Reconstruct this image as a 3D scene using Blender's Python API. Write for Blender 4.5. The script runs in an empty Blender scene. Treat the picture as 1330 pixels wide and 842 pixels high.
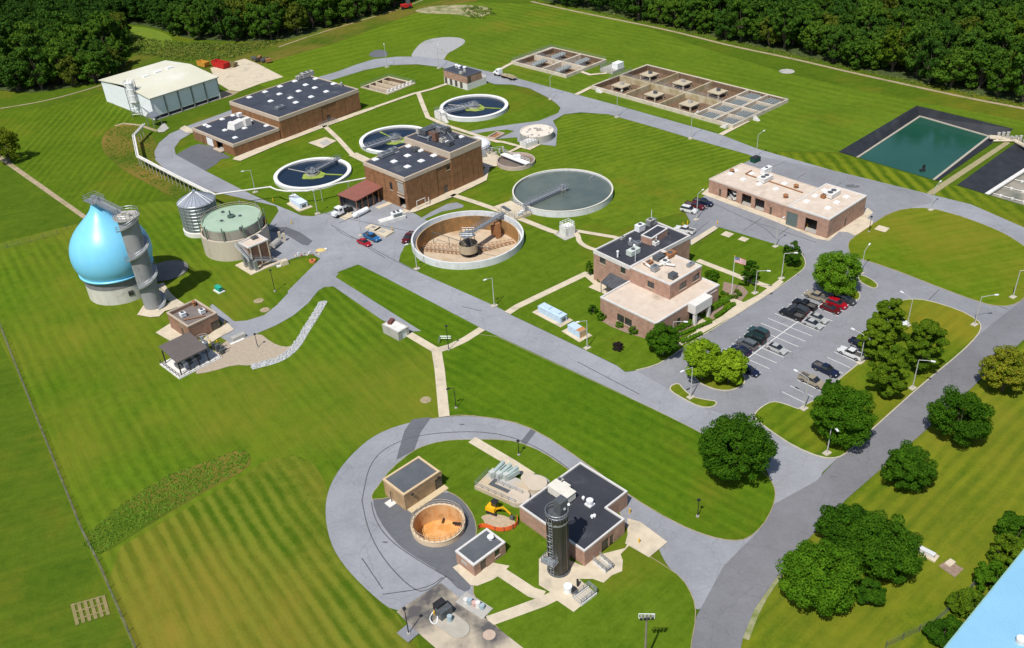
import bpy, bmesh, math, random
import numpy as np
from mathutils import Vector, Matrix
from mathutils.geometry import tessellate_polygon
random.seed(7); rng = np.random.default_rng(7)
SC = bpy.context.scene
COL = SC.collection
# ---------------------------------------------------------------- camera
FPX, TILT, ROLL, CAMH = 1197.3, 0.57451, -0.064135, 116.0
PW, PH = 1330, 842
cT, sT, cR, sR = math.cos(TILT), math.sin(TILT), math.cos(ROLL), math.sin(ROLL)
RIGHT = Vector((cR, sR*sT, sR*cT)); UP = Vector((-sR, cR*sT, cR*cT)); FWD = Vector((0, cT, -sT))
def at(px, py, z=0.0):
    """photo pixel -> point on the horizontal plane at height z"""
    d = FWD + RIGHT*((px-PW/2)/FPX) + UP*(-(py-PH/2)/FPX)
    t = (z-CAMH)/d.z
    return Vector((d.x*t, d.y*t, z))
def rise(b, t):
    """height of the top pixel t of a vertical standing at ground pixel b"""
    g = at(*b); d = FWD + RIGHT*((t[0]-PW/2)/FPX) + UP*(-(t[1]-PH/2)/FPX)
    k = (g.x*d.x+g.y*d.y)/(d.x*d.x+d.y*d.y)
    return CAMH + k*d.z
cam_data = bpy.data.cameras.new('camera'); cam = bpy.data.objects.new('camera', cam_data); COL.objects.link(cam)
m = Matrix.Identity(4)
for i, v in enumerate((RIGHT, UP, -FWD)):
    for j in range(3): m[j][i] = v[j]
m.translation = Vector((0, 0, CAMH)); cam.matrix_world = m
cam_data.sensor_width = 36; cam_data.lens = 36*FPX/PW; cam_data.clip_end = 4000; cam_data.clip_start = 1
SC.camera = cam

# ---------------------------------------------------------------- materials
MATS = {}
def nd(nt, kind, **kw):
    n = nt.nodes.new(kind)
    for k, v in kw.items():
        if k in ('operation', 'blend_type', 'data_type', 'noise_dimensions', 'wave_type', 'bands_direction', 'wave_profile', 'feature', 'musgrave_type', 'distance'):
            setattr(n, k, v)
        else: n.inputs[k].default_value = v
    return n
def col4(c): return (c[0], c[1], c[2], 1)
def mat(name, c, c2=None, scale=1.0, rough=.8, metal=0, bump=0, bscale=None, spec=.3, stretch=None, c3=None, s3=.05, k3=.5, detail=6, streak=None):
    """base colour broken up by noise c -> c2, plus large stains c3"""
    if name in MATS: return MATS[name]
    m = bpy.data.materials.new(name); m.use_nodes = True; nt = m.node_tree; L = nt.links.new
    b = nt.nodes['Principled BSDF']; b.inputs['Roughness'].default_value = rough; b.inputs['Metallic'].default_value = metal
    b.inputs['Specular IOR Level'].default_value = spec
    if c2 is None: c2 = tuple(x*.82 for x in c)
    tc = nt.nodes.new('ShaderNodeNewGeometry')
    src = tc.outputs['Position']
    if stretch:
        mp = nt.nodes.new('ShaderNodeMapping'); mp.inputs['Scale'].default_value = stretch; L(src, mp.inputs['Vector']); src = mp.outputs[0]
    n = nd(nt, 'ShaderNodeTexNoise', Scale=scale, Detail=detail, Roughness=.6); L(src, n.inputs['Vector'])
    r = nt.nodes.new('ShaderNodeValToRGB'); r.color_ramp.elements[0].position = .32; r.color_ramp.elements[1].position = .68
    r.color_ramp.elements[0].color = col4(c); r.color_ramp.elements[1].color = col4(c2)
    L(n.outputs['Fac'], r.inputs[0]); out = r.outputs[0]
    if c3:
        n2 = nd(nt, 'ShaderNodeTexNoise', Scale=s3, Detail=5, Roughness=.6); L(tc.outputs['Position'], n2.inputs['Vector'])
        r2 = nt.nodes.new('ShaderNodeValToRGB'); r2.color_ramp.elements[0].position = k3-.06; r2.color_ramp.elements[1].position = k3+.12
        L(n2.outputs['Fac'], r2.inputs[0])
        mx = nd(nt, 'ShaderNodeMixRGB'); L(r2.outputs[0], mx.inputs[0]); L(out, mx.inputs[1]); mx.inputs[2].default_value = col4(c3); out = mx.outputs[0]
    L(out, b.inputs['Base Color'])
    if bump:
        n3 = nd(nt, 'ShaderNodeTexNoise', Scale=bscale or scale*3, Detail=4); L(tc.outputs['Position'], n3.inputs['Vector'])
        bp = nd(nt, 'ShaderNodeBump', Strength=bump, Distance=.1); L(n3.outputs['Fac'], bp.inputs['Height']); L(bp.outputs[0], b.inputs['Normal'])
    MATS[name] = m; return m
def lawn_mat(name, a, b_, dirv, period=4.0, k=.5, c=(.055,.125,.012), d=(.095,.19,.018), dry=(.17,.17,.03), kd=.62, fine=1.0):
    """mown grass: stripes running along dirv, noise clumps, dry patches; a/b_ kept for the seed offset"""
    if name in MATS: return MATS[name]
    c, d, dry = [(v[0]*1.10, v[1]*.90, v[2]*.6) for v in (c, d, dry)]
    m = bpy.data.materials.new(name); m.use_nodes = True; nt = m.node_tree; L = nt.links.new
    bs = nt.nodes['Principled BSDF']; bs.inputs['Roughness'].default_value = 1; bs.inputs['Specular IOR Level'].default_value = .02
    g = nt.nodes.new('ShaderNodeNewGeometry')
    ang = math.atan2(dirv[1], dirv[0])
    mp = nt.nodes.new('ShaderNodeMapping'); mp.inputs['Rotation'].default_value = (0, 0, -ang); mp.inputs['Location'].default_value = (a, b_, 0)
    L(g.outputs['Position'], mp.inputs['Vector'])
    # stripes: wave along y of the turned frame, disturbed
    dn = nd(nt, 'ShaderNodeTexNoise', Scale=.03, Detail=3); L(mp.outputs[0], dn.inputs['Vector'])
    sep = nt.nodes.new('ShaderNodeSeparateXYZ'); L(mp.outputs[0], sep.inputs[0])
    ma = nd(nt, 'ShaderNodeMath', operation='MULTIPLY_ADD'); L(dn.outputs['Fac'], ma.inputs[0]); ma.inputs[1].default_value = period*1.3; L(sep.outputs['Y'], ma.inputs[2])
    mm = nd(nt, 'ShaderNodeMath', operation='MULTIPLY'); L(ma.outputs[0], mm.inputs[0]); mm.inputs[1].default_value = 2*math.pi/period
    sn = nd(nt, 'ShaderNodeMath', operation='SINE'); L(mm.outputs[0], sn.inputs[0])
    # streak noise drawn out along the mowing direction
    mp2 = nt.nodes.new('ShaderNodeMapping'); mp2.inputs['Scale'].default_value = (.05, .8, 1); L(mp.outputs[0], mp2.inputs['Vector'])
    st = nd(nt, 'ShaderNodeTexNoise', Scale=1.0, Detail=5, Roughness=.65); L(mp2.outputs[0], st.inputs['Vector'])
    cl = nd(nt, 'ShaderNodeTexNoise', Scale=.06, Detail=8, Roughness=.62); L(mp.outputs[0], cl.inputs['Vector'])
    fn = nd(nt, 'ShaderNodeTexNoise', Scale=2.2*fine, Detail=5, Roughness=.7); L(g.outputs['Position'], fn.inputs['Vector'])
    wk = nd(nt, 'ShaderNodeMath', operation='MULTIPLY'); L(sn.outputs[0], wk.inputs[0])
    an = nd(nt, 'ShaderNodeTexNoise', Scale=.018, Detail=4); L(mp.outputs[0], an.inputs['Vector'])
    amp = nt.nodes.new('ShaderNodeMapRange'); amp.inputs['From Min'].default_value = .36; amp.inputs['From Max'].default_value = .66; amp.inputs['To Min'].default_value = .02*k; amp.inputs['To Max'].default_value = .30*k; L(an.outputs['Fac'], amp.inputs['Value'])
    L(amp.outputs[0], wk.inputs[1])
    s1 = nd(nt, 'ShaderNodeMath', operation='ADD'); L(wk.outputs[0], s1.inputs[0]); L(st.outputs['Fac'], s1.inputs[1])
    f2 = nd(nt, 'ShaderNodeMath', operation='MULTIPLY_ADD'); L(fn.outputs['Fac'], f2.inputs[0]); f2.inputs[1].default_value = 1.2; L(s1.outputs[0], f2.inputs[2])
    md = nd(nt, 'ShaderNodeTexNoise', Scale=.42, Detail=7, Roughness=.7); L(mp.outputs[0], md.inputs['Vector'])
    m3 = nd(nt, 'ShaderNodeMath', operation='MULTIPLY_ADD'); L(md.outputs['Fac'], m3.inputs[0]); m3.inputs[1].default_value = 1.7; L(f2.outputs[0], m3.inputs[2])
    c2 = nd(nt, 'ShaderNodeMath', operation='MULTIPLY_ADD'); L(cl.outputs['Fac'], c2.inputs[0]); c2.inputs[1].default_value = 1.3; L(m3.outputs[0], c2.inputs[2])
    mr = nt.nodes.new('ShaderNodeMapRange'); mr.inputs['From Min'].default_value = 2.15; mr.inputs['From Max'].default_value = 3.10; L(c2.outputs[0], mr.inputs['Value'])
    mx = nd(nt, 'ShaderNodeMixRGB'); L(mr.outputs[0], mx.inputs[0]); mx.inputs[1].default_value = col4(c); mx.inputs[2].default_value = col4(d)
    dr = nd(nt, 'ShaderNodeTexNoise', Scale=.022, Detail=7, Roughness=.65); L(mp.outputs[0], dr.inputs['Vector'])
    dm = nt.nodes.new('ShaderNodeMapRange'); dm.inputs['From Min'].default_value = kd-.08; dm.inputs['From Max'].default_value = kd+.18; L(dr.outputs['Fac'], dm.inputs['Value'])
    ds = nd(nt, 'ShaderNodeMath', operation='MULTIPLY'); L(dm.outputs[0], ds.inputs[0]); L(st.outputs['Fac'], ds.inputs[1])
    ds2 = nd(nt, 'ShaderNodeMath', operation='MULTIPLY'); L(ds.outputs[0], ds2.inputs[0]); ds2.inputs[1].default_value = 1.7
    mx2 = nd(nt, 'ShaderNodeMixRGB'); L(ds2.outputs[0], mx2.inputs[0]); L(mx.outputs[0], mx2.inputs[1]); mx2.inputs[2].default_value = col4(dry)
    L(mx2.outputs[0], bs.inputs['Base Color'])
    bp = nd(nt, 'ShaderNodeBump', Strength=.5, Distance=.15); L(fn.outputs['Fac'], bp.inputs['Height']); L(bp.outputs[0], bs.inputs['Normal'])
    MATS[name] = m; return m
def brick_mat(name, c, c2, mortar=(.3,.26,.22)):
    if name in MATS: return MATS[name]
    m = bpy.data.materials.new(name); m.use_nodes = True; nt = m.node_tree; L = nt.links.new
    b = nt.nodes['Principled BSDF']; b.inputs['Roughness'].default_value = .9; b.inputs['Specular IOR Level'].default_value = .15
    g = nt.nodes.new('ShaderNodeNewGeometry'); sp = nt.nodes.new('ShaderNodeSeparateXYZ'); L(g.outputs['Position'], sp.inputs[0])
    ad = nd(nt, 'ShaderNodeMath', operation='ADD'); L(sp.outputs[0], ad.inputs[0]); L(sp.outputs[1], ad.inputs[1])
    cb = nt.nodes.new('ShaderNodeCombineXYZ'); L(ad.outputs[0], cb.inputs[0]); L(sp.outputs[2], cb.inputs[1])
    br = nt.nodes.new('ShaderNodeTexBrick'); br.inputs['Scale'].default_value = 2.2; br.inputs['Mortar Size'].default_value = .018
    br.inputs['Color1'].default_value = col4(c); br.inputs['Color2'].default_value = col4(c2); br.inputs['Mortar'].default_value = col4(mortar)
    L(cb.outputs[0], br.inputs['Vector'])
    n = nd(nt, 'ShaderNodeTexNoise', Scale=.7, Detail=6, Roughness=.65); L(g.outputs['Position'], n.inputs['Vector'])
    mr = nt.nodes.new('ShaderNodeMapRange'); mr.inputs['From Min'].default_value = .3; mr.inputs['From Max'].default_value = .7; mr.inputs['To Min'].default_value = .72; mr.inputs['To Max'].default_value = 1.18; L(n.outputs['Fac'], mr.inputs['Value'])
    mx = nd(nt, 'ShaderNodeMixRGB', blend_type='MULTIPLY'); mx.inputs[0].default_value = 1; L(br.outputs['Color'], mx.inputs[1]); L(mr.outputs[0], mx.inputs[2])
    L(mx.outputs[0], b.inputs['Base Color']); MATS[name] = m; return m
def leaf_mat(name, c, c2, c3=None, trans=.25):
    """foliage: colour varies leaf clump by leaf clump and tree by tree"""
    if name in MATS: return MATS[name]
    m = bpy.data.materials.new(name); m.use_nodes = True; nt = m.node_tree; L = nt.links.new
    b = nt.nodes['Principled BSDF']; b.inputs['Roughness'].default_value = .8; b.inputs['Specular IOR Level'].default_value = .06
    g = nt.nodes.new('ShaderNodeNewGeometry'); oi = nt.nodes.new('ShaderNodeObjectInfo')
    n = nd(nt, 'ShaderNodeTexNoise', Scale=.5, Detail=3); L(g.outputs['Position'], n.inputs['Vector'])
    a = nd(nt, 'ShaderNodeMath', operation='MULTIPLY_ADD'); L(g.outputs['Random Per Island'], a.inputs[0]); a.inputs[1].default_value = .45; L(n.outputs['Fac'], a.inputs[2])
    a2 = nd(nt, 'ShaderNodeMath', operation='MULTIPLY_ADD'); L(oi.outputs['Random'], a2.inputs[0]); a2.inputs[1].default_value = .3; L(a.outputs[0], a2.inputs[2])
    mr = nt.nodes.new('ShaderNodeMapRange'); mr.inputs['From Min'].default_value = .45; mr.inputs['From Max'].default_value = 1.25; L(a2.outputs[0], mr.inputs['Value'])
    r = nt.nodes.new('ShaderNodeValToRGB'); r.color_ramp.elements[0].color = col4(c); r.color_ramp.elements[1].color = col4(c2)
    if c3: e = r.color_ramp.elements.new(.5); e.color = col4(c3)
    L(mr.outputs[0], r.inputs[0]); L(r.outputs[0], b.inputs['Base Color'])
    out = nt.nodes['Material Output']; tr = nt.nodes.new('ShaderNodeBsdfTranslucent'); L(r.outputs[0], tr.inputs[0])
    ms = nt.nodes.new('ShaderNodeMixShader'); ms.inputs[0].default_value = trans; L(b.outputs[0], ms.inputs[1]); L(tr.outputs[0], ms.inputs[2]); L(ms.outputs[0], out.inputs[0])
    MATS[name] = m; return m
def water_mat(name, c, c2, rough=.12, scale=.15, bump=.25, bs=1.5, spec=.5):
    return mat(name, c, c2, scale=scale, rough=rough, bump=bump, bscale=bs, spec=spec)
def asphalt(name, c, k=1.0):
    """worn asphalt: big tonal patches, streaks, aggregate speckle, fine sealed cracks"""
    m = bpy.data.materials.new(name); m.use_nodes = True; nt = m.node_tree; L = nt.links.new; b = nt.nodes['Principled BSDF']; b.inputs['Roughness'].default_value = .88; b.inputs['Specular IOR Level'].default_value = .25
    g = nt.nodes.new('ShaderNodeNewGeometry'); P_ = g.outputs['Position']; acc = None
    for sc, w_, det, ro in ((.035, .55, 6, .6), (.22, .38, 8, .68), (1.6, .30, 6, .7), (9, .22, 2, .6)):
        n = nd(nt, 'ShaderNodeTexNoise', Scale=sc, Detail=det, Roughness=ro); L(P_, n.inputs['Vector'])
        q = nd(nt, 'ShaderNodeMath', operation='MULTIPLY_ADD'); L(n.outputs['Fac'], q.inputs[0]); q.inputs[1].default_value = w_
        if acc is None: q.inputs[2].default_value = 0
        else: L(acc, q.inputs[2])
        acc = q.outputs[0]
    mr = nt.nodes.new('ShaderNodeMapRange'); mr.inputs['From Min'].default_value = .55; mr.inputs['From Max'].default_value = .9; mr.inputs['To Min'].default_value = .74*k; mr.inputs['To Max'].default_value = 1.16*k; L(acc, mr.inputs['Value'])
    v = nd(nt, 'ShaderNodeTexVoronoi', Scale=.11, feature='DISTANCE_TO_EDGE'); dn = nd(nt, 'ShaderNodeTexNoise', Scale=.5, Detail=4); L(P_, dn.inputs['Vector'])
    mxv = nd(nt, 'ShaderNodeMixRGB', blend_type='LINEAR_LIGHT'); mxv.inputs[0].default_value = 1.6; L(P_, mxv.inputs[1]); L(dn.outputs['Color'], mxv.inputs[2]); L(mxv.outputs[0], v.inputs['Vector'])
    cr = nt.nodes.new('ShaderNodeMapRange'); cr.inputs['From Min'].default_value = .004; cr.inputs['From Max'].default_value = .012; cr.inputs['To Min'].default_value = .88; cr.inputs['To Max'].default_value = 1; L(v.outputs['Distance'], cr.inputs['Value'])
    mu = nd(nt, 'ShaderNodeMath', operation='MULTIPLY'); L(mr.outputs[0], mu.inputs[0]); L(cr.outputs[0], mu.inputs[1])
    mx = nd(nt, 'ShaderNodeMixRGB', blend_type='MULTIPLY'); mx.inputs[0].default_value = 1; mx.inputs[1].default_value = col4(c); L(mu.outputs[0], mx.inputs[2]); L(mx.outputs[0], b.inputs['Base Color'])
    MATS[name] = m; return m
ASPH = asphalt('asphalt_grey', (.235,.24,.26)); ASPHL = asphalt('asphalt_pale', (.275,.285,.31)); ASPHD = asphalt('asphalt_dark', (.125,.13,.145))
SEAM = mat('asphalt_seam', (.07,.072,.08), (.11,.113,.12), scale=.8, rough=.9)
CONC = mat('concrete_tan', (.60,.52,.39), (.50,.43,.32), scale=.6, rough=.9, c3=(.40,.35,.27), s3=.25, k3=.58)
CONCG = mat('concrete_grey', (.44,.42,.38), (.33,.32,.30), scale=.5, rough=.9, c3=(.25,.24,.22), s3=.15, k3=.62)
CONCW = mat('concrete_white', (.72,.70,.66), (.60,.59,.57), scale=.6, rough=.85, c3=(.46,.45,.42), s3=.5, k3=.64)
KERB = mat('kerb_concrete', (.52,.47,.38), (.40,.36,.3), scale=1, rough=.9)
GRAVEL = mat('gravel_grey', (.42,.42,.42), (.26,.26,.27), scale=2.5, rough=.95, bump=.6, bscale=6, c3=(.22,.24,.2), s3=.12, k3=.62)
DIRT = mat('dirt_tan', (.42,.33,.22), (.28,.22,.14), scale=.8, rough=.95, bump=.4, bscale=5, c3=(.2,.2,.07), s3=.15, k3=.6)
MULCH = mat('mulch_brown', (.22,.15,.11), (.30,.22,.17), scale=2, rough=.95)
BRICKR = brick_mat('brick_salmon', (.44,.255,.185), (.37,.21,.15))
BRICKB = brick_mat('brick_brown', (.235,.112,.052), (.29,.145,.068), (.2,.13,.08))
BRICKT = brick_mat('brick_tan', (.46,.30,.15), (.40,.25,.12))
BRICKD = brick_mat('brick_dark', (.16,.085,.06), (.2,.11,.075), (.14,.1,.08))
ROOFD = mat('roof_membrane_dark', (.035,.042,.06), (.055,.062,.082), scale=.25, rough=.75, c3=(.11,.115,.125), s3=.14, k3=.63)
ROOFK = mat('roof_membrane_black', (.03,.033,.042), (.045,.048,.06), scale=.2, rough=.7, c3=(.08,.08,.09), s3=.2, k3=.66)
ROOFT = mat('roof_gravel_tan', (.62,.53,.44), (.52,.43,.35), scale=.5, rough=.95, c3=(.36,.29,.23), s3=.16, k3=.66)
TRIM = mat('fascia_beige', (.50,.41,.32), (.44,.36,.28), scale=.6, rough=.8)
COPE = mat('coping_white', (.66,.64,.62), (.56,.54,.52), scale=1, rough=.6)
WHITE = mat('white_paint', (.78,.79,.80), (.68,.69,.70), scale=1, rough=.5)
STEEL = mat('galvanised_steel', (.42,.44,.46), (.32,.34,.36), scale=2, rough=.45, metal=.6)
STEELD = mat('dark_steel', (.10,.11,.12), (.15,.16,.17), scale=2, rough=.5, metal=.4)
POLE = mat('pole_grey', (.55,.55,.52), (.46,.46,.44), scale=1, rough=.5, metal=.2)
BLACK = mat('black_metal', (.018,.018,.02), (.03,.03,.033), scale=2, rough=.5)
GLASS = mat('window_glass', (.02,.025,.03), (.04,.045,.05), scale=.5, rough=.08, spec=.8)
FRAME = mat('window_frame_bronze', (.08,.065,.05), (.11,.09,.07), scale=1, rough=.5)
YEL = mat('yellow_paint', (.75,.45,.02), (.62,.36,.02), scale=2, rough=.5)
RUST = mat('rusty_brown', (.24,.10,.04), (.36,.18,.08), scale=2, rough=.9)
LBLUE = mat('container_pale_blue', (.50,.62,.74), (.44,.56,.70), scale=.8, rough=.5)
PAINTW = mat('road_paint_white', (.74,.74,.72), (.55,.55,.54), scale=3, rough=.8)

# ---------------------------------------------------------------- mesh builder
def origin_of(o):
    """world matrix of a parent chain of unscaled objects"""
    M_ = Matrix.Identity(4)
    while o is not None:
        M_ = Matrix.Translation(o.location) @ Matrix.Rotation(o.rotation_euler.z, 4, 'Z') @ M_
        o = o.parent
    return M_
class MB:
    def __init__(s): s.v = []; s.f = []
    def add(s, vs, fs):
        n = len(s.v); s.v += [tuple(v) for v in vs]; s.f += [tuple(i+n for i in f) for f in fs]; return s
    def box(s, cx, cy, z0, sx, sy, h, rot=0, taper=1.0):
        c, d = math.cos(rot), math.sin(rot); vs = []
        for k, z in ((1, z0), (taper, z0+h)):
            for a, b in ((-1,-1),(1,-1),(1,1),(-1,1)):
                x, y = a*sx/2*k, b*sy/2*k; vs.append((cx+c*x-d*y, cy+d*x+c*y, z))
        return s.add(vs, [(3,2,1,0),(4,5,6,7),(0,1,5,4),(1,2,6,5),(2,3,7,6),(3,0,4,7)])
    def obox(s, p0, p1, w, h, z0=None):
        """beam from p0 to p1 (3D centre line of the bottom), width w, height h"""
        p0 = Vector(p0); p1 = Vector(p1); d = p1-p0; n = Vector((-d.y, d.x, 0))
        n = n.normalized()*(w/2) if n.length > 1e-6 else Vector((w/2, 0, 0))
        u = Vector((0, 0, h)) if abs(d.z) < d.length*.9 else Vector((0, w, 0))
        vs = [p0-n, p0+n, p1+n, p1-n, p0-n+u, p0+n+u, p1+n+u, p1-n+u]
        return s.add(vs, [(0,1,2,3),(7,6,5,4),(0,4,5,1),(1,5,6,2),(2,6,7,3),(3,7,4,0)])
    def prism(s, poly, z0, z1):
        poly = [(p[0], p[1]) for p in poly]
        a = sum(poly[i-1][0]*poly[i][1]-poly[i][0]*poly[i-1][1] for i in range(len(poly)))
        if a < 0: poly = poly[::-1]
        n = len(poly); base = len(s.v)
        s.v += [(x, y, z0) for x, y in poly] + [(x, y, z1) for x, y in poly]
        tr = tessellate_polygon([[Vector((x, y, 0)) for x, y in poly]])
        for t in tr:
            (ax, ay), (bx, by), (cx, cy) = (poly[i] for i in t)
            if (bx-ax)*(cy-ay)-(by-ay)*(cx-ax) < 0: t = t[::-1]
            s.f.append(tuple(base+n+i for i in t)); s.f.append(tuple(base+i for i in t[::-1]))
        for i in range(n):
            j = (i+1) % n; s.f.append((base+i, base+j, base+n+j, base+n+i))
        return s
    def lathe(s, cx, cy, prof, n=48, a0=0, a1=2*math.pi):
        """prof: list of (r, z); closes over the full turn"""
        full = abs(a1-a0-2*math.pi) < 1e-6; m_ = n if full else n+1; base = len(s.v)
        for r, z in prof:
            for i in range(m_):
                a = a0+(a1-a0)*i/n; s.v.append((cx+r*math.cos(a), cy+r*math.sin(a), z))
        for k in range(len(prof)-1):
            for i in range(n):
                j = (i+1) % m_
                s.f.append((base+k*m_+i, base+k*m_+j, base+(k+1)*m_+j, base+(k+1)*m_+i))
        return s
    def cyl(s, cx, cy, z0, z1, r, r1=None, n=16):
        r1 = r if r1 is None else r1; b = len(s.v); s.lathe(cx, cy, [(r, z0), (r1, z1)], n)
        s.f.append(tuple(b+i for i in range(n))[::-1]); s.f.append(tuple(b+n+i for i in range(n))); return s
    def ring(s, cx, cy, z0, z1, ri, ro, n=72):
        return s.lathe(cx, cy, [(ro, z0), (ro, z1), (ri, z1), (ri, z0), (ro, z0)], n)
    def disc(s, cx, cy, z, r, n=72):
        b = len(s.v); s.v += [(cx+r*math.cos(2*math.pi*i/n), cy+r*math.sin(2*math.pi*i/n), z) for i in range(n)]
        s.f.append(tuple(range(b, b+n))); return s
    def tube(s, p0, p1, r, n=6, r1=None):
        p0 = Vector(p0); p1 = Vector(p1); d = p1-p0
        if d.length < 1e-6: return s
        r1 = r if r1 is None else r1
        q = d.to_track_quat('Z', 'Y'); b = len(s.v)
        for p, rr in ((p0, r), (p1, r1)):
            for i in range(n):
                a = 2*math.pi*i/n; s.v.append(tuple(p+q @ Vector((rr*math.cos(a), rr*math.sin(a), 0))))
        for i in range(n): j = (i+1) % n; s.f.append((b+i, b+j, b+n+j, b+n+i))
        s.f.append(tuple(b+i for i in range(n))[::-1]); s.f.append(tuple(b+n+i for i in range(n))); return s
    def path(s, pts, r, n=6):
        for a, b in zip(pts[:-1], pts[1:]): s.tube(a, b, r, n)
        return s
    def ball(s, cx, cy, cz, rx, ry=None, rz=None, n=12, mrows=7, z_lo=-1.0):
        ry = ry or rx; rz = rz or rx; b = len(s.v); t0 = math.asin(max(-1, z_lo))
        for k in range(mrows+1):
            t = t0+(math.pi/2-t0)*k/mrows
            for i in range(n):
                a = 2*math.pi*i/n; s.v.append((cx+rx*math.cos(t)*math.cos(a), cy+ry*math.cos(t)*math.sin(a), cz+rz*math.sin(t)))
        for k in range(mrows):
            for i in range(n): j = (i+1) % n; s.f.append((b+k*n+i, b+k*n+j, b+(k+1)*n+j, b+(k+1)*n+i))
        return s
    def build(s, name, material, parent=None, smooth=False, autosmooth=False):
        me = bpy.data.meshes.new(name)
        vs = s.v
        if parent is not None:
            inv = origin_of(parent).inverted(); vs = [tuple(inv @ Vector(v)) for v in vs]
        me.from_pydata(vs, [], s.f)
        me.materials.append(material)
        if smooth:
            me.polygons.foreach_set('use_smooth', [True]*len(me.polygons))
        me.update(); o = bpy.data.objects.new(name, me); COL.objects.link(o)
        if parent is not None: o.parent = parent
        return o
def tag(o, label, cat, group=None):
    o['label'] = label; o['category'] = cat
    if group: o['group'] = group
    return o
def thing(name, label, cat, loc=(0, 0, 0), rz=0, group=None):
    o = bpy.data.objects.new(name, None); COL.objects.link(o); o.empty_display_size = .5
    o.location = loc; o.rotation_euler = (0, 0, rz); return tag(o, label, cat, group)
def copy_tree(o, parent=None):
    c = o.copy(); COL.objects.link(c)
    if parent is not None: c.parent = parent
    for ch in list(o.children): copy_tree(ch, c)
    return c
def set_col(o, m):
    o.material_slots[0].link = 'OBJECT'; o.material_slots[0].material = m
def rail(mb, pts, z, h=1.05, r=.035, step=1.6, rails=2):
    """post and rail guard along the polyline pts at floor height z"""
    for a, b in zip(pts[:-1], pts[1:]):
        a = Vector((a[0], a[1], z)); b = Vector((b[0], b[1], z)); n = max(1, int(round((b-a).length/step)))
        for i in range(n+1): p = a.lerp(b, i/n); mb.tube(p, p+Vector((0, 0, h)), r, 4)
        for k in range(rails):
            u = Vector((0, 0, h*(k+1)/rails)); mb.tube(a+u, b+u, r, 4)
    return mb
def ring_rail(mb, cx, cy, r, z, h=1.05, n=36, rr=.03, a0=0, a1=2*math.pi):
    pts = [(cx+r*math.cos(a0+(a1-a0)*i/n), cy+r*math.sin(a0+(a1-a0)*i/n)) for i in range(n+1)]
    return rail(mb, pts, z, h, rr, step=99)
# ---------------------------------------------------------------- the setting
HOLES = []   # world polygons cut out of every ground sheet that covers them
def circ(cx, cy, r, n=64): return [(cx+r*math.cos(2*math.pi*i/n), cy+r*math.sin(2*math.pi*i/n)) for i in range(n)]
def W(pts, z=0.0): return [tuple(at(x, y, z)[:2]) for x, y in pts]
def chaikin(p, it=2, closed=True):
    for _ in range(it):
        q = []
        n = len(p)
        if not closed: q.append(p[0])
        for i in range(n if closed else n-1):
            a, b = p[i], p[(i+1) % n]
            q += [(a[0]*.75+b[0]*.25, a[1]*.75+b[1]*.25), (a[0]*.25+b[0]*.75, a[1]*.25+b[1]*.75)]
        if not closed: q.append(p[-1])
        p = q
    return p
def inside(pt, poly):
    x, y = pt; c = False
    for i in range(len(poly)):
        (x1, y1), (x2, y2) = poly[i-1], poly[i]
        if (y1 > y) != (y2 > y) and x < (x2-x1)*(y-y1)/(y2-y1)+x1: c = not c
    return c
def struct(o): o['kind'] = 'structure'; return o
def sheet(name, poly, z, material, world=False, smooth=0, kind='structure'):
    p = poly if world else W(poly, z)
    if smooth: p = chaikin(p, smooth)
    loops = [[Vector((x, y, 0)) for x, y in p]]
    for h in HOLES:
        if all(inside(q, p) for q in h): loops.append([Vector((x, y, 0)) for x, y in h])
    tr = tessellate_polygon(loops); vs = [(v.x, v.y, z) for l in loops for v in l]; fs = []
    for t in tr:
        (ax, ay, _), (bx, by, _), (cx, cy, _) = (vs[i] for i in t)
        cr = (bx-ax)*(cy-ay)-(by-ay)*(cx-ax)
        if abs(cr) < 1e-9: continue
        fs.append(t if cr > 0 else t[::-1])
    o = MB().add(vs, fs).build(name, material); o['kind'] = kind; return o
def strip_mb(mb, pts, w, z0, z1, closed=False):
    """mitred band of width w along world polyline pts"""
    n = len(pts); L_, R_ = [], []
    for i in range(n):
        a = pts[i-1] if (i > 0 or closed) else None; c = pts[(i+1) % n] if (i < n-1 or closed) else None; b = Vector(pts[i][:2])
        d1 = (b-Vector(a[:2])).normalized() if a is not None else None; d2 = (Vector(c[:2])-b).normalized() if c is not None else None
        d1 = d1 or d2; d2 = d2 or d1
        t = (d1+d2); t = t.normalized() if t.length > 1e-6 else d1
        nn = Vector((-t.y, t.x)); k = w/2/max(.4, nn.dot(Vector((-d1.y, d1.x))))
        L_.append(b+nn*k); R_.append(b-nn*k)
    base = len(mb.v)
    for l, r in zip(L_, R_): mb.v += [(l.x, l.y, z0), (r.x, r.y, z0), (r.x, r.y, z1), (l.x, l.y, z1)]
    for i in range(n if closed else n-1):
        a = base+4*i; b = base+4*((i+1) % n)
        mb.f += [(a+3, a+2, b+2, b+3), (a, a+3, b+3, b), (a+2, a+1, b+1, b+2)]
    if not closed: mb.f += [(base, base+1, base+2, base+3), (base+4*(n-1)+3, base+4*(n-1)+2, base+4*(n-1)+1, base+4*(n-1))]
    return mb
def line_sheet(name, pts, w, z, material, smooth=0, thick=.0, world=False):
    p = pts if world else W(pts, z)
    if smooth: p = chaikin(p, smooth, closed=False)
    mb = strip_mb(MB(), p, w, z-.03, z); o = mb.build(name, material); o['kind'] = 'structure'; return o
def pdir(a, b): v = at(*b)-at(*a); return (v.x, v.y)

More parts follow.
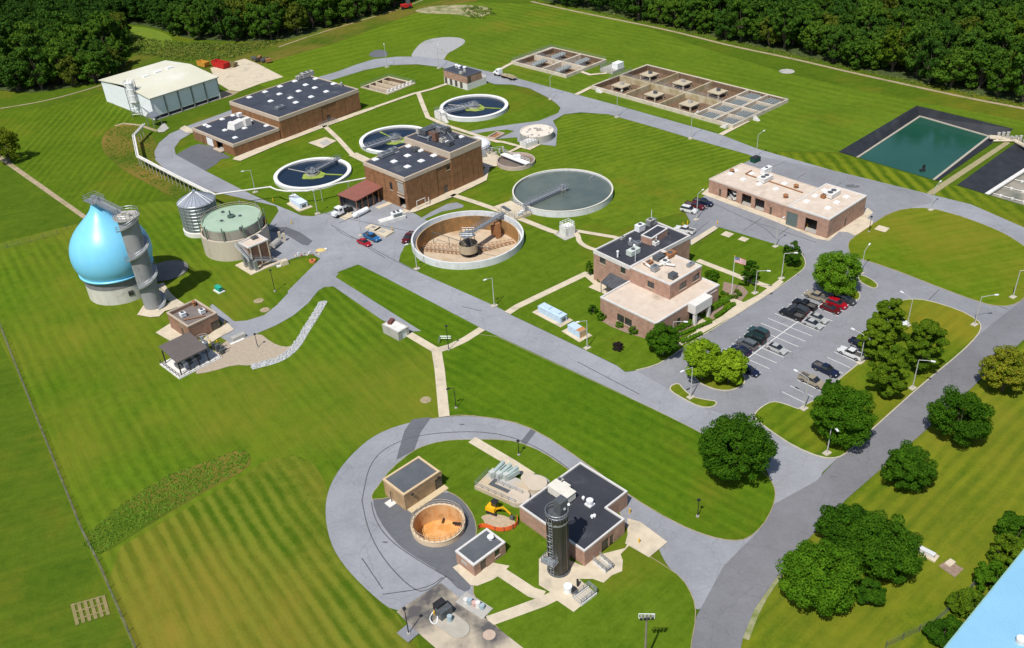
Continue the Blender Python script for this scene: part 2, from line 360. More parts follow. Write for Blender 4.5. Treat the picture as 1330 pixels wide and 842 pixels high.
# circular tanks found from the photograph (centre and radius scale with the height of their rim)
def ctank(qx, qy, qr, z): k = CAMH-z; return qx*k, qy*k, qr*k
H1 = 2.0; H2 = 2.0
C1 = ctank(.1513, 2.1641, .1289, H1); C2 = ctank(-.0916, 1.9408, .1331, H2); C3 = ctank(-.5215, 2.3771, .0959, 1.0)
C5 = ctank(-.0761, 2.8276, .0985, 1.5); C4 = ctank(-.1304, 1.0079, .0407, 1.2)
def fit2(z, l, t, r): # centre from the leftmost and the topmost pixel with radius known
    a, b = at(l[0], l[1], z), at(t[0], t[1], z); m_ = (a+b)/2; d = (b-a); n = Vector((d.y, -d.x, 0)).normalized(); h = math.sqrt(max(0, r*r-d.length**2/4))
    return (m_.x+n.x*h, m_.y+n.y*h, r)
C6 = fit2(1.0, (471.1, 184.9), (523.1, 164.1), C3[2])
HOLES.append(circ(C2[0], C2[1], C2[2]-.25)); HOLES.append(circ(C4[0], C4[1], C4[2]-.12))
def quadfit(pl, pn, pr, z=0.0):
    """rectangle from three corner pixels at height z: returns origin (near corner), unit vectors to left and right corners, lengths"""
    N = at(*pn, z); L_ = at(*pl, z)-N; R_ = at(*pr, z)-N; la, lb = L_.length, R_.length
    aL = math.atan2(L_.y, L_.x); aR = math.atan2(R_.y, R_.x)
    d = (aL-aR) % (2*math.pi); e = d-math.pi/2
    aL -= e*lb/(la+lb); aR += e*la/(la+lb)
    return N, Vector((math.cos(aL), math.sin(aL), 0)), Vector((math.cos(aR), math.sin(aR), 0)), la, lb
BAS1 = quadfit((770.8,110), (952.2,162.8), (1019.8,127.6), 1.3)
BAS2 = quadfit((671,78.6), (735.6,97.6), (782.9,76.2), 1.3)
BAS3 = quadfit((472,111.6), (503.9,122.2), (536.4,107), .4)
LAG1 = quadfit((1088.8,197.6), (1218.2,235.5), (1316.2,167.5), .0)
def fpt(F, a, b): p = F[0]+F[1]*a+F[2]*b; return (p.x, p.y)
def frect(F, a0, a1, b0, b1): return [fpt(F, a0, b0), fpt(F, a1, b0), fpt(F, a1, b1), fpt(F, a0, b1)]
for F in (BAS1, BAS2, BAS3): HOLES.append(frect(F, .15, F[3]-.15, .15, F[4]-.15))
LAGP = W([(1088.8,197.6), (1218.2,235.5), (1316.2,167.5), (1190.8,137.5)]); HOLES.append(LAGP)
LAG2P = W([(1243,240.7), (1281,252.5), (1420,294), (1520,235), (1317.5,187)]); HOLES.append(LAG2P)
PITP = None

BG = lawn_mat('grass_rough', 3, 9, (1, .3), 9, .15, c=(.045,.105,.012), d=(.085,.16,.018), kd=.58)
sheet('ground', [(-1500,-200),(1500,-200),(1500,2600),(-1500,2600)], 0, BG, world=True)
GR = dict(c=(.052,.125,.010), d=(.098,.195,.018))
R1D = pdir((628.6,427.7), (912.5,563)); ED = pdir((1100,647), (1330,440))
SW = lawn_mat('lawn_southwest', 0, 0, pdir((150,731),(200,842)), 2.5, 1.1, **GR, dry=(.15,.19,.03), kd=.51)
SW2 = lawn_mat('lawn_south_striped', 5, 2, pdir((150,731),(200,842)), 2.4, 2.0, c=(.05,.115,.010), d=(.13,.195,.03), dry=(.19,.19,.04), kd=.5)
CEN = lawn_mat('lawn_centre', 2, 7, R1D, 2.6, .9, c=(.045,.12,.008), d=(.088,.185,.015), kd=.64)
NEL = lawn_mat('lawn_northeast', 8, 1, pdir((780,240),(900,208)), 2.6, .9, c=(.06,.135,.012), d=(.125,.215,.024), kd=.66)
OVL = lawn_mat('lawn_oval', 1, 3, pdir((1140,330),(1300,300)), 3, .8, c=(.06,.14,.008), d=(.11,.21,.018), dry=(.17,.19,.03), kd=.5)
RGT = lawn_mat('lawn_right', 4, 4, ED, 2.6, 1.7, c=(.06,.13,.012), d=(.14,.21,.02), dry=(.165,.195,.03), kd=.5)
NOR = lawn_mat('lawn_north', 9, 6, pdir((700,50),(1000,115)), 4.5, .9, c=(.062,.135,.014), d=(.11,.205,.024), kd=.64)
LAGL = lawn_mat('lawn_basin_front', 2, 2, pdir((1150,221),(1166,236)), 3.6, 2.0, c=(.05,.11,.010), d=(.135,.205,.02), kd=.66)
NWM = lawn_mat('lawn_meadow', 6, 6, pdir((150,150),(60,260)), 2.6, 1.2, c=(.05,.115,.010), d=(.10,.185,.018), kd=.64)
NORB = lawn_mat('lawn_north_belt', 5, 5, pdir((440,60),(620,20)), 6, .7, c=(.065,.14,.012), d=(.115,.21,.022), kd=.64)
MIDL = lawn_mat('lawn_middle', 3, 3, pdir((600,380),(700,330)), 4.5, .4, c=(.055,.125,.010), d=(.10,.195,.02), kd=.62)
sheet('lawn_north', [(600,2),(760,8),(900,58),(1020,95),(1120,118),(1330,158),(1420,190),(1316,167.5),(1190.8,137.5),(1088.8,197.6),(984,196),(751,124),(640,98),(600,84),(560,60)], .02, NOR)
sheet('lawn_north', [(300,95),(380,72),(480,38),(560,8),(600,2),(560,60),(600,84),(500,84),(400,108),(355,118)], .024, NORB)
sheet('lawn_meadow', [(-40,150),(60,140),(135,120),(170,150),(230,230),(200,262),(112,289),(0,206),(-40,180)], .028, NWM)
sheet('lawn_southwest', [(-60,330),(100,291),(112,289),(200,262),(262,262),(300,300),(352,345),(400,335),(440,350),(570,455),(578,545),(455,590),(421,660),(450,740),(540,820),(580,960),(210,960),(173,842),(105,691),(37.6,523),(-20,400)], .032, SW)
sheet('lawn_south_striped', [(133,724),(225,671),(320,615),(345,597),(400,590),(430,640),(421,660),(450,740),(540,820),(580,960),(214,960),(173,842)], .036, SW2, smooth=1)
sheet('lawn_centre', [(565,455),(640,420),(800,500),(920,558),(1010,640),(977,705),(880,690),(700,570),(600,545),(577,548)], .04, CEN)
sheet('lawn_centre', [(430,345),(470,340),(640,425),(585,455),(540,436)], .044, CEN)
sheet('lawn_northeast', [(612,215),(690,190),(733,149),(790,147),(985,199),(960,225),(921,250),(888,275),(800,300),(740,300),(640,240)], .02, NEL)
sheet('lawn_middle', [(500,320),(600,250),(660,230),(800,300),(905,310),(870,464),(800,480),(655,410),(540,355)], .048, MIDL)
sheet('lawn_middle', [(228,200),(260,172),(420,105),(507,84),(573,87),(640,110),(728,135),(725,150),(640,210),(560,260),(420,285),(314,247)], .052, MIDL)
sheet('lawn_right', [(1345,428),(1201,560),(1100.7,647),(1027,724),(980,791),(960,842),(930,960),(1100,960),(1330,720),(1500,600),(1500,400)], .02, RGT)
sheet('lawn_basin_front', [(985,197),(1088,199),(1218,237),(1243,242),(1420,297),(1420,330),(1330,298),(1200,254),(1078,222)], .026, LAGL)
# worn and weedy patches
def verge(pts, w=2.2, z=.066): line_sheet('bare_verge', pts, w, z, DIRT, smooth=2)
WEED = lawn_mat('weeds', 2, 2, (1, 1), 9, .1, c=(.035,.09,.012), d=(.085,.15,.02), dry=(.2,.16,.06), kd=.5, fine=.5)
verge([(0,141),(50,133),(95,122),(140,108)], .9)
sheet('rough_ground', [(146,38),(175,33),(215,42),(228,54),(204,66),(170,64)], .06, mat('yellow_meadow', (.15,.20,.012), (.10,.17,.010), scale=.3, rough=1), smooth=2)
sheet('rough_ground', [(140,165),(175,160),(205,182),(207,215),(240,240),(270,262),(235,262),(190,238),(150,215),(128,190)], .062, WEED, smooth=2)
sheet('rough_ground', [(107.8,708),(115,690.7),(165,650.6),(215.5,618),(280.7,595.4),(310.8,583),(328,593),(320.8,610.5),(270.7,635.5),(220.6,665.6),(175.4,693),(130,723)], .062, WEED, smooth=2)
sheet('rough_ground', [(128,120),(300,96),(366,76),(440,55),(560,9),(640,0),(560,0),(400,45),(300,58),(190,62),(120,110)], .058, WEED, smooth=1)
sheet('dirt_path', [(-10,201),(112,287),(116,283),(-10,194)], .07, DIRT)
sheet('dirt_path', [(1206.4,254),(1214,252),(1312,186),(1307,183),(1204,250)], .07, mat('track_tan', (.34,.29,.17), (.27,.24,.12), scale=.6, rough=1))
line_sheet('bare_verge', [(0,424),(39.5,522),(107,690),(127.5,730),(176,842),(203,905)], .4, .07, mat('fence_line_soil', (.17,.15,.07), (.07,.10,.025), scale=.8, rough=1))
verge([(362,61),(414,43),(468,27),(522,11),(549,0)], .9); verge([(690,2),(747,15),(808,27),(848,35),(900,47),(950,60),(1029,76),(1100,93),(1191,113),(1260,128),(1330,141),(1400,155)], 1.5)
sheet('gravel_patch', [(531,77),(540,62),(552,52),(575,48),(600,49),(606,55),(592,64),(580,70),(576,80)], .075, GRAVEL, smooth=2)
sheet('gravel_patch', [(478,75),(482,66),(500,64),(506,74)], .075, ASPHD, smooth=2)
sheet('gravel_yard', [(336.5,432),(352.5,444.8),(368.6,451.2),(384,448),(372,465),(326.9,475.3),(304.4,473.7),(272.4,483.3),(250,486.5),(266,472),(285.2,450),(300,438)], .075, mat('gravel_tan', (.42,.35,.27), (.34,.28,.21), scale=1.5, rough=1, bump=.4, bscale=6), smooth=1)
sheet('dirt_patch', [(535,14),(560,8),(600,6),(632,8),(640,16),(620,24),(590,18),(550,18)], .075, mat('dirt_pale', (.42,.35,.22), (.10,.14,.03), scale=.25, rough=1), smooth=2)
for px, py, s in ((1022,93,7),(938,76,0),(888,76,0),(954,104,3),(957,175,3),(717,12,3),(719,53,3),(885,77,3)):
    if s > 3: p = at(px, py); sheet('access_slab', circ(p.x, p.y, s*.42, 10), .078, CONCG, world=True)
# roads
sheet('road', [(1000,603),(912.5,563),(800,507.8),(628.6,428.2),(500.8,361),(465,343.5),(432,356),(420,373),(374,384),(374,378),(416,336),(405,330),(385,334),(352,347),(345,300),(362,274),(359,268),
   (268,247),(231,231),(213,219),(201.7,208),(200.5,197),(206.3,186),(220.2,174),(246.5,162.5),(277.4,151.5),(308,140),(350,122),(380,111),(400,104),(419.5,98.5),(440,92.5),(462.6,84),(485,77.2),(514.5,73.8),(545,73.5),
   (575.4,77.2),(598,84),(627.3,91.5),(643,94.5),(680.6,104.2),(751,123.5),(800,136.5),(934.7,174.5),(984,193.5),(1078,220.5),(1203.8,251.5),(1261,265.5),(1330,295.6),(1400,335),(1400,372),(1330,320),(1308,305),(1246,280),(1183,270),(1151,279),
   (1000,250),(985,206),(971,200.5),(901.7,181),(850.5,165.5),(790,148.5),(754,146),(733,148.5),(718,157),(724,168),(722,190),(672,184),(672,178.5),(652.8,179.8),(645,181),(668,170.5),(658.7,168.3),(634,170.8),(614.7,174),(607,171),(648.9,163.9),(700,157),(725,147),(728,140),(722,134),(712,127),(688.2,115),(665.6,110),(643,109.5),(632,106),
   (573,87.4),(541.5,83.5),(507.7,84.7),(473.8,91),(440,101.3),(400,113),(330,140),(252,171),(234,181.7),(226.4,192.5),(228,200.2),(266.6,221.9),(314.4,246.6),(342.7,260),(379.8,275),(391,280),(405.4,281.2),(426,276),(445,268),(476,252),(540,262),(536,276),(560,290),(528,315),(520,331),(518,340),(545.7,354.5),(640.6,396.5),(655.6,404),(800,474.5),(826,481),(869,464),(905,527),(975,548.5),(1088,595),(1040,640)], .08, ASPHL)
sheet('side_road', [(500,306),(508.7,302.5),(526.9,294.5),(548,282.7),(560.6,275),(580.9,264.9),(593,262.9),(602.6,266.9),(601,269.6),(574,275),(553.8,283.8),(534.9,300),(526,316),(517,336),(500,330)], .092, ASPHL)
sheet('side_road', [(374,381),(410,345),(440,355),(436,360),(547,430),(531,431),(496,415.6),(433,372),(421,373),(413.4,377.5),(400.6,393.5),(381.4,409.5),(358.9,422.4),(336.5,432),(317.3,440),(300,446),(283,436),(292,424),(272.4,398),(276,395),(304.4,417.6),(320.5,416.5),(342.9,409.5),(360,396)], .092, ASPHL)
sheet('parking_lot', [(826,481),(869,464),(1040,353),(1047,345),(1044,330),(1018,323),(934,295),(912,309),(895,318),(880,305),(897,289),(888,272),(905,262),(921,250),(958,216),(985,203),(1078,221),(1200,251.5),(1215,262),(1183,270),(1151,279),(1127,295),(1103,318),(1106,334),(1127,338),(1175,355),(1222,374),(1289,397),(1330,388),(1330,430),(1201,556),(1110,600),(1088,596),(1000,564),(975,549),(905,527)], .1, ASPH)
sheet('entrance_road', [(893,842),(888,900),(950,900),(965,828),(980,791),(1027,724),(1100.7,647),(1201,560),(1330,441),(1440,340),(1400,325),(1330,388),(1280,428),(1200,497),(1130,560),(1088,595),(1060,625),(1005,655),(985,690),(940,735),(905,800)], .108, asphalt('asphalt_entrance', (.18,.18,.195)))
sheet('loop_road', [(1005,645),(977,699),(930,697),(880,681),(820,646),(760,601),(700,561),(660,546),(600,539),(540,546),(490,562),(455,591),(430,625),(421,660),(428,705),(450,740),(490,779),(515,796),(600,790),(640,760),(700,740),(850,700),(866,736),(885,750),(900,775),(905,800),(960,745),(1000,690)], .084, ASPHL, smooth=2)
sheet('junction_asphalt', [(990,596),(1075,596),(1062,630),(1020,668),(1003,668),(1007,640)], .096, ASPHL)
sheet('asphalt_patch', [(535,545),(545,543.5),(560,542),(546,562),(538,585),(515,597),(517,588),(525,560)], .112, ASPHD)
sheet('asphalt_patch', [(692,554),(699,557),(683,578),(676,574)], .112, ASPHD)
sheet('asphalt_patch', [(228.5,201),(247,190.5),(258,187),(275,190),(300,205),(287,207),(281,213),(267,222)], .112, ASPHD)
sheet('asphalt_patch', [(349,300),(358,295),(372,295),(390,302),(406,313),(400,319),(393,318),(372,305)], .112, ASPHD)
sheet('asphalt_patch', [(483,650),(490,640),(520,625),(560,640),(590,640),(620,655),(622,700),(608,722),(614,764),(600,770),(575,745),(530,718),(513.5,704),(492,676)], .112, ASPHD, smooth=1)
sheet('concrete_yard', [(273,88.5),(317.9,76.2),(335,83),(368,100),(340,108),(312,118.5),(299,118),(281,107)], .088, CONC)
sheet('walk', [(197,149),(205,153.5),(262,136),(300,125),(312,119),(300,117),(282,120)], .09, DIRT)
# asphalt seams (sealed cracks)
SM = MB()
for pts in ([(470,650),(478,690),(500,730),(540,770),(560,765),(580,748)], [(470,650),(480,600),(510,575),(560,562),(640,560),(700,580),(760,625)], [(482,652),(486,672),(500,696),(530,720),(590,755)], [(497,772),(555,764),(575,750)], [(470,725),(497,765)],
            [(934,297),(1008,321),(1045,333)], [(893,310),(920,288)], [(972,286),(992,295),(1010,312)], [(965,300),(990,283)], [(922,262),(972,286),(1010,298)], [(1010,298),(1060,315)], [(1012,305),(1025,295)], [(1000,218),(1020,210)], [(1035,232),(1048,224)], [(1080,245),(1092,238)],
            [(418,276),(470,288),(530,300)], [(440,290),(462,280)], [(437,298),(450,307),(470,312)], [(478,322),(500,335)], [(430,292),(500,332),(540,352)], [(1130,338),(1240,378),(1310,402)], [(1206,390),(1220,376)], [(600,398),(625,404)], [(750,470),(830,512)]):
    strip_mb(SM, chaikin(W(pts, .12), 2, closed=False), .16, .09, .122)
struct(SM.build('pavement_seams', SEAM))
# kerbed lawns standing on the asphalt
def island(name, pts, smooth=1, kerb=True, m_=None, z=.2, world=False, kpath=None):
    p = pts if world else W(pts, z)
    if smooth: p = chaikin(p, smooth)
    sheet(name, p, z, m_ or RGT, world=True)
    if kpath: kp = chaikin(W(kpath, z), 1, closed=False)
    mb = MB(); strip_mb(mb, kp if kpath else p, .22, .06, z+(.03 if kerb else -.002), closed=not kpath); struct(mb.build('kerb' if kerb else 'lawn_edge', KERB if kerb else DIRT))
island('lawn_oval', [(1101,318),(1106,310),(1127.5,295.6),(1151.3,279),(1175,270.7),(1208.3,270),(1246,280.2),(1282,293.3),(1308,305),(1330,319.4),(1352,335),(1352,360),(1330,388.3),(1311.7,397.4),(1289,396.6),(1265.4,389.5),(1222.6,374),(1175,355),(1127.5,338.4),(1106,333.7)], kerb=False, m_=OVL)
EL = lawn_mat('lawn_east', 7, 7, ED, 2.6, 1.1, c=(.058,.13,.010), d=(.115,.20,.018), dry=(.21,.20,.03), kd=.52)
island('lawn_east', [(978.6,542),(982,535),(990,528),(1003,521),(1018,524),(1043,533.5),(1114,472),(1127,467),(1150,440),(1178,425),(1165,408),(1160,396),(1168,391),(1182,388.3),(1203.6,389.5),(1246.3,402.6),(1270,415.7),(1275,424),(1270,435.9),(1246.3,459.6),(1200,497),(1130,560),(1100,588),(1088,594.7),(1068,594.7),(1031.6,580),(998.5,558)], m_=EL)
island('lawn_island', [(870,502),(881,497),(888,506),(899,515.3),(915,519),(932.3,521.3),(927,529),(909,528.6),(889,518.6),(871,508)], m_=EL)
island('lawn_island', [(898,480),(905,495),(920,503),(940,508),(957,505),(969,497),(965,484),(945,470),(920,468)], smooth=2, m_=EL)
island('lawn_island', [(1062,370),(1075,377),(1100,385),(1114,391),(1118,383),(1112,376),(1098,366),(1075,356),(1066,358)], m_=EL)
island('lawn_island', [(1114,357),(1122,358),(1134,364),(1141,371),(1136,375),(1126,371),(1116,365)], m_=EL)
island('lawn_centre_tip', [(578,541),(600,538),(660,545),(700,560),(760,600),(820,645),(880,680),(920,696),(950,702),(970,700),(990,683),(1002,662),(1007,645),(1005,630),(995,616),(960,590),(912.5,563.5),(860,537),(800,508.8),(700,463),(628.6,429.4),(592,449),(569,457)], kerb=False, m_=CEN, z=.19)
island('lawn_inner', [(484,650),(483,642),(493.5,628.7),(507,610),(537,585),(560,576),(584,571.7),(614,571),(645,571),(671,573.4),(704.5,587),(738,610),(800,655),(815,690),(832,716),(860,733),(885,750),(900,775),(904,800),(896,842),(890,930),(760,930),(670,842),(625,790),(612,764),(625,745),(606,722),(612,712),(620,695),(617,672),(604,652),(588,640),(560,630),(530,640)], kerb=False, m_=MIDL, smooth=1)
island('lawn_admin', [(826,481),(812,483),(800,474),(763,456),(655.6,405),(690,380),(760,345),(900,330),(934,295),(1000,315),(1035,325),(1047,345),(1040,353),(1000,381),(940,419),(895,446),(869,465),(850,475)], smooth=0, m_=MIDL, z=.205, kpath=[(826,481),(850,475),(869,465),(895,446),(940,419),(1000,381),(1040,353),(1047,345),(1044,332),(1035,325)])
# paths
def walk(pts, w, z=.24, m_=None, smooth=0): line_sheet('footpath', pts, w, z, m_ or CONC, smooth)
walk([(659,406.5),(672,398),(720,375),(763,354.5)], 1.9)
sheet('paved_terrace', [(757,357),(764,353),(776,360),(790,368),(800,378),(790,384),(764,373),(771,369)], .244, CONC)
walk([(626,427),(604,441),(585,450),(568,455)], 2.0); walk([(531,434),(548,444),(569,456.5)], 2.0, .243); walk([(567,456),(571,480),(577,541)], 2.2, .246)
walk([(587,253),(620,263.5),(648,273.4),(668,281)], 1.9); walk([(668,281),(716,300),(724,302)], 1.9, .243); walk([(741,298.5),(798,308),(806,311)], 1.5, .24); walk([(745,300),(751,306),(752,314),(762,321),(775,325)], 1.4, .243, smooth=2)
sheet('footpath', [(530,277),(540,275),(589,255),(632,234),(636,218),(637,205),(633,204),(630,218),(625,228),(585,247),(540,266)], .24, CONC)
sheet('footpath', [(305,204),(302,207),(312,209),(366,186),(460,151),(488,140.5),(485,138.5),(460,146.5),(366,180)], .24, CONC)
walk([(486,139.5),(536,122),(560,116),(580,109)], 1.7); walk([(421,163),(440,181),(458,201)], 1.7); walk([(543,120),(549,136),(556,153)], 1.7, .243); walk([(555,152),(580,163),(608,172),(620,176),(646,184),(652,184)], 1.7, .246)
walk([(652,184),(688,193.5),(700,187)], 1.4, .243); walk([(675,191),(661,197.5)], 1.3, .246); walk([(458,200),(475,208),(500,218)], 3.2, .249)
sheet('paved_terrace', [(619,205),(640,195),(650,205),(648,215),(633,218),(622,215)], .252, CONC)
walk([(641,95),(657,86),(671,79)], 1.8); walk([(748,123),(770,112)], 1.8); walk([(936,175),(955,165),(971,157)], 1.8); walk([(752,92),(766,97),(788,95)], 1.6)
walk([(906,338),(950,355),(965.6,361.4),(1004.8,374.5)], 1.7)
sheet('footpath', [(876,447),(884,449),(930,423),(968,402),(975,394),(962,394),(953,398),(939,410),(923,419),(900,433)], .247, CONC)
sheet('footpath', [(905,430),(921,419),(914,415),(908,411),(899,417)], .25, CONC); sheet('footpath', [(942,387),(952,387),(975,396),(968,400),(955,396)], .253, CONC)
sheet('footpath', [(965,393),(985,383),(1000,372),(1012,363),(1018,366),(1005,378),(972,398)], .25, CONC)
walk([(613,571),(640,587),(664,601),(690,618)], 2.0); walk([(652,744),(672,757),(690,769),(706,774)], 2.0); walk([(634,807),(665,796),(706,781),(722,773)], 2.0, .243)
sheet('paved_terrace', [(588,737),(610,725),(662,735),(652,745),(640,753),(620,761),(611,760)], .246, CONC)
sheet('paved_terrace', [(700,726),(712,716),(757,735),(780,720),(812,712),(815,706),(822,704),(812,714),(806,720),(809,728),(808,742),(795,747),(784,757),(770,752),(752,752),(770,767),(773,772),(745,795),(722,779),(718,771),(700,760)], .249, CONC)
sheet('concrete_apron', [(815,673),(832,678),(867,704),(843,724),(812,706),(815,695)], .252, CONC)
sheet('concrete_yard', [(515,794.5),(572,757),(634,806),(680,842),(760,905),(640,960),(566,842),(535,815)], .252, mat('concrete_stained', (.50,.43,.32), (.42,.36,.28), scale=.3, rough=.9, c3=(.09,.085,.085), s3=.1, k3=.52))
sheet('concrete_apron', [(911,252),(921,243),(1078,306),(1127,270),(1134,276),(1108,302),(1090,301),(1077,313),(1060,310),(1000,285)], .116, CONC)
sheet('concrete_apron', [(1098,300),(1120,281),(1134,287),(1132,296),(1110,306)], .122, CONC)
sheet('concrete_strip', [(897.5,319),(897.5,312),(928,293),(932,297)], .25, CONC)
for q_ in ([(437,281),(448,286),(462,279),(452,273)], [(487,269),(505,262),(510,264),(492,271.5)], [(517,275),(527,270),(532,274),(521,280)], [(460,280),(480,274),(476,271),(456,277)]): sheet('concrete_apron', q_, .104, CONC)
sheet('concrete_apron', [(202,432),(221,420),(240,436),(223,444)], .24, CONC); sheet('concrete_apron', [(264,440),(294,418),(304,428),(282,440),(272,447)], .243, CONC)
sheet('concrete_apron', [(178,409),(186,397),(209,399),(216,394),(224,392),(232,398),(222,402),(214,404),(207,411),(195,412)], .24, CONC); walk([(207,372),(216,384),(236,397)], 1.8, .246)
sheet('concrete_apron', [(248,167),(240,163),(233,167),(243,173),(262,172)], .24, CONC)
sheet('mulch_bed', [(780,411),(776,414),(800,428),(855,445),(853,438),(810,425),(790,414)], .236, MULCH, smooth=1); sheet('mulch_bed', [(880,440),(900,428),(920,421),(905,414),(880,430)], .232, MULCH)
sheet('mulch_bed', [(918,410),(925,415),(932,412),(938,404),(940,396),(928,400)], .232, MULCH); sheet('mulch_bed', [(940,366),(965,372),(972,380),(962,392),(946,386),(938,378)], .232, MULCH)
line_sheet('bare_verge', [(968,830),(983,790),(1005,755),(1030,725)], 1.1, .07, mat('gravel_verge', (.34,.32,.2), (.13,.17,.03), scale=.5, rough=1), smooth=2)
GB = MB()
for i in range(6): a = at(94+i*8, 785-i*2.2); b = at(101+i*8, 812-i*2.6); GB.obox((a.x, a.y, .05), (b.x, b.y, .05), .55, .06)
for i in range(3): a = at(93+i*3.5, 787+i*9); b = at(134+i*3, 775+i*9); GB.obox((a.x, a.y, .12), (b.x, b.y, .12), .3, .03)
struct(GB.build('garden_plot', mat('garden_soil', (.26,.20,.10), (.18,.17,.06), scale=1, rough=1)))
STN = mat('oil_stain', (.10,.10,.108), (.15,.155,.165), scale=.9, rough=.8)
for px, r_ in (((1108,243),1.6),((1104,241),1.0),((880,300),.8),((1010,250),.7),((560,772),.5),((574,776),.4),((596,781),.4),((1083,620),.5),((500,705),.4),((600,552),.4)): q = at(*px); sheet('oil_stain', [(q.x+r_*(1.3+.5*math.sin(i*2.3))*math.cos(i*.785), q.y+r_*.6*(1+.4*math.cos(i*1.7))*math.sin(i*.785)) for i in range(8)], .126, STN, world=True, smooth=2)
for px in ((921,431),(884,458),(1034,357),(1001,382)): q = at(*px); sheet('storm_drain', [(q.x-.5, q.y-.35), (q.x+.5, q.y-.35), (q.x+.5, q.y+.35), (q.x-.5, q.y+.35)], .128, STEELD, world=True)
# parking stall lines
PL = MB()
def pz(x, y): return (800+x/3.0227, 340+y/3.0227)
def pline(a, b, w=.13): strip_mb(PL, W([pz(*a), pz(*b)], .13), w, .09, .13)
pline((497,393), (835,147), .2)
C0 = Vector(W([pz(497,393)])[0]); C1_ = Vector(W([pz(835,147)])[0]); ldir = (C1_-C0).normalized(); lnor = Vector((-ldir.y, ldir.x)); ll = (C1_-C0).length
P0 = Vector(W([pz(712,240)])[0]); s0 = (P0-C0).dot(ldir); E0 = Vector(W([pz(632,208)])[0])-P0; E0n = E0.normalized()
k = -8
while k < 6:
    s = s0+k*2.75
    if -1 < s < ll+1:
        c = C0+ldir*s
        for sg in (1, -1):
            e = c+E0n*5.6*sg; strip_mb(PL, [tuple(c+E0n*.12*sg), tuple(e)], .12, .09, .131)
    k += 1
Q0 = Vector(W([pz(652,512)])[0]); QE = Vector(W([pz(735,553)])[0])-Q0; Q5 = Vector(W([pz(905,320)])[0]); qd = (Q5-Q0).normalized(); qn = QE.normalized()
for k in range(0, 15):
    c = Q0+qd*2.76*k; strip_mb(PL, [tuple(c), tuple(c+qn*5.4)], .12, .09, .131)
struct(PL.build('parking_lines', PAINTW))
# ---------------------------------------------------------------- buildings
class Fr:
    """building frame: a runs along the left-hand visible wall, b along the right-hand visible wall, origin at the near corner"""
    def __init__(s, N, ua, ub, la, lb): s.N = Vector((N.x, N.y, 0)); s.a = ua; s.b = ub; s.la = la; s.lb = lb; s.rot = math.atan2(ub.y, ub.x)
    def p(s, a, b, z=0): q = s.N+s.a*a+s.b*b; return Vector((q.x, q.y, z))
    def box(s, mb, a0, a1, b0, b1, z0, z1):
        c = s.p((a0+a1)/2, (b0+b1)/2); mb.box(c.x, c.y, z0, abs(b1-b0), abs(a1-a0), z1-z0, s.rot); return mb
    def loc(s, px, z):
        w_ = at(*px, z); d = w_-Vector((s.N.x, s.N.y, z)); return d.dot(s.a), d.dot(s.b)
def frame3(L_, N_, R_, h): return Fr(*quadfit(L_, N_, R_, h))
def wall_run(mb, F, side, L0, L1, z0, z1, ops, t=.3, back=None):
    """wall along side 'a' or 'b' between L0 and L1 with openings [(s0, s1, [(za, zb), ...])]; back = offset of the far parallel wall"""
    def bx(u0, u1, za, zb):
        if u1-u0 < .01 or zb-za < .01: return
        o0, o1 = (0, t) if back is None else (back-t, back)
        if side == 'a': F.box(mb, u0, u1, o0, o1, za, zb)
        else: F.box(mb, o0, o1, u0, u1, za, zb)
    cur = L0
    for s0, s1, zs in sorted(ops):
        bx(cur, s0, z0, z1); zc = z0
        for za, zb in sorted(zs): bx(s0, s1, zc, za); zc = zb
        bx(s0, s1, zc, z1); cur = s1
    bx(cur, L1, z0, z1)
def fill(F, root, side, s0, s1, za, zb, kind, mats=None, back=None, t=.3):
    """what sits in an opening"""
    def bx(mb, u0, u1, o0, o1, z0, z1):
        if back is not None: o0, o1 = back-o1, back-o0
        if side == 'a': F.box(mb, u0, u1, o0, o1, z0, z1)
        else: F.box(mb, o0, o1, u0, u1, z0, z1)
        return mb
    if kind in ('window', 'windoww'):
        fm = FRAME if kind == 'window' else WHITE; f = MB(); w_ = .09
        bx(f, s0, s0+w_, .05, .2, za, zb); bx(f, s1-w_, s1, .05, .2, za, zb); bx(f, s0+w_, s1-w_, .05, .2, za, za+w_); bx(f, s0+w_, s1-w_, .05, .2, zb-w_, zb)
        n = max(1, int(round((s1-s0)/1.3)))
        for i in range(1, n): u = s0+(s1-s0)*i/n; bx(f, u-.03, u+.03, .06, .18, za+w_, zb-w_)
        o = f.build('window', fm, root); bx(MB(), s0+w_, s1-w_, .13, .16, za+w_, zb-w_).build('glass', GLASS, o)
        bx(MB(), s0-.1, s1+.1, -.08, .0, za-.13, za-.002).build('sill', CONC, o)
    elif kind in ('door', 'garage', 'garagew', 'doorw', 'louver'):
        dm = {'door': FRAME, 'doorw': WHITE, 'garagew': WHITE, 'garage': mat('green_grey_door', (.13,.17,.16), (.10,.13,.125), scale=1), 'louver': CONCG}[kind]
        f = MB(); bx(f, s0, s1, .12, .18, za, zb)
        if kind.startswith('garage') or kind == 'louver':
            n = max(2, int((zb-za)/.55))
            for i in range(n): bx(f, s0, s1, .08, .12, za+(zb-za)*i/n+.04, za+(zb-za)*(i+1)/n-.03)
        o = f.build('garage_door' if kind.startswith('garage') else ('louvre' if kind == 'louver' else 'door'), dm, root)
        if kind in ('door', 'doorw'): bx(MB(), s1-.22, s1-.12, .04, .12, za+.95, za+1.1).build('handle', STEEL, o)
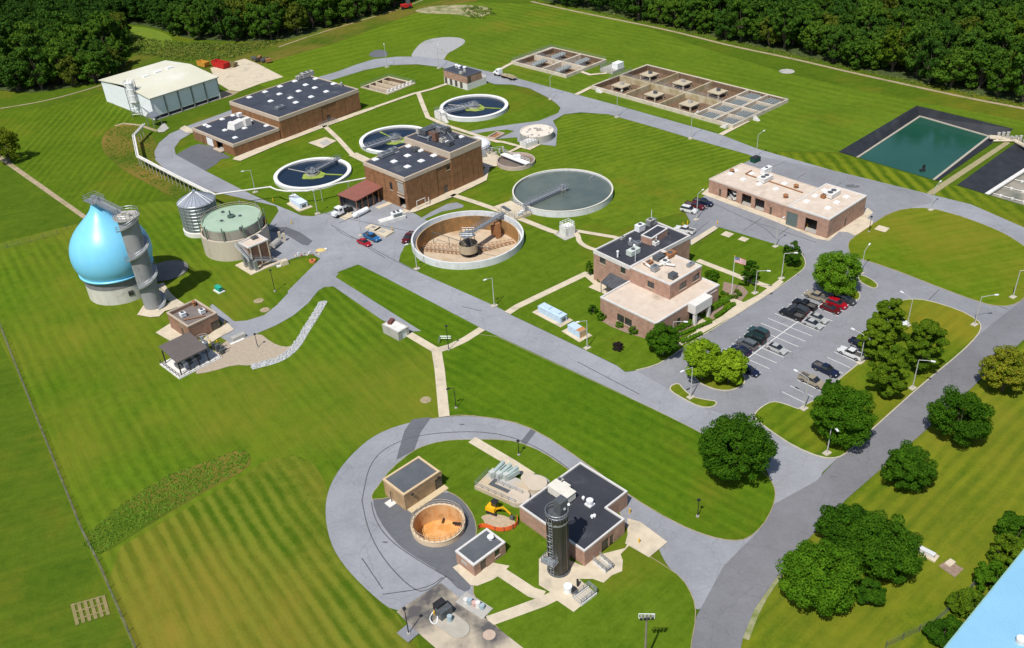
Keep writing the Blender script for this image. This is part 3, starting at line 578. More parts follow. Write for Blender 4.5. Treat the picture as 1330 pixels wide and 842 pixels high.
def building(name, label, F, h, wallm, roofm, trimm, opsA=(), opsB=(), z0=0.0, par=.45, trim=.5, opsA2=(), opsB2=(), joints=0, cat='building', root=None, base=None, floor=True, ribs=None):
    """opsX: (start, width, bottom, height, kind); A2/B2 are the hidden far walls; joints = spacing of the vertical recesses in the wall"""
    la, lb = F.la, F.lb
    if root is None:
        c = F.p(la/2, lb/2); root = thing(name, label, cat, (c.x, c.y, 0))
    def ops(o):
        d = {}
        for s, w_, zb, hh, k in o: d.setdefault((s, s+w_), []).append((zb, zb+hh))
        return [(a, b, z) for (a, b), z in d.items()]
    top = h-trim; wm = MB()
    wall_run(wm, F, 'a', 0, la, z0, top, ops(opsA)); wall_run(wm, F, 'b', .3, lb, z0, top, ops(opsB))
    wall_run(wm, F, 'a', .3, la, z0, top, ops(opsA2), back=lb); wall_run(wm, F, 'b', .3, lb-.3, z0, top, ops(opsB2), back=la)
    if joints:
        for L_, side, oo in ((la, 'a', opsA), (lb, 'b', opsB)):
            n = max(1, int(round(L_/joints))); wd = L_/n
            for i in range(n):
                u0, u1 = i*wd+.09, (i+1)*wd-.09; m_ = (u0+u1)/2
                for v0, v1 in ((u0, m_-.035), (m_+.035, u1)):
                    if any(s < v1 and s+w_ > v0 for s, w_, *_ in oo): continue
                    if side == 'a': F.box(wm, v0, v1, -.16, -.001, z0, top-.01)
                    else: F.box(wm, -.16, -.001, v0, v1, z0, top-.01)
    wm.build('wall', wallm, root)
    e = .22 if joints else .06; cm = MB()
    F.box(cm, -e, la+.06, -e, .32, top, h); F.box(cm, -e, la+.06, lb-.32, lb+.06, top, h)
    F.box(cm, -e, .32, .32, lb-.32, top, h); F.box(cm, la-.32, la+.06, .32, lb-.32, top, h)
    cm.build('parapet', trimm, root)
    rm = MB(); F.box(rm, .32, la-.32, .32, lb-.32, h-par-.25, h-par); roof = rm.build('roof', roofm, root)
    if floor and z0 < .1: F.box(MB(), .31, la-.31, .31, lb-.31, .12, .16).build('floor', CONCG, root)
    for side, oo, bk in (('a', opsA, None), ('b', opsB, None), ('a', opsA2, lb), ('b', opsB2, la)):
        for s, w_, zb, hh, k in oo:
            if k != 'open': fill(F, root, side, s, s+w_, zb, zb+hh, k, back=bk)
    return root, roof
def onroof(F, h, px): a, b = F.loc(px, h); return F.p(min(max(a, 1.1), F.la-1.1), min(max(b, 1.1), F.lb-1.1), h)
def domes(root, F, z, pxs, s=1.3, m_=None, name='skylight'):
    for px in pxs:
        q = onroof(F, z, px); mb = MB(); mb.box(q.x, q.y, z-.02, s, s, .22, F.rot); mb.box(q.x, q.y, z+.2, s*.92, s*.92, .28, F.rot, taper=.6); mb.build(name, m_ or WHITE, root)
def acunit(root, F, z, px, sx, sy, h, m_=None, fans=1, name='rooftop_unit', rot=0):
    q = onroof(F, z, px); c, d = math.cos(F.rot+rot), math.sin(F.rot+rot); mb = MB()
    for a in (-1, 1): mb.box(q.x+c*a*sx*.35, q.y+d*a*sx*.35, z-.02, .15, sy*.9, .24, F.rot+rot)
    mb.box(q.x, q.y, z+.2, sx, sy, h, F.rot+rot); mb.box(q.x, q.y, z+.2+h, sx+.1, sy+.1, .06, F.rot+rot)
    o = mb.build(name, m_ or WHITE, root)
    f = MB()
    for i in range(fans):
        u = (i-(fans-1)/2)*sx/max(fans, 1)*.8; f.cyl(q.x+c*u, q.y+d*u, z+.26+h, z+.45+h, min(sx/fans, sy)*.32, n=14)
    f.build('fan', STEELD, o); return o
def vents(root, F, z, pxs, r=.3, h=.9, m_=None, cap=True):
    for px in pxs:
        q = onroof(F, z, px); mb = MB(); mb.cyl(q.x, q.y, z-.02, z+h, r, n=10)
        if cap: mb.cyl(q.x, q.y, z+h, z+h+.25, r*1.6, r*1.1, n=10)
        mb.build('roof_vent', m_ or STEEL, root)
def zq(pt, off, s): return (off[0]+pt[0]/s, off[1]+pt[1]/s)
def Z(off, s): return lambda *p: (off[0]+p[0]/s, off[1]+p[1]/s)
def piece(F, root, name, m_, a0, a1, b0, b1, z0, z1): return F.box(MB(), a0, a1, b0, b1, z0, z1).build(name, m_, root)

# --- white storage building
h = 9.0
F = frame3((134.7,101.7), (194.1,126.4), (277.8,98.3), h); A_, B_ = F.la, F.lb
STW = mat('white_sheet_wall', (.80,.83,.86), (.72,.75,.78), scale=.5, rough=.6); STR = mat('cream_sheet_roof', (.62,.60,.47), (.54,.53,.42), scale=.12, rough=.7, c3=(.66,.65,.56), s3=.06, k3=.55)
c = F.p(A_/2, B_/2); st = thing('storage_building', 'long white metal storage building with cream low gable roof at the edge of the wood', 'building', (c.x, c.y, 0))
mb = MB(); F.box(mb, 0, A_, 0, .3, .25, h-.3); F.box(mb, 0, A_, B_-.3, B_, .25, h-.3); F.box(mb, A_-.3, A_, .3, B_-.3, .25, h-.3)
n = 5
for i in range(n): F.box(mb, .16, .36, B_*i/n+.35, B_*(i+1)/n-.35, 1.5, h-.4)
for i in range(24): F.box(mb, A_*i/24, A_*i/24+.12, -.07, -.001, .25, h-.3)
mb.build('wall', STW, st)
mb = MB()
for i in range(n+1): F.box(MB(), .0, .5, B_*i/n-.2 if i else .0, B_*i/n+.2, 0, h-.3).build('column', STEEL, st)
piece(F, st, 'plinth', CONCG, 0, A_, -.12, B_+.12, -.2, .24)
P = [F.p(-.8, -.5, h-.3), F.p(-.8, B_+.5, h-.3), F.p(A_/2, B_+.5, h+1.5), F.p(A_/2, -.5, h+1.5), F.p(A_+.8, -.5, h-.3), F.p(A_+.8, B_+.5, h-.3)]
lo = [Vector((p.x, p.y, p.z-.3)) for p in P]
rf = MB().add(P+lo, [(0,1,2,3),(3,2,5,4),(7,6,9,8),(8,9,10,11),(0,6,7,1),(4,5,11,10),(0,3,9,6),(3,4,10,9),(1,7,8,2),(2,8,11,5)]).build('roof', STR, st)
mb = MB(); F.box(mb, -.95, -.8, -.5, B_+.5, h-.62, h-.28); mb.build('gutter', STEEL, st)
for px in ((190,101), (205,95.5), (220.5,90)):
    q = onroof(F, h+1.0, px); MB().box(q.x, q.y, h+.5, 2.6, 1.6, 1.4, F.rot).build('roof_vent', WHITE, rf)

# --- filter building: low part and tall part
z5 = Z((220, 60), 5.2625)
hl = rise((305.1,203.8), (302.7,187.7)); F = frame3((248.5,166.4), (302.7,187.7), (362.5,166.4), hl)
fb, _ = building('filter_building', 'brown brick flat-roofed hall of two heights beside the looping road, dotted with white skylights', F, hl, BRICKB, ROOFD, TRIM,
    opsA=((F.la*.27, 4.2, .15, 3.6, 'open'), (F.la*.52, 4.2, .15, 3.8, 'garagew')), par=.3, trim=1.0, joints=6)
domes(fb, F, hl-.3, [z5(225,533), z5(338,493), z5(410,467), z5(270,552), z5(380,577), z5(553,512), z5(682,540), z5(450,628), z5(420,525), z5(515,563)], 1.5)
piece(F, fb, 'loading_canopy', TRIM, F.la*.25, F.la*.25+5, -1.6, -.17, .3, .7)
q = onroof(F, hl, z5(465,545)); mb = MB(); mb.box(q.x, q.y, hl-.3, 6.5, 3.6, 1.9, F.rot+.25, taper=.85); mb.box(q.x+3.3, q.y+1, hl-.3, 2.2, 2, 2.6, F.rot); mb.build('rooftop_unit', CONCW, fb)
q = onroof(F, hl, z5(490,470)); MB().box(q.x, q.y, hl-.3, 1.6, 1.6, 1.2, F.rot).build('rooftop_unit', WHITE, fb)
hh = rise((366.7,181.6), (362.1,153.1)); F = frame3((304.9,129.4), (362.1,153.1), (460,114.2), hh)
building('', '', F, hh, BRICKB, ROOFD, TRIM, opsB=((F.lb*.56, 1.6, .15, 2.4, 'door'),), par=.3, trim=1.3, joints=6.5, root=fb)
domes(fb, F, hh-.3, [z5(547,352), z5(655,315), z5(757,278), z5(858,242), z5(693,378), z5(753,330), z5(885,310), z5(932,267), z5(828,356), z5(970,349), z5(1007,223), z5(995,287), z5(1123,260), z5(1073,313), z5(865,388)], 1.7)
acunit(fb, F, hh-.3, z5(757,428), 3, 2, .7, STEEL); acunit(fb, F, hh-.3, z5(950,196), 5, 2.2, 1.6, CONCG, 2); acunit(fb, F, hh-.3, z5(868,216), 3, 1.6, 1.2, CONCG); vents(fb, F, hh-.3, [z5(880,213), z5(1220,262), z5(770,204)], .3, 1.4)
q = F.p(F.la*.02-2.4, F.lb*.5); mb = MB(); 
for i in range(3): rail(mb, [tuple(F.p(-1.0-i*1.2, F.lb*.42)[:2]), tuple(F.p(-1.0-i*1.2, F.lb*.62)[:2])], .25, 1.1, .05, 1.4)
mb.build('railing', STEEL, fb)

# --- process building in the middle
z7 = Z((440, 140), 6.015)
hl = rise((529.8,273.8), (525.1,231.4)); F = frame3((473.3,209.5), (525.1,231.4), (583.8,205.7), hl); Flow = F
A_ = F.la
pb, _ = building('process_building', 'tall brown brick building with stepped dark roof and red lean-to, between the round tanks', F, hl, BRICKB, ROOFD, TRIM,
    opsA=((.9, 2.9, .15, 3.4, 'open'), (.9, 2.9, 5.0, 3.4, 'louver'), (2.4, 1.3, 9.0, 1.6, 'window') if 0 else (6.2, 1.3, 4.6, 2.4, 'window')), opsB=((F.lb*.9, 1.3, 7.0, 1.3, 'window'), (F.lb*.88-1.4, 1.6, .15, 2.6, 'door')), par=.35, trim=1.1, joints=5.2)
# metal frames of the bay openings
mb = MB()
for a0, a1, z0_, z1_ in ((.7, 4.0, 3.6, 4.1), (.7, 4.0, 4.6, 5.0), (.7, 4.0, 8.4, 8.8)): F.box(MB(), a0, a1, -.24, -.165, z0_, z1_).build('lintel', TRIM, pb)
domes(pb, F, hl-.35, [z7(282,405), z7(435,342), z7(540,293), z7(432,423), z7(538,377), z7(645,335), z7(537,463), z7(645,418), z7(750,373)], 1.7)
acunit(pb, F, hl-.35, z7(345,365), 4.5, 2.4, .8, STEEL, 2); acunit(pb, F, hl-.35, z7(600,338), 2, 2, .8, STEELD); acunit(pb, F, hl-.35, z7(385,335), 2.5, 1.6, 1.2, STEEL)
hh = rise((587.1,248.1), (584.3,198.5)); F = frame3((530.3,176.2), (584.3,198.5), (619.6,179.9), hh)
building('', '', F, hh, BRICKB, ROOFD, TRIM, par=.35, trim=1.9, joints=5, root=pb)
domes(pb, F, hh-.35, [z7(637,197), z7(737,155), z7(840,190), z7(957,230), z7(853,270)], 1.5)
for k, (p_, sx_, sy_, h_) in enumerate((((715,190), 6.5, 3, 1.3), ((760,262), 1.6, 1.6, 2.6), ((800,190), 2.5, 2, 1.6), ((845,195), 2.2, 1.5, 1.4), ((815,270), 1.8, 1.4, 1.1), ((870,295), 2, 1.4, 1), ((735,222), 2, 1.6, 1.2), ((755,165), 1.5, 1.5, 1.4), ((915,240), 1.2, 1, .8), ((580,190), 1.3, 1, 1.2))):
    acunit(pb, F, hh-.35, z7(*p_), sx_, sy_, h_, (STEELD, BRICKD, STEEL, STEELD, CONCG)[k % 5], name='rooftop_unit')
mb = MB()
for a, b in (((690,240), (800,190)), ((760,150), (830,210)), ((620,225), (700,250)), ((850,200), (900,260))):
    p0, p1 = onroof(F, hh, z7(*a)), onroof(F, hh, z7(*b)); p0.z = p1.z = hh+.3; mb.tube(p0, p1, .18)
mb.build('duct', STEEL, pb)
vents(pb, F, hh-.35, [z7(560,185), z7(655,135), z7(880,165), z7(700,262)], .25, 1.2)
# red roofed lean-to against the left-hand wall
z3 = Z((340, 130), 4.21)
Fs = frame3(z3(412,515), z3(515,552), z3(672,475), 4.2)
RED = mat('red_brown_sheet', (.27,.10,.075), (.22,.085,.065), scale=.4, rough=.7)
mb = MB(); P = [Fs.p(0, 0, 4.2), Fs.p(0, Fs.lb, 4.6), Fs.p(Fs.la, Fs.lb, 4.6), Fs.p(Fs.la, 0, 4.2)]; lo = [Vector((p.x, p.y, p.z-.25)) for p in P]
mb.add(P+lo, [(3,2,1,0),(4,5,6,7),(0,1,5,4),(1,2,6,5),(2,3,7,6),(3,0,4,7)]).build('canopy_roof', RED, pb)
mb = MB()
for i in range(6):
    for a in (.3, Fs.la-.5): Fs.box(MB(), a, a+.2, Fs.lb*i/5.3+.2, Fs.lb*i/5.3+.4, 0, 3.95).build('canopy_post', RUST, pb)
mb = MB(); Fs.box(mb, Fs.la-.3, Fs.la-.2, .4, Fs.lb-.4, .1, 3.4); Fs.box(mb, 1.2, Fs.la-.6, 2, Fs.lb-3, .1, 2.3)
for i in range(14): Fs.box(mb, 1.0, 1.15, 2.3+i*(Fs.lb-6)/14, 2.6+i*(Fs.lb-6)/14, .2, 2.4)
mb.build('dewatering_press', STEELD, pb)
mb = MB(); rail(mb, [tuple(Flow.p(-1.6, Flow.lb*.12)[:2]), tuple(Flow.p(-1.6, Flow.lb*.3)[:2])], .25, 2.4, .1, 5, 1); rail(mb, [tuple(Flow.p(-2.0, Flow.lb*.35)[:2]), tuple(Flow.p(-.6, Flow.lb*.42)[:2])], .25, 1.5, .08, 2, 2)
mb.build('pipe_frame', CONCW, pb)

# --- small pump building
h = rise((607,117.8), (605.8,99.1)); F = frame3((576,90.1), (605.8,99.1), (625,92.3), h)
pk, _ = building('pump_building', 'small red brick pump building with white lower storey and dark roof by the north road', F, h, BRICKR, ROOFD, mat('dark_coping', (.1,.11,.13)), par=.1, trim=.25, z0=h*.46, floor=False)
A_, B_ = F.la, F.lb; mb = MB(); k = h*.46
wall_run(mb, F, 'a', 0, A_, 0, k, [(A_*f, A_*f+1.6, [(.1, 3.0)]) for f in (.2, .42, .64, .86)]); wall_run(mb, F, 'b', .3, B_, 0, k, []); wall_run(mb, F, 'a', .3, A_, 0, k, [], back=B_); wall_run(mb, F, 'b', .3, B_-.3, 0, k, [], back=A_)
F.box(mb, 0, .25, B_, B_+2.2, 0, k+.3); F.box(mb, .25, A_*.7, B_+2.0, B_+2.2, 0, k+.8)
mb.build('lower_wall', CONCW, pk)
for f in (.2, .42, .64, .86): fill(F, pk, 'a', A_*f, A_*f+1.6, .1, 3.0, 'door')
fill(F, pk, 'b', .6, 2.1, k+.2, k+2.4, 'door', back=None) if 0 else piece(F, pk, 'door', FRAME, -.06, -.001, .6, 2.0, k+.2, k+2.5)
vents(pk, F, h-.1, [(593,87.5), (596.5,88.8), (603.5,90.2)], .5, .9, WHITE); acunit(pk, F, h-.1, (601,96), 2.5, 1.5, .7, CONCG)

# --- admin building
zA = Z((740, 270), 4.21)
h1 = rise((778,412.5), (777.5,386.9)); F = frame3((777.5,386.9), (852.1,420.1), (937.1,370.9), h1); FA = F; A_, B_ = F.la, F.lb
ab, roof1 = building('office_building', 'salmon brick office building with stepped tan and black roofs beside the car park', F, h1, BRICKR, ROOFT, COPE,
    opsA=((A_*.42, 2.1, 1.2, 1.9, 'window'), (A_*.56, 2.1, 1.2, 1.9, 'window')), opsB=((B_*.14, 1.3, 1.1, 1.9, 'window'), (B_*.33, 1.3, 1.1, 1.9, 'window'), (B_*.52, 4.6, .15, 3.0, 'open')), par=.35, trim=.35, cat='office building')
# white portal over the entrance
PW_ = mat('portal_white', (.70,.68,.64), (.6,.58,.55), scale=.8)
mb = MB(); s_ = B_*.52; F.box(mb, -2.2, -.05, s_-.7, s_+5.3, 3.3, h1+.25); F.box(mb, -2.1, -1.4, s_-.5, s_+.2, .1, 3.3); F.box(mb, -2.1, -1.4, s_+4.4, s_+5.1, .1, 3.3)
mb.build('entrance_portal', PW_, ab)
piece(F, ab, 'entrance_door', GLASS, .5, .6, s_, s_+4.6, .16, 3.1)
piece(F, ab, 'wall_lettering', COPE, -.08, -.001, B_*.82, B_*.82+3.2, h1-1.25, h1-.95)
h2 = h1+rise((0, 0), (0, 0))*0+3.75
F = frame3((817.9,346.5), (870.6,369.3), (911.5,344.8), h2); A2, B2 = F.la, F.lb
building('', '', F, h2, BRICKR, ROOFT, COPE, opsA=((A2*.38, 2.0, h1+.6, 1.6, 'window'),), opsB=((B2*.3, 2.6, h1+.5, 1.8, 'window'), (B2*.72, 2.6, h1+.5, 1.8, 'window')), par=.3, trim=.35, z0=h1-.34, root=ab)
acunit(ab, F, h2-.3, zA(490,280), 3, 1.8, .8, STEELD, 2); acunit(ab, F, h2-.3, zA(555,262), 3, 1.8, .8, RUST, 1); acunit(ab, F, h2-.3, zA(563,385), 1.8, 1.5, 1.0, STEELD); acunit(ab, F, h2-.3, zA(520,308), 2, 1.6, .7, CONCW); acunit(ab, F, h2-.3, zA(465,345), 1.6, 1.4, 1.1, STEEL); acunit(ab, F, h2-.3, zA(430,310), 2.2, 1.2, .5, RUST); acunit(ab, F, h2-.3, zA(660,318), 2.2, .8, .5, STEEL)
mb = MB()
for a, b in (((450,335), (510,310)), ((510,310), (575,320)), ((400,300), (450,335)), ((540,270), (500,300))):
    p0, p1 = onroof(F, h2, zA(*a)), onroof(F, h2, zA(*b)); p0.z = p1.z = h2+.25; mb.tube(p0, p1, .28, 8)
mb.build('duct', CONCW, ab)
h3 = h2-.55
F3 = frame3((770.9,324.6), (818.4,346.5), (896.8,305.6), h3); A3, B3 = F3.la, F3.lb
building('', '', F3, h3, BRICKR, ROOFK, COPE, opsA=((A3*.66, 2.0, h3-2.7, 1.6, 'window'), (A3*.12, 1.6, h3-2.7, 1.6, 'window'), (A3*.66, 2.0, 1.0, 1.6, 'window') if 0 else (A3*.3, 1.8, 1.0, 2.3, 'window')), par=.3, trim=1.0, root=ab)
piece(F3, ab, 'canopy_roof', mat('canopy_glazing', (.06,.065,.075), (.10,.105,.115), scale=.6, rough=.3), -.2+0, A3*.62, -3.4, -.17, 3.3, 3.45) if 0 else None
Pc = [F3.p(.4, -.02, 4.4), F3.p(A3*.52, -.02, 4.4), F3.p(A3*.52, -3.4, 3.1), F3.p(.4, -3.4, 3.1)]; lo = [Vector((p.x, p.y, p.z-.14)) for p in Pc]
cp = MB().add(Pc+lo, [(0,1,2,3),(7,6,5,4),(0,4,5,1),(1,5,6,2),(2,6,7,3),(3,7,4,0)]).build('canopy_roof', mat('canopy_glazing', (.06,.065,.075), (.10,.105,.115), scale=.6, rough=.3), ab)
mb = MB()
for i in range(7):
    a = .4+(A3*.52-.4)*i/6; mb.obox(F3.p(a, -.05, 4.42), F3.p(a, -3.4, 3.12), .07, .07)
    if i % 2 == 0: F3.box(mb, a-.06, a+.06, -3.35, -3.23, .2, 2.95)
mb.build('rafter', STEELD, cp)
mb = MB(); hp = h3+1.7
P0 = onroof(F3, hp, zA(388,150)); P1 = onroof(F3, hp, zA(447,168)); P2 = onroof(F3, hp, zA(540,112)); Fp = Fr(*quadfit(zA(388,150), zA(447,168), zA(540,112), hp))
building('', '', Fp, hp, BRICKR, ROOFK, COPE, par=.1, trim=.2, z0=h3-.3, root=ab)
for p_, sx_, sy_, h_, mm in (((378,125), 2.2, 1.6, 1.6, WHITE), ((347,255), 3.2, 1.7, 1.2, mat('pale_green_unit', (.55,.6,.55))), ((340,205), 1.5, 1.3, .8, STEEL), ((375,205), 1.4, 1.2, .7, STEEL), ((470,205), 1.4, 1.2, .8, CONCW), ((345,100), 1.2, 1, .6, CONCG), ((385,72), 2.5, 1.5, 1.4, STEEL), ((430,95), 1.5, 1.2, 1.2, STEEL), ((405,85), 1.5, 1.5, 1.6, CONCG), ((262,162), 1.2, .8, .6, CONCG)):
    acunit(ab, F3, h3-.3, zA(*p_), sx_, sy_, h_, mm)
vents(ab, F3, h3-.3, [zA(330,200), zA(470,190), zA(440,90), zA(352,235), zA(262,270)], .22, 1.5, WHITE)
mb = MB()
for p_, hh_ in (((408,75), 4), ((382,300), 3.5)): q = onroof(F3, h3, zA(*p_)); mb.tube((q.x, q.y, h3-.3), (q.x, q.y, h3+hh_), .07)
mb.build('antenna_mast', WHITE, ab)

# --- garage with service bays
zG = Z((860, 190), 4.433)
hg = rise((920.9,250.5), (920.9,232.4)); F = frame3((920.9,232.4), (1023.5,267.8), (1061.5,247.3), hg)
F.lb = (at(959.3,210.8,hg)-at(920.9,232.4,hg)).length; A_, B_ = F.la, F.lb
def gs(x, y): a, b = F.loc(zG(x, y), 0); return a
bays = [(475, 527), (380, 436)]
def aop(F, x0, y0, x1, y1, zb, zt, kind): # opening on the left-hand wall between two pixels read at its foot
    s0 = F.loc(zG(x1, y1), 0)[0]; s1 = F.loc(zG(x0, y0), 0)[0]; return (min(s0, s1), abs(s1-s0), zb, zt, kind)
GT = mat('roof_trim_tan', (.55,.47,.40), (.5,.42,.36))
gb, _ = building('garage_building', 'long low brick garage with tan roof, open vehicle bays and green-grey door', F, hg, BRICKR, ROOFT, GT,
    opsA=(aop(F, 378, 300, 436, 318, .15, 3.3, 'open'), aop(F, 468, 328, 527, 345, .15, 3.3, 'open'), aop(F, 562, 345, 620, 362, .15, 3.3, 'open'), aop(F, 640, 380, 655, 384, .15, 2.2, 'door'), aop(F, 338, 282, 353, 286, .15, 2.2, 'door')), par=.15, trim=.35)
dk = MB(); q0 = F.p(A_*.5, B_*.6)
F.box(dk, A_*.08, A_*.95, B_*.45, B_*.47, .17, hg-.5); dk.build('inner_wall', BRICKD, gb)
acunit(gb, F, hg-.15, zG(590,198), 4.2, 2.6, 1.1, CONCW, 2); acunit(gb, F, hg-.15, zG(630,140), 3.6, 1.4, 1.5, WHITE)
domes(gb, F, hg-.15, [zG(467,193), zG(560,220), zG(655,248), zG(705,217), zG(395,160), zG(425,143), zG(515,160)], 1.4)
vents(gb, F, hg-.15, [zG(710,297), zG(400,152), zG(770,240)], .5, .8, RUST)
mb = MB()
for a, b in (((480,160), (540,180)), ((540,180), (640,210)), ((640,210), (810,268)), ((515,140), (480,160))):
    p0, p1 = onroof(F, hg, zG(*a)), onroof(F, hg, zG(*b)); p0.z = p1.z = hg-.05; mb.obox(p0, p1, .35, .18)
mb.build('roof_pipe', RUST, gb)
h2 = rise((1076.5,310.7), (1077.7,284.7)); F = frame3((1023.5,267.8), (1077.7,284.7), (1127.3,254.3), h2); A_, B_ = F.la, F.lb
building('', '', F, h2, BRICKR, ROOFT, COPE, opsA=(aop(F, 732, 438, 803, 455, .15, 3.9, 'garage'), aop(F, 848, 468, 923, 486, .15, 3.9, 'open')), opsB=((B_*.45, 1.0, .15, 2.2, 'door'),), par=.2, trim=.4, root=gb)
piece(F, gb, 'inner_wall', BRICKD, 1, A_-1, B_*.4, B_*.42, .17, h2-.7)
domes(gb, F, h2-.2, [zG(882,288), zG(935,256), zG(1060,293), zG(1005,325), zG(955,358), zG(832,320)], 1.4)
acunit(gb, F, h2-.2, zG(975,285), 4.5, 2.6, 1.0, CONCW, 2); acunit(gb, F, h2-.2, zG(930,297), 1.6, 1.2, .7, RUST)

# --- brick building by the blue tank and the shelter in front
zB = Z((190, 360), 6.013)
hb = rise((222.4,426.5), (217.4,405.4)); F = frame3((217.4,405.4), (243.6,424), (280.6,405.7), hb); A_, B_ = F.la, F.lb
bb, _ = building('control_building', 'small brown brick control building with deep parapet behind the dark shelter near the blue tank', F, hb, brick_mat('brick_mid', (.33,.18,.12), (.27,.14,.09)), mat('roof_brown_grey', (.20,.17,.16), (.15,.13,.12), scale=.5), TRIM,
    opsA=((A_*.3, 1.2, .2, 2.4, 'door'),), opsB=((B_*.72, 2.2, .2, 2.4, 'door'),), par=1.0, trim=.35)
acunit(bb, F, hb-1.0, zB(290,310), 1.2, 1.2, .9, WHITE); acunit(bb, F, hb-1.0, zB(440,285), 1.2, 1.2, .9, WHITE); vents(bb, F, hb-1.0, [zB(375,225)], .35, 1.2, RUST)
mb = MB(); p0, p1 = onroof(F, hb-.7, zB(290,335)), onroof(F, hb-.7, zB(460,300)); p0.z = p1.z = hb-.75; mb.tube(p0, p1, .12).build('roof_pipe', RUST, bb)
Fsh = frame3((209.1,454), (229.9,471.1), (268.2,451.1), 3.9); A_, B_ = Fsh.la, Fsh.lb; F = Fsh
c = F.p(A_/2, B_/2); sh = thing('equipment_shelter', 'open steel shelter with dark brown roof over pumps, below the control building', 'shelter', (c.x, c.y, 0))
SHR = mat('brown_seam_roof', (.125,.11,.105), (.15,.13,.125), scale=.3, rough=.5)
mb = MB(); P = [F.p(0, 0, 3.9), F.p(0, B_, 3.9), F.p(A_, B_, 4.9), F.p(A_, 0, 4.9)]; lo = [Vector((p.x, p.y, p.z-.3)) for p in P]
mb.add(P+lo, [(3,2,1,0),(4,5,6,7),(0,1,5,4),(1,2,6,5),(2,3,7,6),(3,0,4,7)])
for i in range(25): b = B_*i/24.; mb.obox(F.p(0, b, 3.92), F.p(A_, b, 4.92), .06, .07)
mb.build('roof', SHR, sh)
mb = MB()
for a in (.3, A_-.3):
    for i in range(4): b = .3+(B_-.6)*i/3; F.box(MB(), a-.12, a+.12, b-.12, b+.12, .3, 3.62).build('post', BLACK, sh)
mb = MB(); F.box(mb, -.6, A_+.6, -.8, B_+2.5, -.1, .3); mb.build('slab', CONCW, sh)
mb = MB(); rail(mb, [tuple(F.p(-.4, -.6)[:2]), tuple(F.p(-.4, B_+2.2)[:2])], .3, 1.1, .05, 1.3); rail(mb, [tuple(F.p(-.4, -.6)[:2]), tuple(F.p(A_+.3, -.6)[:2])], .3, 1.1, .05, 1.3); mb.build('railing', BLACK, sh)
for k in range(5):
    b = 1.5+k*(B_-3)/4; mb = MB(); q = F.p(A_*.45, b); mb.box(q.x, q.y, .3, 1.1, 2.2, .9, F.rot); mb.cyl(q.x, q.y, 1.2, 2.4, .35, n=10); mb.build('pump', (STEELD, CONCW, STEELD, CONCG, STEELD)[k], sh)
F = Fsh; q = F.p(A_*.6, B_+1.3); mb = MB(); mb.cyl(q.x, q.y, .3, 2.6, 1.0, n=18); mb.cyl(q.x, q.y, 2.6, 3.1, 1.0, .4, n=18); mb.cyl(q.x, q.y, 3.1, 4.2, .4, n=12)
ex = mb.build('vent_stack', STEEL, None); tag(ex, 'round grey steel fan housing beside the brown shelter roof', 'fan housing')
ring_rail(MB(), q.x, q.y, 1.4, 4.4-.3-1, 1.0, 14).build('railing', CONCW, ex)
mb = MB()
for k in range(5): q2 = F.p(A_*.1+k*.8, B_+3.2+(k % 2)*.8); mb.box(q2.x, q2.y, .2, .7, .7, 1.1+.3*(k % 3), F.rot); mb.tube((q2.x, q2.y, 1.0), (q2.x+1.0, q2.y+.6, 1.4), .12)
tag(mb.build('pipe_manifold', STEELD), 'dark cluster of pipes and valves at the right end of the brown shelter', 'pipework')

# --- tan building, small brick building and the screen building inside the loop
zT = Z((480, 580), 6.015); zS = Z((470, 560), 2.985)
ht = rise((526.5,664.5), (524.1,642.8)); F = frame3((495,623.6), (524.1,642.8), (572.8,613.3), ht); A_, B_ = F.la, F.lb
ROOFG = mat('roof_membrane_grey', (.085,.092,.105), (.11,.118,.13), scale=.4, rough=.8)
tb, _ = building('pump_house', 'tan brick pump house with grey flat roof behind the open orange tank', F, ht, BRICKT, ROOFG, mat('tan_coping', (.62,.47,.29), (.55,.41,.25)), opsB=((B_*.84, 1.7, .15, 2.5, 'door'),), opsA=(), par=.15, trim=.3)
piece(F, tb, 'plinth', mat('tan_apron', (.60,.48,.30), (.52,.42,.27)), -1.3, -.02, .3, B_+.6, -.1, .3); piece(F, tb, 'step', CONCW, A_*.45, A_*.72, -1.5, -.02, -.1, .28)
mb = MB(); q = F.p(A_*.6, -.4); mb.tube((q.x, q.y, .3), (q.x, q.y, 2.8), .09); mb.build('standpipe', STEELD, tb)
mb = MB()
for b in (B_*.2, B_*.92): q = F.p(-.35, b, 3.4); mb.box(q.x, q.y, 3.0, .5, .3, .25, F.rot)
mb.build('wall_lamp', BLACK, tb)
hs = rise((615.7,750.3), (615.1,734.2)); F = frame3((588.9,717.5), (615.1,734.2), (658.3,705.7), hs); A_, B_ = F.la, F.lb
sb, _ = building('valve_house', 'little brick valve house with grey flat roof and white edge, right of the orange tank', F, hs, BRICKR, ROOFG, COPE, opsB=((B_*.2, 1.3, .15, 2.3, 'door'), (B_*.66, 1.1, 1.0, 1.5, 'window')), opsA=((A_*.4, 1.6, 1.0, 1.0, 'louver'),), par=.15, trim=.3)
vents(sb, F, hs-.15, [zS(508,413)], .4, .6, WHITE)
h = rise((759,736.9), (759,716.1)); F = frame3((671.8,659), (759,716.1), (814.5,675.8), h)
N = F.N; b1 = F.lb; aC = F.loc((787.2,659.6), h); A_ = F.la; bB = F.loc((818.5,638), h)
c = F.p(A_/2, b1/2); wb = thing('screen_building', 'large L-shaped brick building with black membrane roof behind the dark steel silo', 'building', (c.x, c.y, 0))
ax = aC[0]; b2 = b1+max(4, F.loc((818.5,638), h)[1]-b1) if 0 else aC[1]
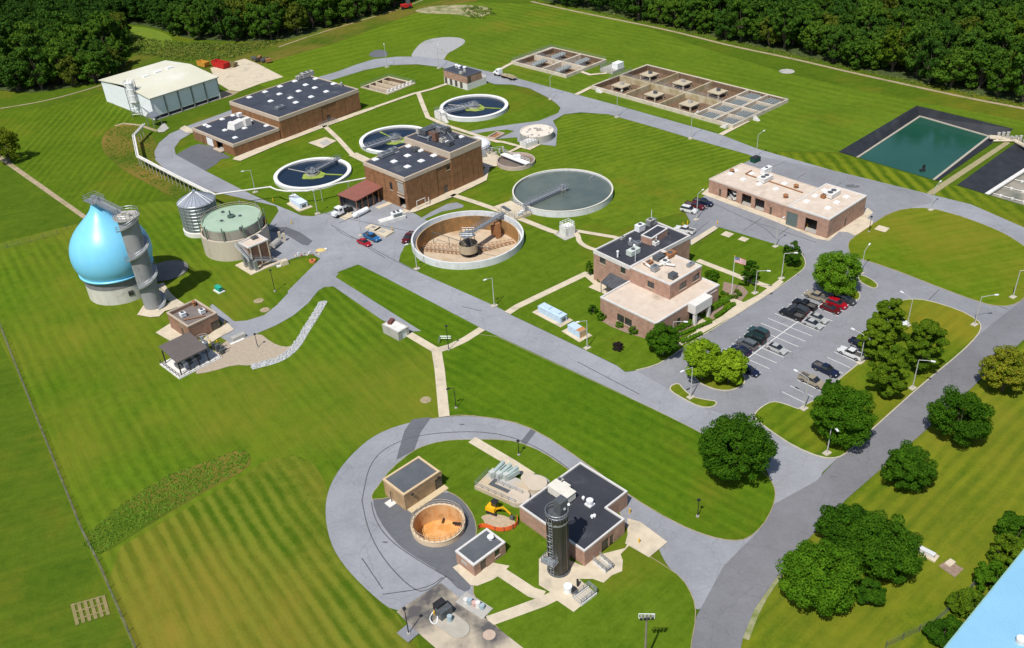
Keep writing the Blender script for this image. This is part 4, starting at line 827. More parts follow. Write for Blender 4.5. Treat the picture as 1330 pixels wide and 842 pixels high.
# L-shape: notch between a=ax.. and b beyond
bfull = F.loc((756,601.1), h)[1]; axn = aC[0]
mb = MB(); top = h-.3
bn = b1; bf = bfull; an0 = axn
wall_run(mb, F, 'a', 0, A_, 0, top, [(2.2, .5, [(0.2, 3.0)])] if 0 else [(A_*.38, A_*.38+1.6, [(.3, 2.6)])])
wall_run(mb, F, 'b', .3, bn, 0, top, [(bn*.42, bn*.42+1.8, [(.2, 2.6)]), (bn*.62, bn*.62+1.0, [(.2, 2.4)])])
wall_run(mb, F, 'a', 0.3, an0, 0, top, [(an0*.25, an0*.85, [(.2, h-.9)])], back=bn)
wall_run(mb, F, 'b', bn, bf, 0, top, [], back=an0+.3)
wall_run(mb, F, 'b', .3, bf, 0, top, [], back=A_); wall_run(mb, F, 'a', an0+.3, A_-.3, 0, top, [], back=bf)
mb.build('wall', BRICKR, wb)
poly = [(0, 0), (A_, 0), (A_, bf), (an0, bf), (an0, bn), (0, bn)]
rf = MB().prism([tuple(F.p(a, b)[:2]) for a, b in [(.3, .3), (A_-.3, .3), (A_-.3, bf-.3), (an0+.3, bf-.3), (an0+.3, bn-.3), (.3, bn-.3)]], top-.25, top-.02).build('roof', ROOFK, wb)
mb = MB(); strip_mb(mb, [tuple(F.p(a, b)[:2]) for a, b in [(.15, .15), (A_-.15, .15), (A_-.15, bf-.15), (an0+.15, bf-.15), (an0+.15, bn-.15), (.15, bn-.15)]], .3, top, h, closed=True); mb.build('parapet', COPE, wb)
fill(F, wb, 'a', A_*.38, A_*.38+1.6, .3, 2.6, 'louver'); fill(F, wb, 'b', bn*.42, bn*.42+1.8, .2, 2.6, 'door'); fill(F, wb, 'b', bn*.62, bn*.62+1, .2, 2.4, 'door')
zW = Z((650, 590), 4.955)
FW = F; HW = h
q = onroof(F, top, zW(395,270)); mb = MB(); mb.box(q.x, q.y, top+.25, 4.6, 2.2, 1.5, F.rot+math.pi/2); mb.box(q.x, q.y, top+1.75, 4.8, 2.3, .1, F.rot+math.pi/2); mb.box(q.x+.8, q.y+1.6, top+.3, 1.6, 1.0, .9, F.rot+math.pi/2)
for a in (-1.8, 0, 1.8): mb.box(q.x-math.sin(F.rot)*a, q.y+math.cos(F.rot)*a, top-.02, .2, 2, .3, F.rot+math.pi/2)
mb.build('rooftop_unit', mat('unit_cream', (.68,.65,.58), (.6,.57,.5)), wb)
domes(wb, F, top, [], 1); q = onroof(F, top, zW(575,325)); mb = MB(); mb.box(q.x, q.y, top-.02, 1.3, 1.3, .3, F.rot); mb.cyl(q.x, q.y, top+.28, top+1.1, .62, n=16); mb.build('roof_vent', WHITE, wb)
vents(wb, F, top, [zW(590,410), zW(605,405), zW(540,285)], .2, .35, WHITE); acunit(wb, F, top, zW(375,180), 1.1, 1.0, .8, CONCG)
piece(F, wb, 'roof_pad', STEELD, A_*.5, A_*.5+.01, 1, 1.01, top, top+.01) if 0 else None

# --- concrete box beside the spur road
h = rise((516.7,443.6), (516.7,432.2)); F = frame3((496.8,421), (516.7,432.2), (529.9,424), h)
cb, _ = building('concrete_hut', 'squat concrete meter hut with flat pale roof at the end of the spur road', F, h, CONCG, CONCW, CONCG, opsB=((F.lb*.3, 1.6, .15, 2.0, 'doorw'),), par=.02, trim=.15, cat='hut')
q = onroof(F, h, (508,419)); mb = MB(); mb.box(q.x, q.y, h-.02, 1.8, 1.0, .7, F.rot+.4); mb.build('roof_vent', mat('maroon_hatch', (.16,.06,.05)), cb)
# --- blue roofed building at the lower right corner
hB = 8.0; p0 = at(1228, 842, hB); p1 = at(1330, 715.7, hB); d = (p1-p0).normalized(); nrm = Vector((d.y, -d.x, 0)); p0 = p0-d*30
BLUR = mat('blue_sheet_roof', (.26,.50,.68), (.23,.46,.64), scale=.15, rough=.35, spec=.5); Fb = Fr(Vector((p0.x, p0.y, 0)), nrm, d, 40, 95)
c = Fb.p(20, 47); bl = thing('blue_roofed_warehouse', 'corner of a big warehouse with ribbed pale blue metal roof at the lower right', 'warehouse', (c.x, c.y, 0))
piece(Fb, bl, 'wall', mat('blue_grey_wall', (.45,.55,.6), (.4,.5,.55)), .4, 40, .4, 94.6, 0, hB-.4)
mb = MB(); P = [Fb.p(0, 0, hB), Fb.p(0, 95, hB), Fb.p(40, 95, hB+3.2), Fb.p(40, 0, hB+3.2)]; lo = [Vector((p.x, p.y, p.z-.3)) for p in P]
mb.add(P+lo, [(0,1,2,3)[::-1],(4,5,6,7),(0,1,5,4),(1,2,6,5),(2,3,7,6),(3,0,4,7)])
for i in range(96*2): b = .3+i*.49; mb.obox(Fb.p(0, b, hB+.005), Fb.p(40, b, hB+3.205), .05, .06)
rf = mb.build('roof', BLUR, bl); q = at(1326, 834, hB+.5); MB().cyl(q.x, q.y, hB, hB+1.2, .7, n=16).build('roof_vent', CONCW, rf)
mb = MB(); Fb.box(mb, -.22, -.002, 0, 95, hB-.3, hB-.05); mb.build('gutter', mat('gutter_green', (.25,.45,.42)), bl)
# ---------------------------------------------------------------- tanks and basins
WDARK = water_mat('water_dark_navy', (.003,.010,.024), (.006,.016,.034), rough=.15)
WGREY = mat('water_grey_green', (.075,.10,.09), (.105,.13,.118), scale=.12, rough=.2, bump=.35, bscale=1.2, spec=.5, c3=(.12,.145,.12), s3=.06, k3=.5)
WBROWN = water_mat('water_brown', (.14,.11,.085), (.19,.15,.12), rough=.3, scale=.3)
ALGAE = mat('algae_green', (.22,.34,.03), (.34,.36,.10), scale=1.0, rough=.9, bump=.6, bscale=3, c3=(.10,.17,.02), s3=.5, k3=.55)
SLUDGE = mat('sludge_brown', (.19,.115,.065), (.11,.07,.045), scale=1.2, rough=.9, bump=.5, bscale=3, c3=(.24,.18,.13), s3=.25, k3=.55)
RIMW = mat('rim_white', (.80,.79,.77), (.72,.71,.69), scale=.8, rough=.7, c3=(.55,.53,.5), s3=.5, k3=.7)
STAINW = mat('tank_wall_white', (.66,.67,.68), (.56,.57,.58), scale=.5, rough=.85, stretch=(1, 1, .2), c3=(.40,.41,.41), s3=.7, k3=.62)
def bridge(root, cx, cy, tx, ty, z, w_=1.3, name='bridge', h=1.15, deep=.5):
    """walkway from the rim point (tx,ty) to the centre, with trusses and rails"""
    a = Vector((tx, ty, z)); b = Vector((cx, cy, z)); d = (b-a).normalized(); n = Vector((-d.y, d.x, 0))
    mb = MB(); mb.obox(a, b, w_, .08)
    br = mb.build(name, STEEL, root)
    mb = MB()
    for s in (-1, 1):
        o = n*(w_/2*s); L_ = (b-a).length; k = max(2, int(L_/1.4))
        for i in range(k+1):
            p = a+o+d*(L_*i/k); mb.tube(p-Vector((0, 0, deep)), p+Vector((0, 0, h)), .045, 4)
            if i < k: q = a+o+d*(L_*(i+1)/k); mb.tube(p-Vector((0, 0, deep)), q+Vector((0, 0, 0)), .04, 4); mb.tube(p+Vector((0,0,.1)), q+Vector((0, 0, h)), .025, 4)
        for z_ in (-deep, .06, h*.55, h): mb.tube(a+o+Vector((0, 0, z_)), b+o+Vector((0, 0, z_)), .05, 4)
    mb.build('railing', STEEL, br)
    return br
def clarifier(label, C, H, rim_w, water, ring_m, wall_m, bridge_px, zb=0.0, wz=.6, well=3.5, algae=True, group='round settling tanks with dark water', arms=(.6, 3.9)):
    cx, cy, r = C; ro = r+rim_w
    t = thing('settling_tank', label, 'settling tank', (cx, cy, 0), group=group)
    MB().lathe(cx, cy, [(ro, -.3), (ro, H-.12)], 96).build('wall', wall_m, t, smooth=True)
    MB().ring(cx, cy, H-.12, H, r, ro+.05, 96).build('rim', ring_m, t)
    MB().lathe(cx, cy, [(r, H-.12), (r, H-wz-.2)], 96).build('inner_wall', wall_m, t, smooth=True)
    MB().disc(cx, cy, H-wz, r+.02, 96).build('water', water, t)
    b = at(*bridge_px, H+.2); d = Vector((b.x-cx, b.y-cy, 0)).normalized(); e = Vector((cx, cy, 0))+d*(ro+.3)
    bridge(t, cx, cy, e.x, e.y, H+.25)
    mb = MB(); mb.lathe(cx, cy, [(well*.62, H-wz-.05), (well*.62, H+.1), (well*.58, H+.1), (well*.58, H-wz-.05)], 24); w0 = mb.build('feed_well', CONCG if algae else CONC, t)
    mb = MB(); mb.cyl(cx, cy, H+.3, H+1.5, .55, n=12); mb.box(cx+.5, cy, H+.3, 1.0, .7, .9); mb.box(cx, cy, H+.2, 2.8, 2.8, .09, math.atan2(d.y, d.x)); mb.build('drive_unit', STEEL, t)
    rl = MB(); c, s = d.x, d.y
    rail(rl, [(cx+c*u-s*v, cy+s*u+c*v) for u, v in ((1.4,-1.4),(-1.4,-1.4),(-1.4,1.4),(1.4,1.4))], H+.29, 1.1, .04, 1.2); rl.build('platform_railing', STEEL, t)
    a0 = math.atan2(d.y, d.x)
    if algae:
        # scum ring round the well, uneven edge, with a trail along the skimmer arm
        pts = []
        for i in range(48):
            a = 2*math.pi*i/48; rr = well*(1+.10*math.sin(3*a+cx)+.06*math.sin(7*a)); pts.append((cx+.4+rr*math.cos(a), cy-.8+rr*math.sin(a)))
        MB().prism(pts, H-wz-.05, H-wz+.06).build('algae_ring', ALGAE, t)
        for k, aa in enumerate(arms):
            mb = MB(); p = Vector((cx+math.cos(aa)*well*.5, cy+math.sin(aa)*well*.5, H-wz+.05)); q = Vector((cx+math.cos(aa)*r*.92, cy+math.sin(aa)*r*.92, H-wz+.05))
            mb.obox(p, q, .55 if k == 0 else .3, .14); mb.build('skimmer_arm', ALGAE if k == 0 else CONCG, t)
    return t
zC = Z((340, 190), 10.23); zD = Z((550, 110), 10.23)
clarifier('round white-rimmed tank of dark water, nearest the main road', C3, 1.0, 1.15, WDARK, RIMW, STAINW, zC(1040, 150), arms=(-.25, 2.6))
clarifier('round dark settling tank half hidden behind the tall process building', (C6[0], C6[1], C6[2]), 1.0, 1.15, WDARK, RIMW, STAINW, (480, 190), arms=(2.2, 5.5))
t5 = clarifier('round dark settling tank with concrete stair block, before the small pump building', C5, 1.5, 1.15, WDARK, RIMW, STAINW, zD(320, 350), arms=(-.35, 2.7))
d = Vector((at(*zD(230,400), 1.5).x-C5[0], at(*zD(230,400), 1.5).y-C5[1], 0)).normalized(); p = Vector((C5[0], C5[1], 0))+d*(C5[2]+2.6); ra = math.atan2(d.y, d.x)
mb = MB(); mb.box(p.x, p.y, -.2, 2.6, 4.2, 2.9, ra); mb.build('stair_block', CONCW, t5)
n_ = Vector((-d.y, d.x, 0)); mb = MB()
for i in range(8): q = p+n_*(2.5+i*.38)+d*.3; mb.box(q.x, q.y, -.1, 1.2, .38, 1.9-i*.23, ra)
mb.build('stair', CONCW, t5)
mb = MB(); rail(mb, [tuple((p+d*1.2-n_*2)[:2]), tuple((p+d*1.2+n_*2)[:2]), tuple((p+d*1.1+n_*2.2)[:2])], 2.7, 1.1, .05, 1.2); rail(mb, [tuple((p-d*1.2-n_*2)[:2]), tuple((p+d*1.2-n_*2)[:2])], 2.7, 1.1, .05, 1.2); mb.build('railing', STEEL, t5)
# big full tank
zE = Z((650, 200), 8.3125)
x, y, r = C1; t1 = clarifier('largest full round tank of grey-green water beside the office building', (x, y, r-.4), 2.0, .38, WGREY, mat('rim_cream', (.66,.63,.55), (.58,.55,.48), scale=1), STAINW, zE(250, 560), wz=.55, well=2.0, algae=False, group='large round primary tanks')
mb = MB(); a = at(*zE(965,270), 1.4); b_ = at(*zE(1020,235), 1.4); mb.obox(a, b_, .5, .3); q = at(*zE(1180,420), 1.4); mb.obox(b_, (b_.x+(b_.x-x)*.2, b_.y+(b_.y-y)*.2, 1.4), .1, .1); mb.build('scum_box', STEEL, t1)
ring_rail(MB(), x, y, r-.6, 1.5, .35, 60, .03, 2.3, 4.2).build('weir_rail', STEELD, t1)
def stair(root, px_top, px_bot, zt, w_=1.2, m_=STEEL):
    a = at(*px_bot, .25); b = at(*px_top, zt); d = Vector((b.x-a.x, b.y-a.y, 0)); n = max(3, int(zt/.24)); mb = MB(); rot = math.atan2(d.y, d.x)
    for i in range(n): q = a+d*((i+.5)/n); mb.box(q.x, q.y, .2+zt*(i+1)/n-.24, d.length/n, w_, .06, rot)
    nn = Vector((-d.y, d.x, 0)).normalized()*(w_/2)
    for s in (-1, 1):
        p0 = Vector((a.x, a.y, .2))+nn*s; p1 = Vector((b.x, b.y, zt))+nn*s; mb.tube(p0, p1, .07, 4); mb.tube(p0+Vector((0,0,1)), p1+Vector((0,0,1)), .045, 4); mb.tube(p0, p0+Vector((0,0,1)), .045, 4); mb.tube(p1, p1+Vector((0,0,1)), .045, 4)
    return mb.build('stair', m_, root)
stair(t1, zE(300,550), zE(215,665), 2.1)
# empty tank
x, y, r = C2; H = 2.0; zF = Z((520, 250), 7.389)
t2 = thing('settling_tank', 'large empty round tank with tan floor and bare rake mechanism beside the main road', 'settling tank', (x, y, 0), group='large round primary tanks')
FLOORM = mat('tank_floor_tan', (.56,.45,.33), (.46,.36,.25), scale=.5, rough=.95, c3=(.38,.26,.14), s3=.14, k3=.55)
MB().lathe(x, y, [(r, -.3), (r, H), (r-.45, H), (r-.45, .1), (r-1.2, .1), (r-1.2, 1.0), (r-1.45, 1.0), (r-1.45, -.3), (r-1.3, -3.2)], 110).build('wall', STAINW, t2)
RW = mat('stained_inner_wall', (.38,.20,.07), (.27,.15,.06), scale=.5, rough=.9, stretch=(1,1,.3), c3=(.10,.08,.05), s3=.12, k3=.5)
MB().lathe(x, y, [(r-1.47, 1.02), (r-1.22, 1.02)], 110).build('weir_ring', mat('rusty_weir', (.42,.26,.12), (.5,.38,.22), scale=1), t2)
MB().lathe(x, y, [(r-1.46, .98), (r-1.46, -3.2)], 110).build('inner_wall', RW, t2, smooth=True)
MB().lathe(x, y, [(r-1.3, -3.2), (0.01, -4.0)], 110).build('tank_floor', FLOORM, t2)
mb = MB(); mb.lathe(x, y, [(2.6, -2.6), (2.6, -.3), (2.5, -.3), (2.5, -2.6)], 28); mb.build('feed_well', mat('feed_well_tan', (.45,.38,.27), (.36,.30,.21), scale=1), t2)
mb = MB()
for i in range(6): a = i*math.pi/3; mb.tube((x+2.2*math.cos(a), y+2.2*math.sin(a), -.4), (x+1.6*math.cos(a), y+1.6*math.sin(a), 2.1), .09)
mb.cyl(x, y, -3.9, 2.0, .55, n=14); mb.build('centre_column', STEELD, t2)
mb = MB(); mb.box(x, y, 2.2, 3.6, 3.6, .12, .4); mb.cyl(x, y, 2.3, 3.2, .7, n=14); mb.box(x+.9, y, 2.3, .9, .9, .8); mb.build('drive_unit', STEEL, t2)
rail(MB(), [(x-1.9, y-1.6), (x+1.5, y-1.9), (x+1.9, y+1.5), (x-1.5, y+1.9), (x-1.9, y-1.6)], 2.32, 1.1, .04, 1.2).build('platform_railing', STEEL, t2)
b = at(*zF(960,210), 2.4); d = Vector((b.x-x, b.y-y, 0)).normalized(); bridge(t2, x, y, x+d.x*(r+.4), y+d.y*(r+.4), 2.25, 1.5)
def truss(root, name, p0, p1, h0, h1, w_, m_):
    p0 = Vector(p0); p1 = Vector(p1); d = (p1-p0); n = Vector((-d.y, d.x, 0)).normalized()*(w_/2); k = 9; mb = MB()
    for s in (-1, 1):
        for i in range(k):
            a = p0+d*(i/k)+n*s; b = p0+d*((i+1)/k)+n*s; ha = h0+(h1-h0)*i/k; hb = h0+(h1-h0)*(i+1)/k
            mb.tube(a, b, .06, 4); mb.tube(a+Vector((0,0,ha)), b+Vector((0,0,hb)), .06, 4); mb.tube(a, b+Vector((0,0,hb)), .04, 4); mb.tube(a, a+Vector((0,0,ha)), .04, 4)
    for i in range(k+1): a = p0+d*(i/k); mb.tube(a-n, a+n, .04, 4); mb.box(a.x, a.y, a.z-.25, .12, w_*.9, .22, math.atan2(d.y, d.x)+.5)
    return mb.build(name, m_, root)
e = at(*zF(270,520), -2.0); d2 = Vector((e.x-x, e.y-y, 0)).normalized(); rr = r-2.2
truss(t2, 'rake_arm', (x+d2.x*2.4, y+d2.y*2.4, -3.5), (x+d2.x*rr, y+d2.y*rr, -3.0), 2.4, 1.6, 1.2, RUST)
e = at(*zF(1040,480), -2.8); d2 = Vector((e.x-x, e.y-y, 0)).normalized(); truss(t2, 'rake_arm', (x+d2.x*2.4, y+d2.y*2.4, -3.5), (x+d2.x*rr, y+d2.y*rr, -3.0), 1.8, .6, 1.2, RUST)
e = at(*zF(420,500), -2.8); d2 = Vector((e.x-x, e.y-y, 0)).normalized()
mb = MB(); mb.tube((x, y, -.5), (x+d2.x*rr*.95, y+d2.y*rr*.95, 0.2), .09); q = Vector((x+d2.x*rr*.5, y+d2.y*rr*.5, -3.6)); mb.tube(q, q+Vector((0,0,3.4)), .08); q = Vector((x+d2.x*rr*.92, y+d2.y*rr*.92, -3.4)); mb.tube(q, q+Vector((0,0,3.5)), .08); mb.tube((x, y, -.5), (x-d2.x*rr*.6, y-d2.y*rr*.6, -.2), .09); mb.build('skimmer_arm', STEELD, t2)
e = at(*zF(690,590), -3.6); mb = MB()
for i in range(9): a = i*2.1; mb.box(e.x+1.6*math.cos(a)*(.5+.1*i), e.y+.8*math.sin(a), -3.8, 1.1, 1.0, 1.5+.3*(i % 4), a)
mb.build('sludge_pump', BLACK, t2)
e = at(*zF(930,330), 0); mb = MB(); mb.box(e.x, e.y, -3.2, 1.4, 1.4, 4.4, .4); mb.box(e.x-1.2, e.y, -2.2, 1.0, 1.0, 2.6, .4); mb.build('scum_chute', RUST, t2)
# walkway node between the two big tanks
q = at(672, 281); nd_ = thing('flow_box', 'concrete distribution box with steel stairs between the two largest round tanks', 'channel box', (q.x, q.y, 0)); F = Fr(*quadfit((642,268), (668,284), (690,276), .9))
F.box(MB(), 0, F.la, 0, F.lb, -.2, .9).build('slab', CONC, nd_)
mb = MB(); F.box(mb, F.la*.45, F.la*.85, F.lb*.2, F.lb*.4, .9, .96); mb.build('grating', STEELD, nd_)
mb = MB(); rail(mb, [tuple(F.p(.2, .2)[:2]), tuple(F.p(.2, F.lb-.2)[:2]), tuple(F.p(F.la-.2, F.lb-.2)[:2])], .9, 1.1, .05, 1.3); rail(mb, [tuple(F.p(.2, .2)[:2]), tuple(F.p(F.la*.4, .2)[:2])], .9, 1.1, .05, 1.3); mb.build('railing', STEEL, nd_)
mb = MB(); F.box(mb, .3, 1.1, F.lb*.3, F.lb*.5, .9, 1.7); F.box(mb, 1.4, 2.1, F.lb*.6, F.lb*.8, .9, 1.5); mb.build('valve_stand', WHITE, nd_)
# white concrete access box
F = Fr(*quadfit((724,300), (735,309), (745,303), 0)); q = F.p(1, 1)
ax_ = thing('access_chamber', 'white concrete chamber with railings on top, beside the largest full tank', 'chamber', (q.x, q.y, 0)); F.box(MB(), 0, 2.8, 0, 3.2, -.2, 2.6).build('chamber', CONCW, ax_)
rail(MB(), [tuple(F.p(.1,.1)[:2]), tuple(F.p(2.7,.1)[:2]), tuple(F.p(2.7,3.1)[:2]), tuple(F.p(.1,3.1)[:2]), tuple(F.p(.1,.1)[:2])], 2.6, 1.1, .06, 1.0).build('railing', WHITE, ax_)
F.box(MB(), -1.2, 3.8, -1.2, 4.0, -.1, .12).build('slab', CONCG, ax_); F.box(MB(), -.03, -.001, 1.0, 2.0, .2, 2.2).build('door', WHITE, ax_)
# small covered tank, open small tank, dome tank
zH = Z((600, 160), 10.23)
def fit_lr(l, r_, z): a = at(*l, z); b = at(*r_, z); return ((a.x+b.x)/2, (a.y+b.y)/2, (b-a).length/2)
H = 2.3; x, y, r = fit_lr(zH(772,110), zH(1218,105), H)
tk = thing('covered_tank', 'round tank with flat pale concrete lid at the end of the branch road', 'tank', (x, y, 0))
MB().lathe(x, y, [(r, -.2), (r, H)], 64).build('wall', CONCG, tk, smooth=True); mb = MB(); mb.disc(x, y, H, r); mb.ring(x, y, H, H+.25, r-.3, r+.02, 64); mb.build('lid', mat('pale_lid', (.72,.65,.56), (.62,.55,.47), scale=.5, rough=.9), tk)
mb = MB()
for i in range(10): a = i*2.4; rr = r*(.3+.6*((i*.37) % 1)); MB().cyl(x+rr*math.cos(a), y+rr*math.sin(a), H+.01, H+.35, .35, n=8).build('hatch', CONCG, tk)
mb.cyl(x, y, H, H+1.2, .3, n=10); mb.box(x+.6, y, H, .9, .5, .9, .3); mb.build('hatch', CONCG, tk)
p = at(*zH(840,255), 0); F = Fr(*quadfit(zH(735,225), zH(850,290), zH(1000,220), 1.6)); mb = MB(); F.box(mb, 0, 3.2, 0, 5.0, -.2, 1.9); mb.build('entry_block', CONCW, tk); rail(MB(), [tuple(F.p(.1,.1)[:2]), tuple(F.p(3.1,.1)[:2]), tuple(F.p(3.1,4.9)[:2])], 1.9, 1.1, .05, 1.2).build('railing', STEEL, tk)
rail(MB(), [tuple(F.p(.1,.2)[:2]), tuple(F.p(.1,4.9)[:2])], 1.9, 1.1, .05, 1.2).build('railing', STEEL, tk)
H = 1.2; x, y, r = fit_lr(zH(460,490), zH(970,480), H)
ot = thing('thickener_tank', 'small open round tank with a wide white walkway across it, above the largest full tank', 'tank', (x, y, 0)); PINKC = mat('pinkish_concrete', (.50,.40,.34), (.42,.34,.29), scale=.7, rough=.9)
MB().lathe(x, y, [(r, -.2), (r, H), (r-.35, H), (r-.35, .1)], 64).build('wall', PINKC, ot); MB().disc(x, y, .35, r-.34, 64).build('water', WBROWN, ot)
a, b = at(*zH(540,415), H+.3), at(*zH(880,545), H+.3); MB().obox(a, b, 1.9, .3).build('bridge', RIMW, ot); c_ = (a+b)/2; mb = MB(); mb.box(c_.x+.6, c_.y+.3, H+.6, 2.0, 1.6, .9, .3); mb.cyl(c_.x, c_.y, H+.6, H+1.9, .35, n=10); mb.build('drive_unit', WHITE, ot)
mb = MB(); rail(mb, [tuple((a+Vector((.5,.8,0)))[:2]), tuple((b+Vector((.5,.8,0)))[:2])], H+.6, 1.0, .04, 1.5); mb.build('railing', WHITE, ot)
H = 2.0; r = 5.6; p = at(*zH(365,270), H); x, y = p.x-r+.2, p.y
dt = thing('dome_tank', 'white low domed round tank behind the right end of the process building', 'tank', (x, y, 0)); MB().lathe(x, y, [(r, -.2), (r, H)], 48).build('wall', STAINW, dt, smooth=True)
mb = MB(); mb.lathe(x, y, [(r+.1, H-.1), (r+.1, H+.1)]+[(r*math.cos(t_), H+.1+1.5*math.sin(t_)) for t_ in (0, .3, .6, .9, 1.2, 1.45)]+[(.01, H+1.6)], 32); mb.build('dome', WHITE, dt)
mb = MB(); rail(mb, [(x+r*math.cos(a), y+r*math.sin(a)) for a in (-1.6,-1.3,-1.0,-.7,-.4)], 1.8, 1.1, .05, 1.2); mb.box(x+2.5, y-r-1.2, 0, 3, 1.6, 1.6, .3); mb.build('railing', STEEL, dt)
q = at(*zH(430,430)); pp = thing('pump_cluster', 'small jumble of pumps and guard rails on the terrace behind the process building', 'pumps', (q.x, q.y, 0))
mb = MB()
for i in range(6): mb.cyl(q.x-3+i*1.2, q.y+((i*7) % 3)*1.1, .2, 1.3+.3*(i % 3), .4, n=10)
mb.build('pump', CONCG, pp); mb = MB(); rail(mb, [(q.x-4, q.y-1), (q.x-4, q.y+3), (q.x+3, q.y+4), (q.x+4, q.y)], .2, 1.1, .05, 1.2); mb.build('railing', STEEL, pp)
F = Fr(*quadfit(zH(380,190), zH(440,225), zH(520,150), .2)); pit = thing('sunken_pit', 'small open concrete pit beside the branch road behind the process building', 'pit', tuple(F.p(1,1)[:2])+(0,))
strip_mb(MB(), [tuple(p_) for p_ in ((F.p(0,0)[:2]), (F.p(F.la,0)[:2]), (F.p(F.la,F.lb)[:2]), (F.p(0,F.lb)[:2]))], .4, 0, .9, closed=True).build('wall', PINKC, pit); F.box(MB(), .1, F.la-.1, .1, F.lb-.1, .1, .3).build('pit_floor', RUST, pit)
# orange tank
x, y, r = C4; H = 1.2; ORG = mat('orange_stained_concrete', (.56,.30,.12), (.62,.40,.20), scale=.8, rough=.9, stretch=(1,1,.3), c3=(.38,.18,.06), s3=.5, k3=.6)
tc = thing('orange_tank', 'small open round tank stained orange inside, between the two small brick houses', 'tank', (x, y, 0))
RIMT = mat('tan_rim', (.64,.50,.34), (.55,.43,.3), scale=1)
MB().lathe(x, y, [(r, -.2), (r, H)], 72).build('wall', RIMT, tc, smooth=True); MB().ring(x, y, H-.02, H+.06, r-.35, r+.08, 72).build('rim', RIMT, tc)
MB().lathe(x, y, [(r-.35, H), (r-.35, -2.6)], 72).build('inner_wall', ORG, tc, smooth=True); MB().disc(x, y, -2.4, r-.34, 72).build('tank_floor', mat('orange_sediment', (.62,.31,.09), (.50,.24,.07), scale=.5, rough=.5, c3=(.66,.38,.16), s3=.4), tc)
ring_rail(MB(), x, y, r-.1, H+.06, 1.1, 30, .035).build('railing', mat('tan_rail', (.55,.44,.32)), tc)
mb = MB(); zO = Z((480,580), 6.015); a, b = at(*zO(590,540), -2.2), at(*zO(570,600), -2.2); mb.obox(a, b, .25, .3); a, b = at(*zO(650,605), -1.6), at(*zO(720,612), -1.6); mb.obox(a, b, .3, .4); mb.build('scraper', BLACK, tc)

# --- blue egg shaped digester
zK = Z((80, 240), 4.678)
pb_ = at(*zK(300,725), 0)
HBL = 22.0
DCX, DCY, DR = None, None, None
k_l = at(*zK(132,575), 6.8); 
def dig_center():
    # centre from the bottom point of the blue skirt and its left edge
    z = 6.8; a = at(*zK(68,395), 11.5); b = at(*zK(543,395), 11.5); w_ = (b-a).length/2; m_ = (a+b)/2
    return m_.x, m_.y, w_
mx, my, RB = dig_center(); RB *= .935
BLUE = mat('tank_blue_gloss', (.19,.57,.82), (.17,.53,.79), scale=.5, rough=.38, spec=.5, stretch=(1,1,.15), c3=(.21,.56,.76), s3=.25, k3=.55)
DCX, DCY = mx-.35, my+.3
dg = thing('egg_digester', 'big glossy sky blue teardrop tank on a pale concrete ring', 'digester', (DCX, DCY, 0))
rb = RB*.86
CPALE = mat('pale_ring_concrete', (.60,.58,.52), (.50,.48,.43), scale=.6, rough=.9, stretch=(1,1,.25), c3=(.40,.38,.34), s3=.6, k3=.62)
MB().lathe(DCX, DCY, [(rb, -.3), (rb, 4.2)], 72).build('base_ring', CPALE, dg, smooth=True)
MB().lathe(DCX, DCY, [(rb+.02, 4.2), (rb+.02, 6.9), (rb-1.0, 6.9)], 72).build('collar', mat('collar_shade_grey', (.20,.20,.21), (.16,.16,.17), scale=.6), dg)  # top of the base ring, coloured dark for the shade under the blue shell
rb = RB*.87
ztop = 23.9
def rise_w(g, t):
    d = FWD + RIGHT*((t[0]-PW/2)/FPX) + UP*(-(t[1]-PH/2)/FPX); k = (g[0]*d.x+g[1]*d.y)/(d.x*d.x+d.y*d.y); return CAMH+k*d.z
ztop = rise_w((DCX, DCY), zK(205,95))
zs_ = (ztop-6.9)/17.0
prof = [(rb*.98, 6.6), (rb*1.02, 6.7)]
for z_, k_ in ((7.2,.90),(8.2,.955),(9.5,.99),(10.8,1.0),(12.2,.985),(13.6,.945),(15,.875),(16.3,.78),(17.5,.665),(18.6,.54),(19.6,.42),(20.5,.315),(21.4,.225),(22.3,.16),(23.1,.125),(23.8,.12)): prof.append((RB*k_, 6.9+(z_-6.9)*zs_))
mb = MB(); mb.lathe(DCX, DCY, prof, 96); mb.build('tank_shell', BLUE, dg, smooth=True)
MB().lathe(DCX, DCY, [(rb*1.0, 6.45), (rb*1.07, 6.45), (rb*1.07, 6.8), (rb*.99, 6.95)], 96).build('skirt_ring', BLUE, dg, smooth=True)
mb = MB(); mb.box(DCX, DCY, ztop, 4.6, 3.4, .12, -.7); mb.cyl(DCX, DCY, ztop-.3, ztop+1.2, .7, n=12); mb.box(DCX+.9, DCY-.6, ztop, .8, .8, 1.0); mb.build('top_platform', STEEL, dg)
c, s = math.cos(-.7), math.sin(-.7); rail(MB(), [(DCX+c*u-s*v, DCY+s*u+c*v) for u, v in ((2.2,-1.6),(-2.2,-1.6),(-2.2,1.6),(2.2,1.6),(2.2,-1.6))], ztop+.12, 1.2, .05, 1.1).build('platform_railing', STEEL, dg)
p = at(*zK(422,662), 2.2); d = Vector((p.x-DCX, p.y-DCY, 0)).normalized(); q = Vector((DCX, DCY, 0))+d*(rb-.02); MB().box(q.x, q.y, 1.8, .12, 1.2, 1.3, math.atan2(d.y, d.x)).build('window', GLASS, dg)
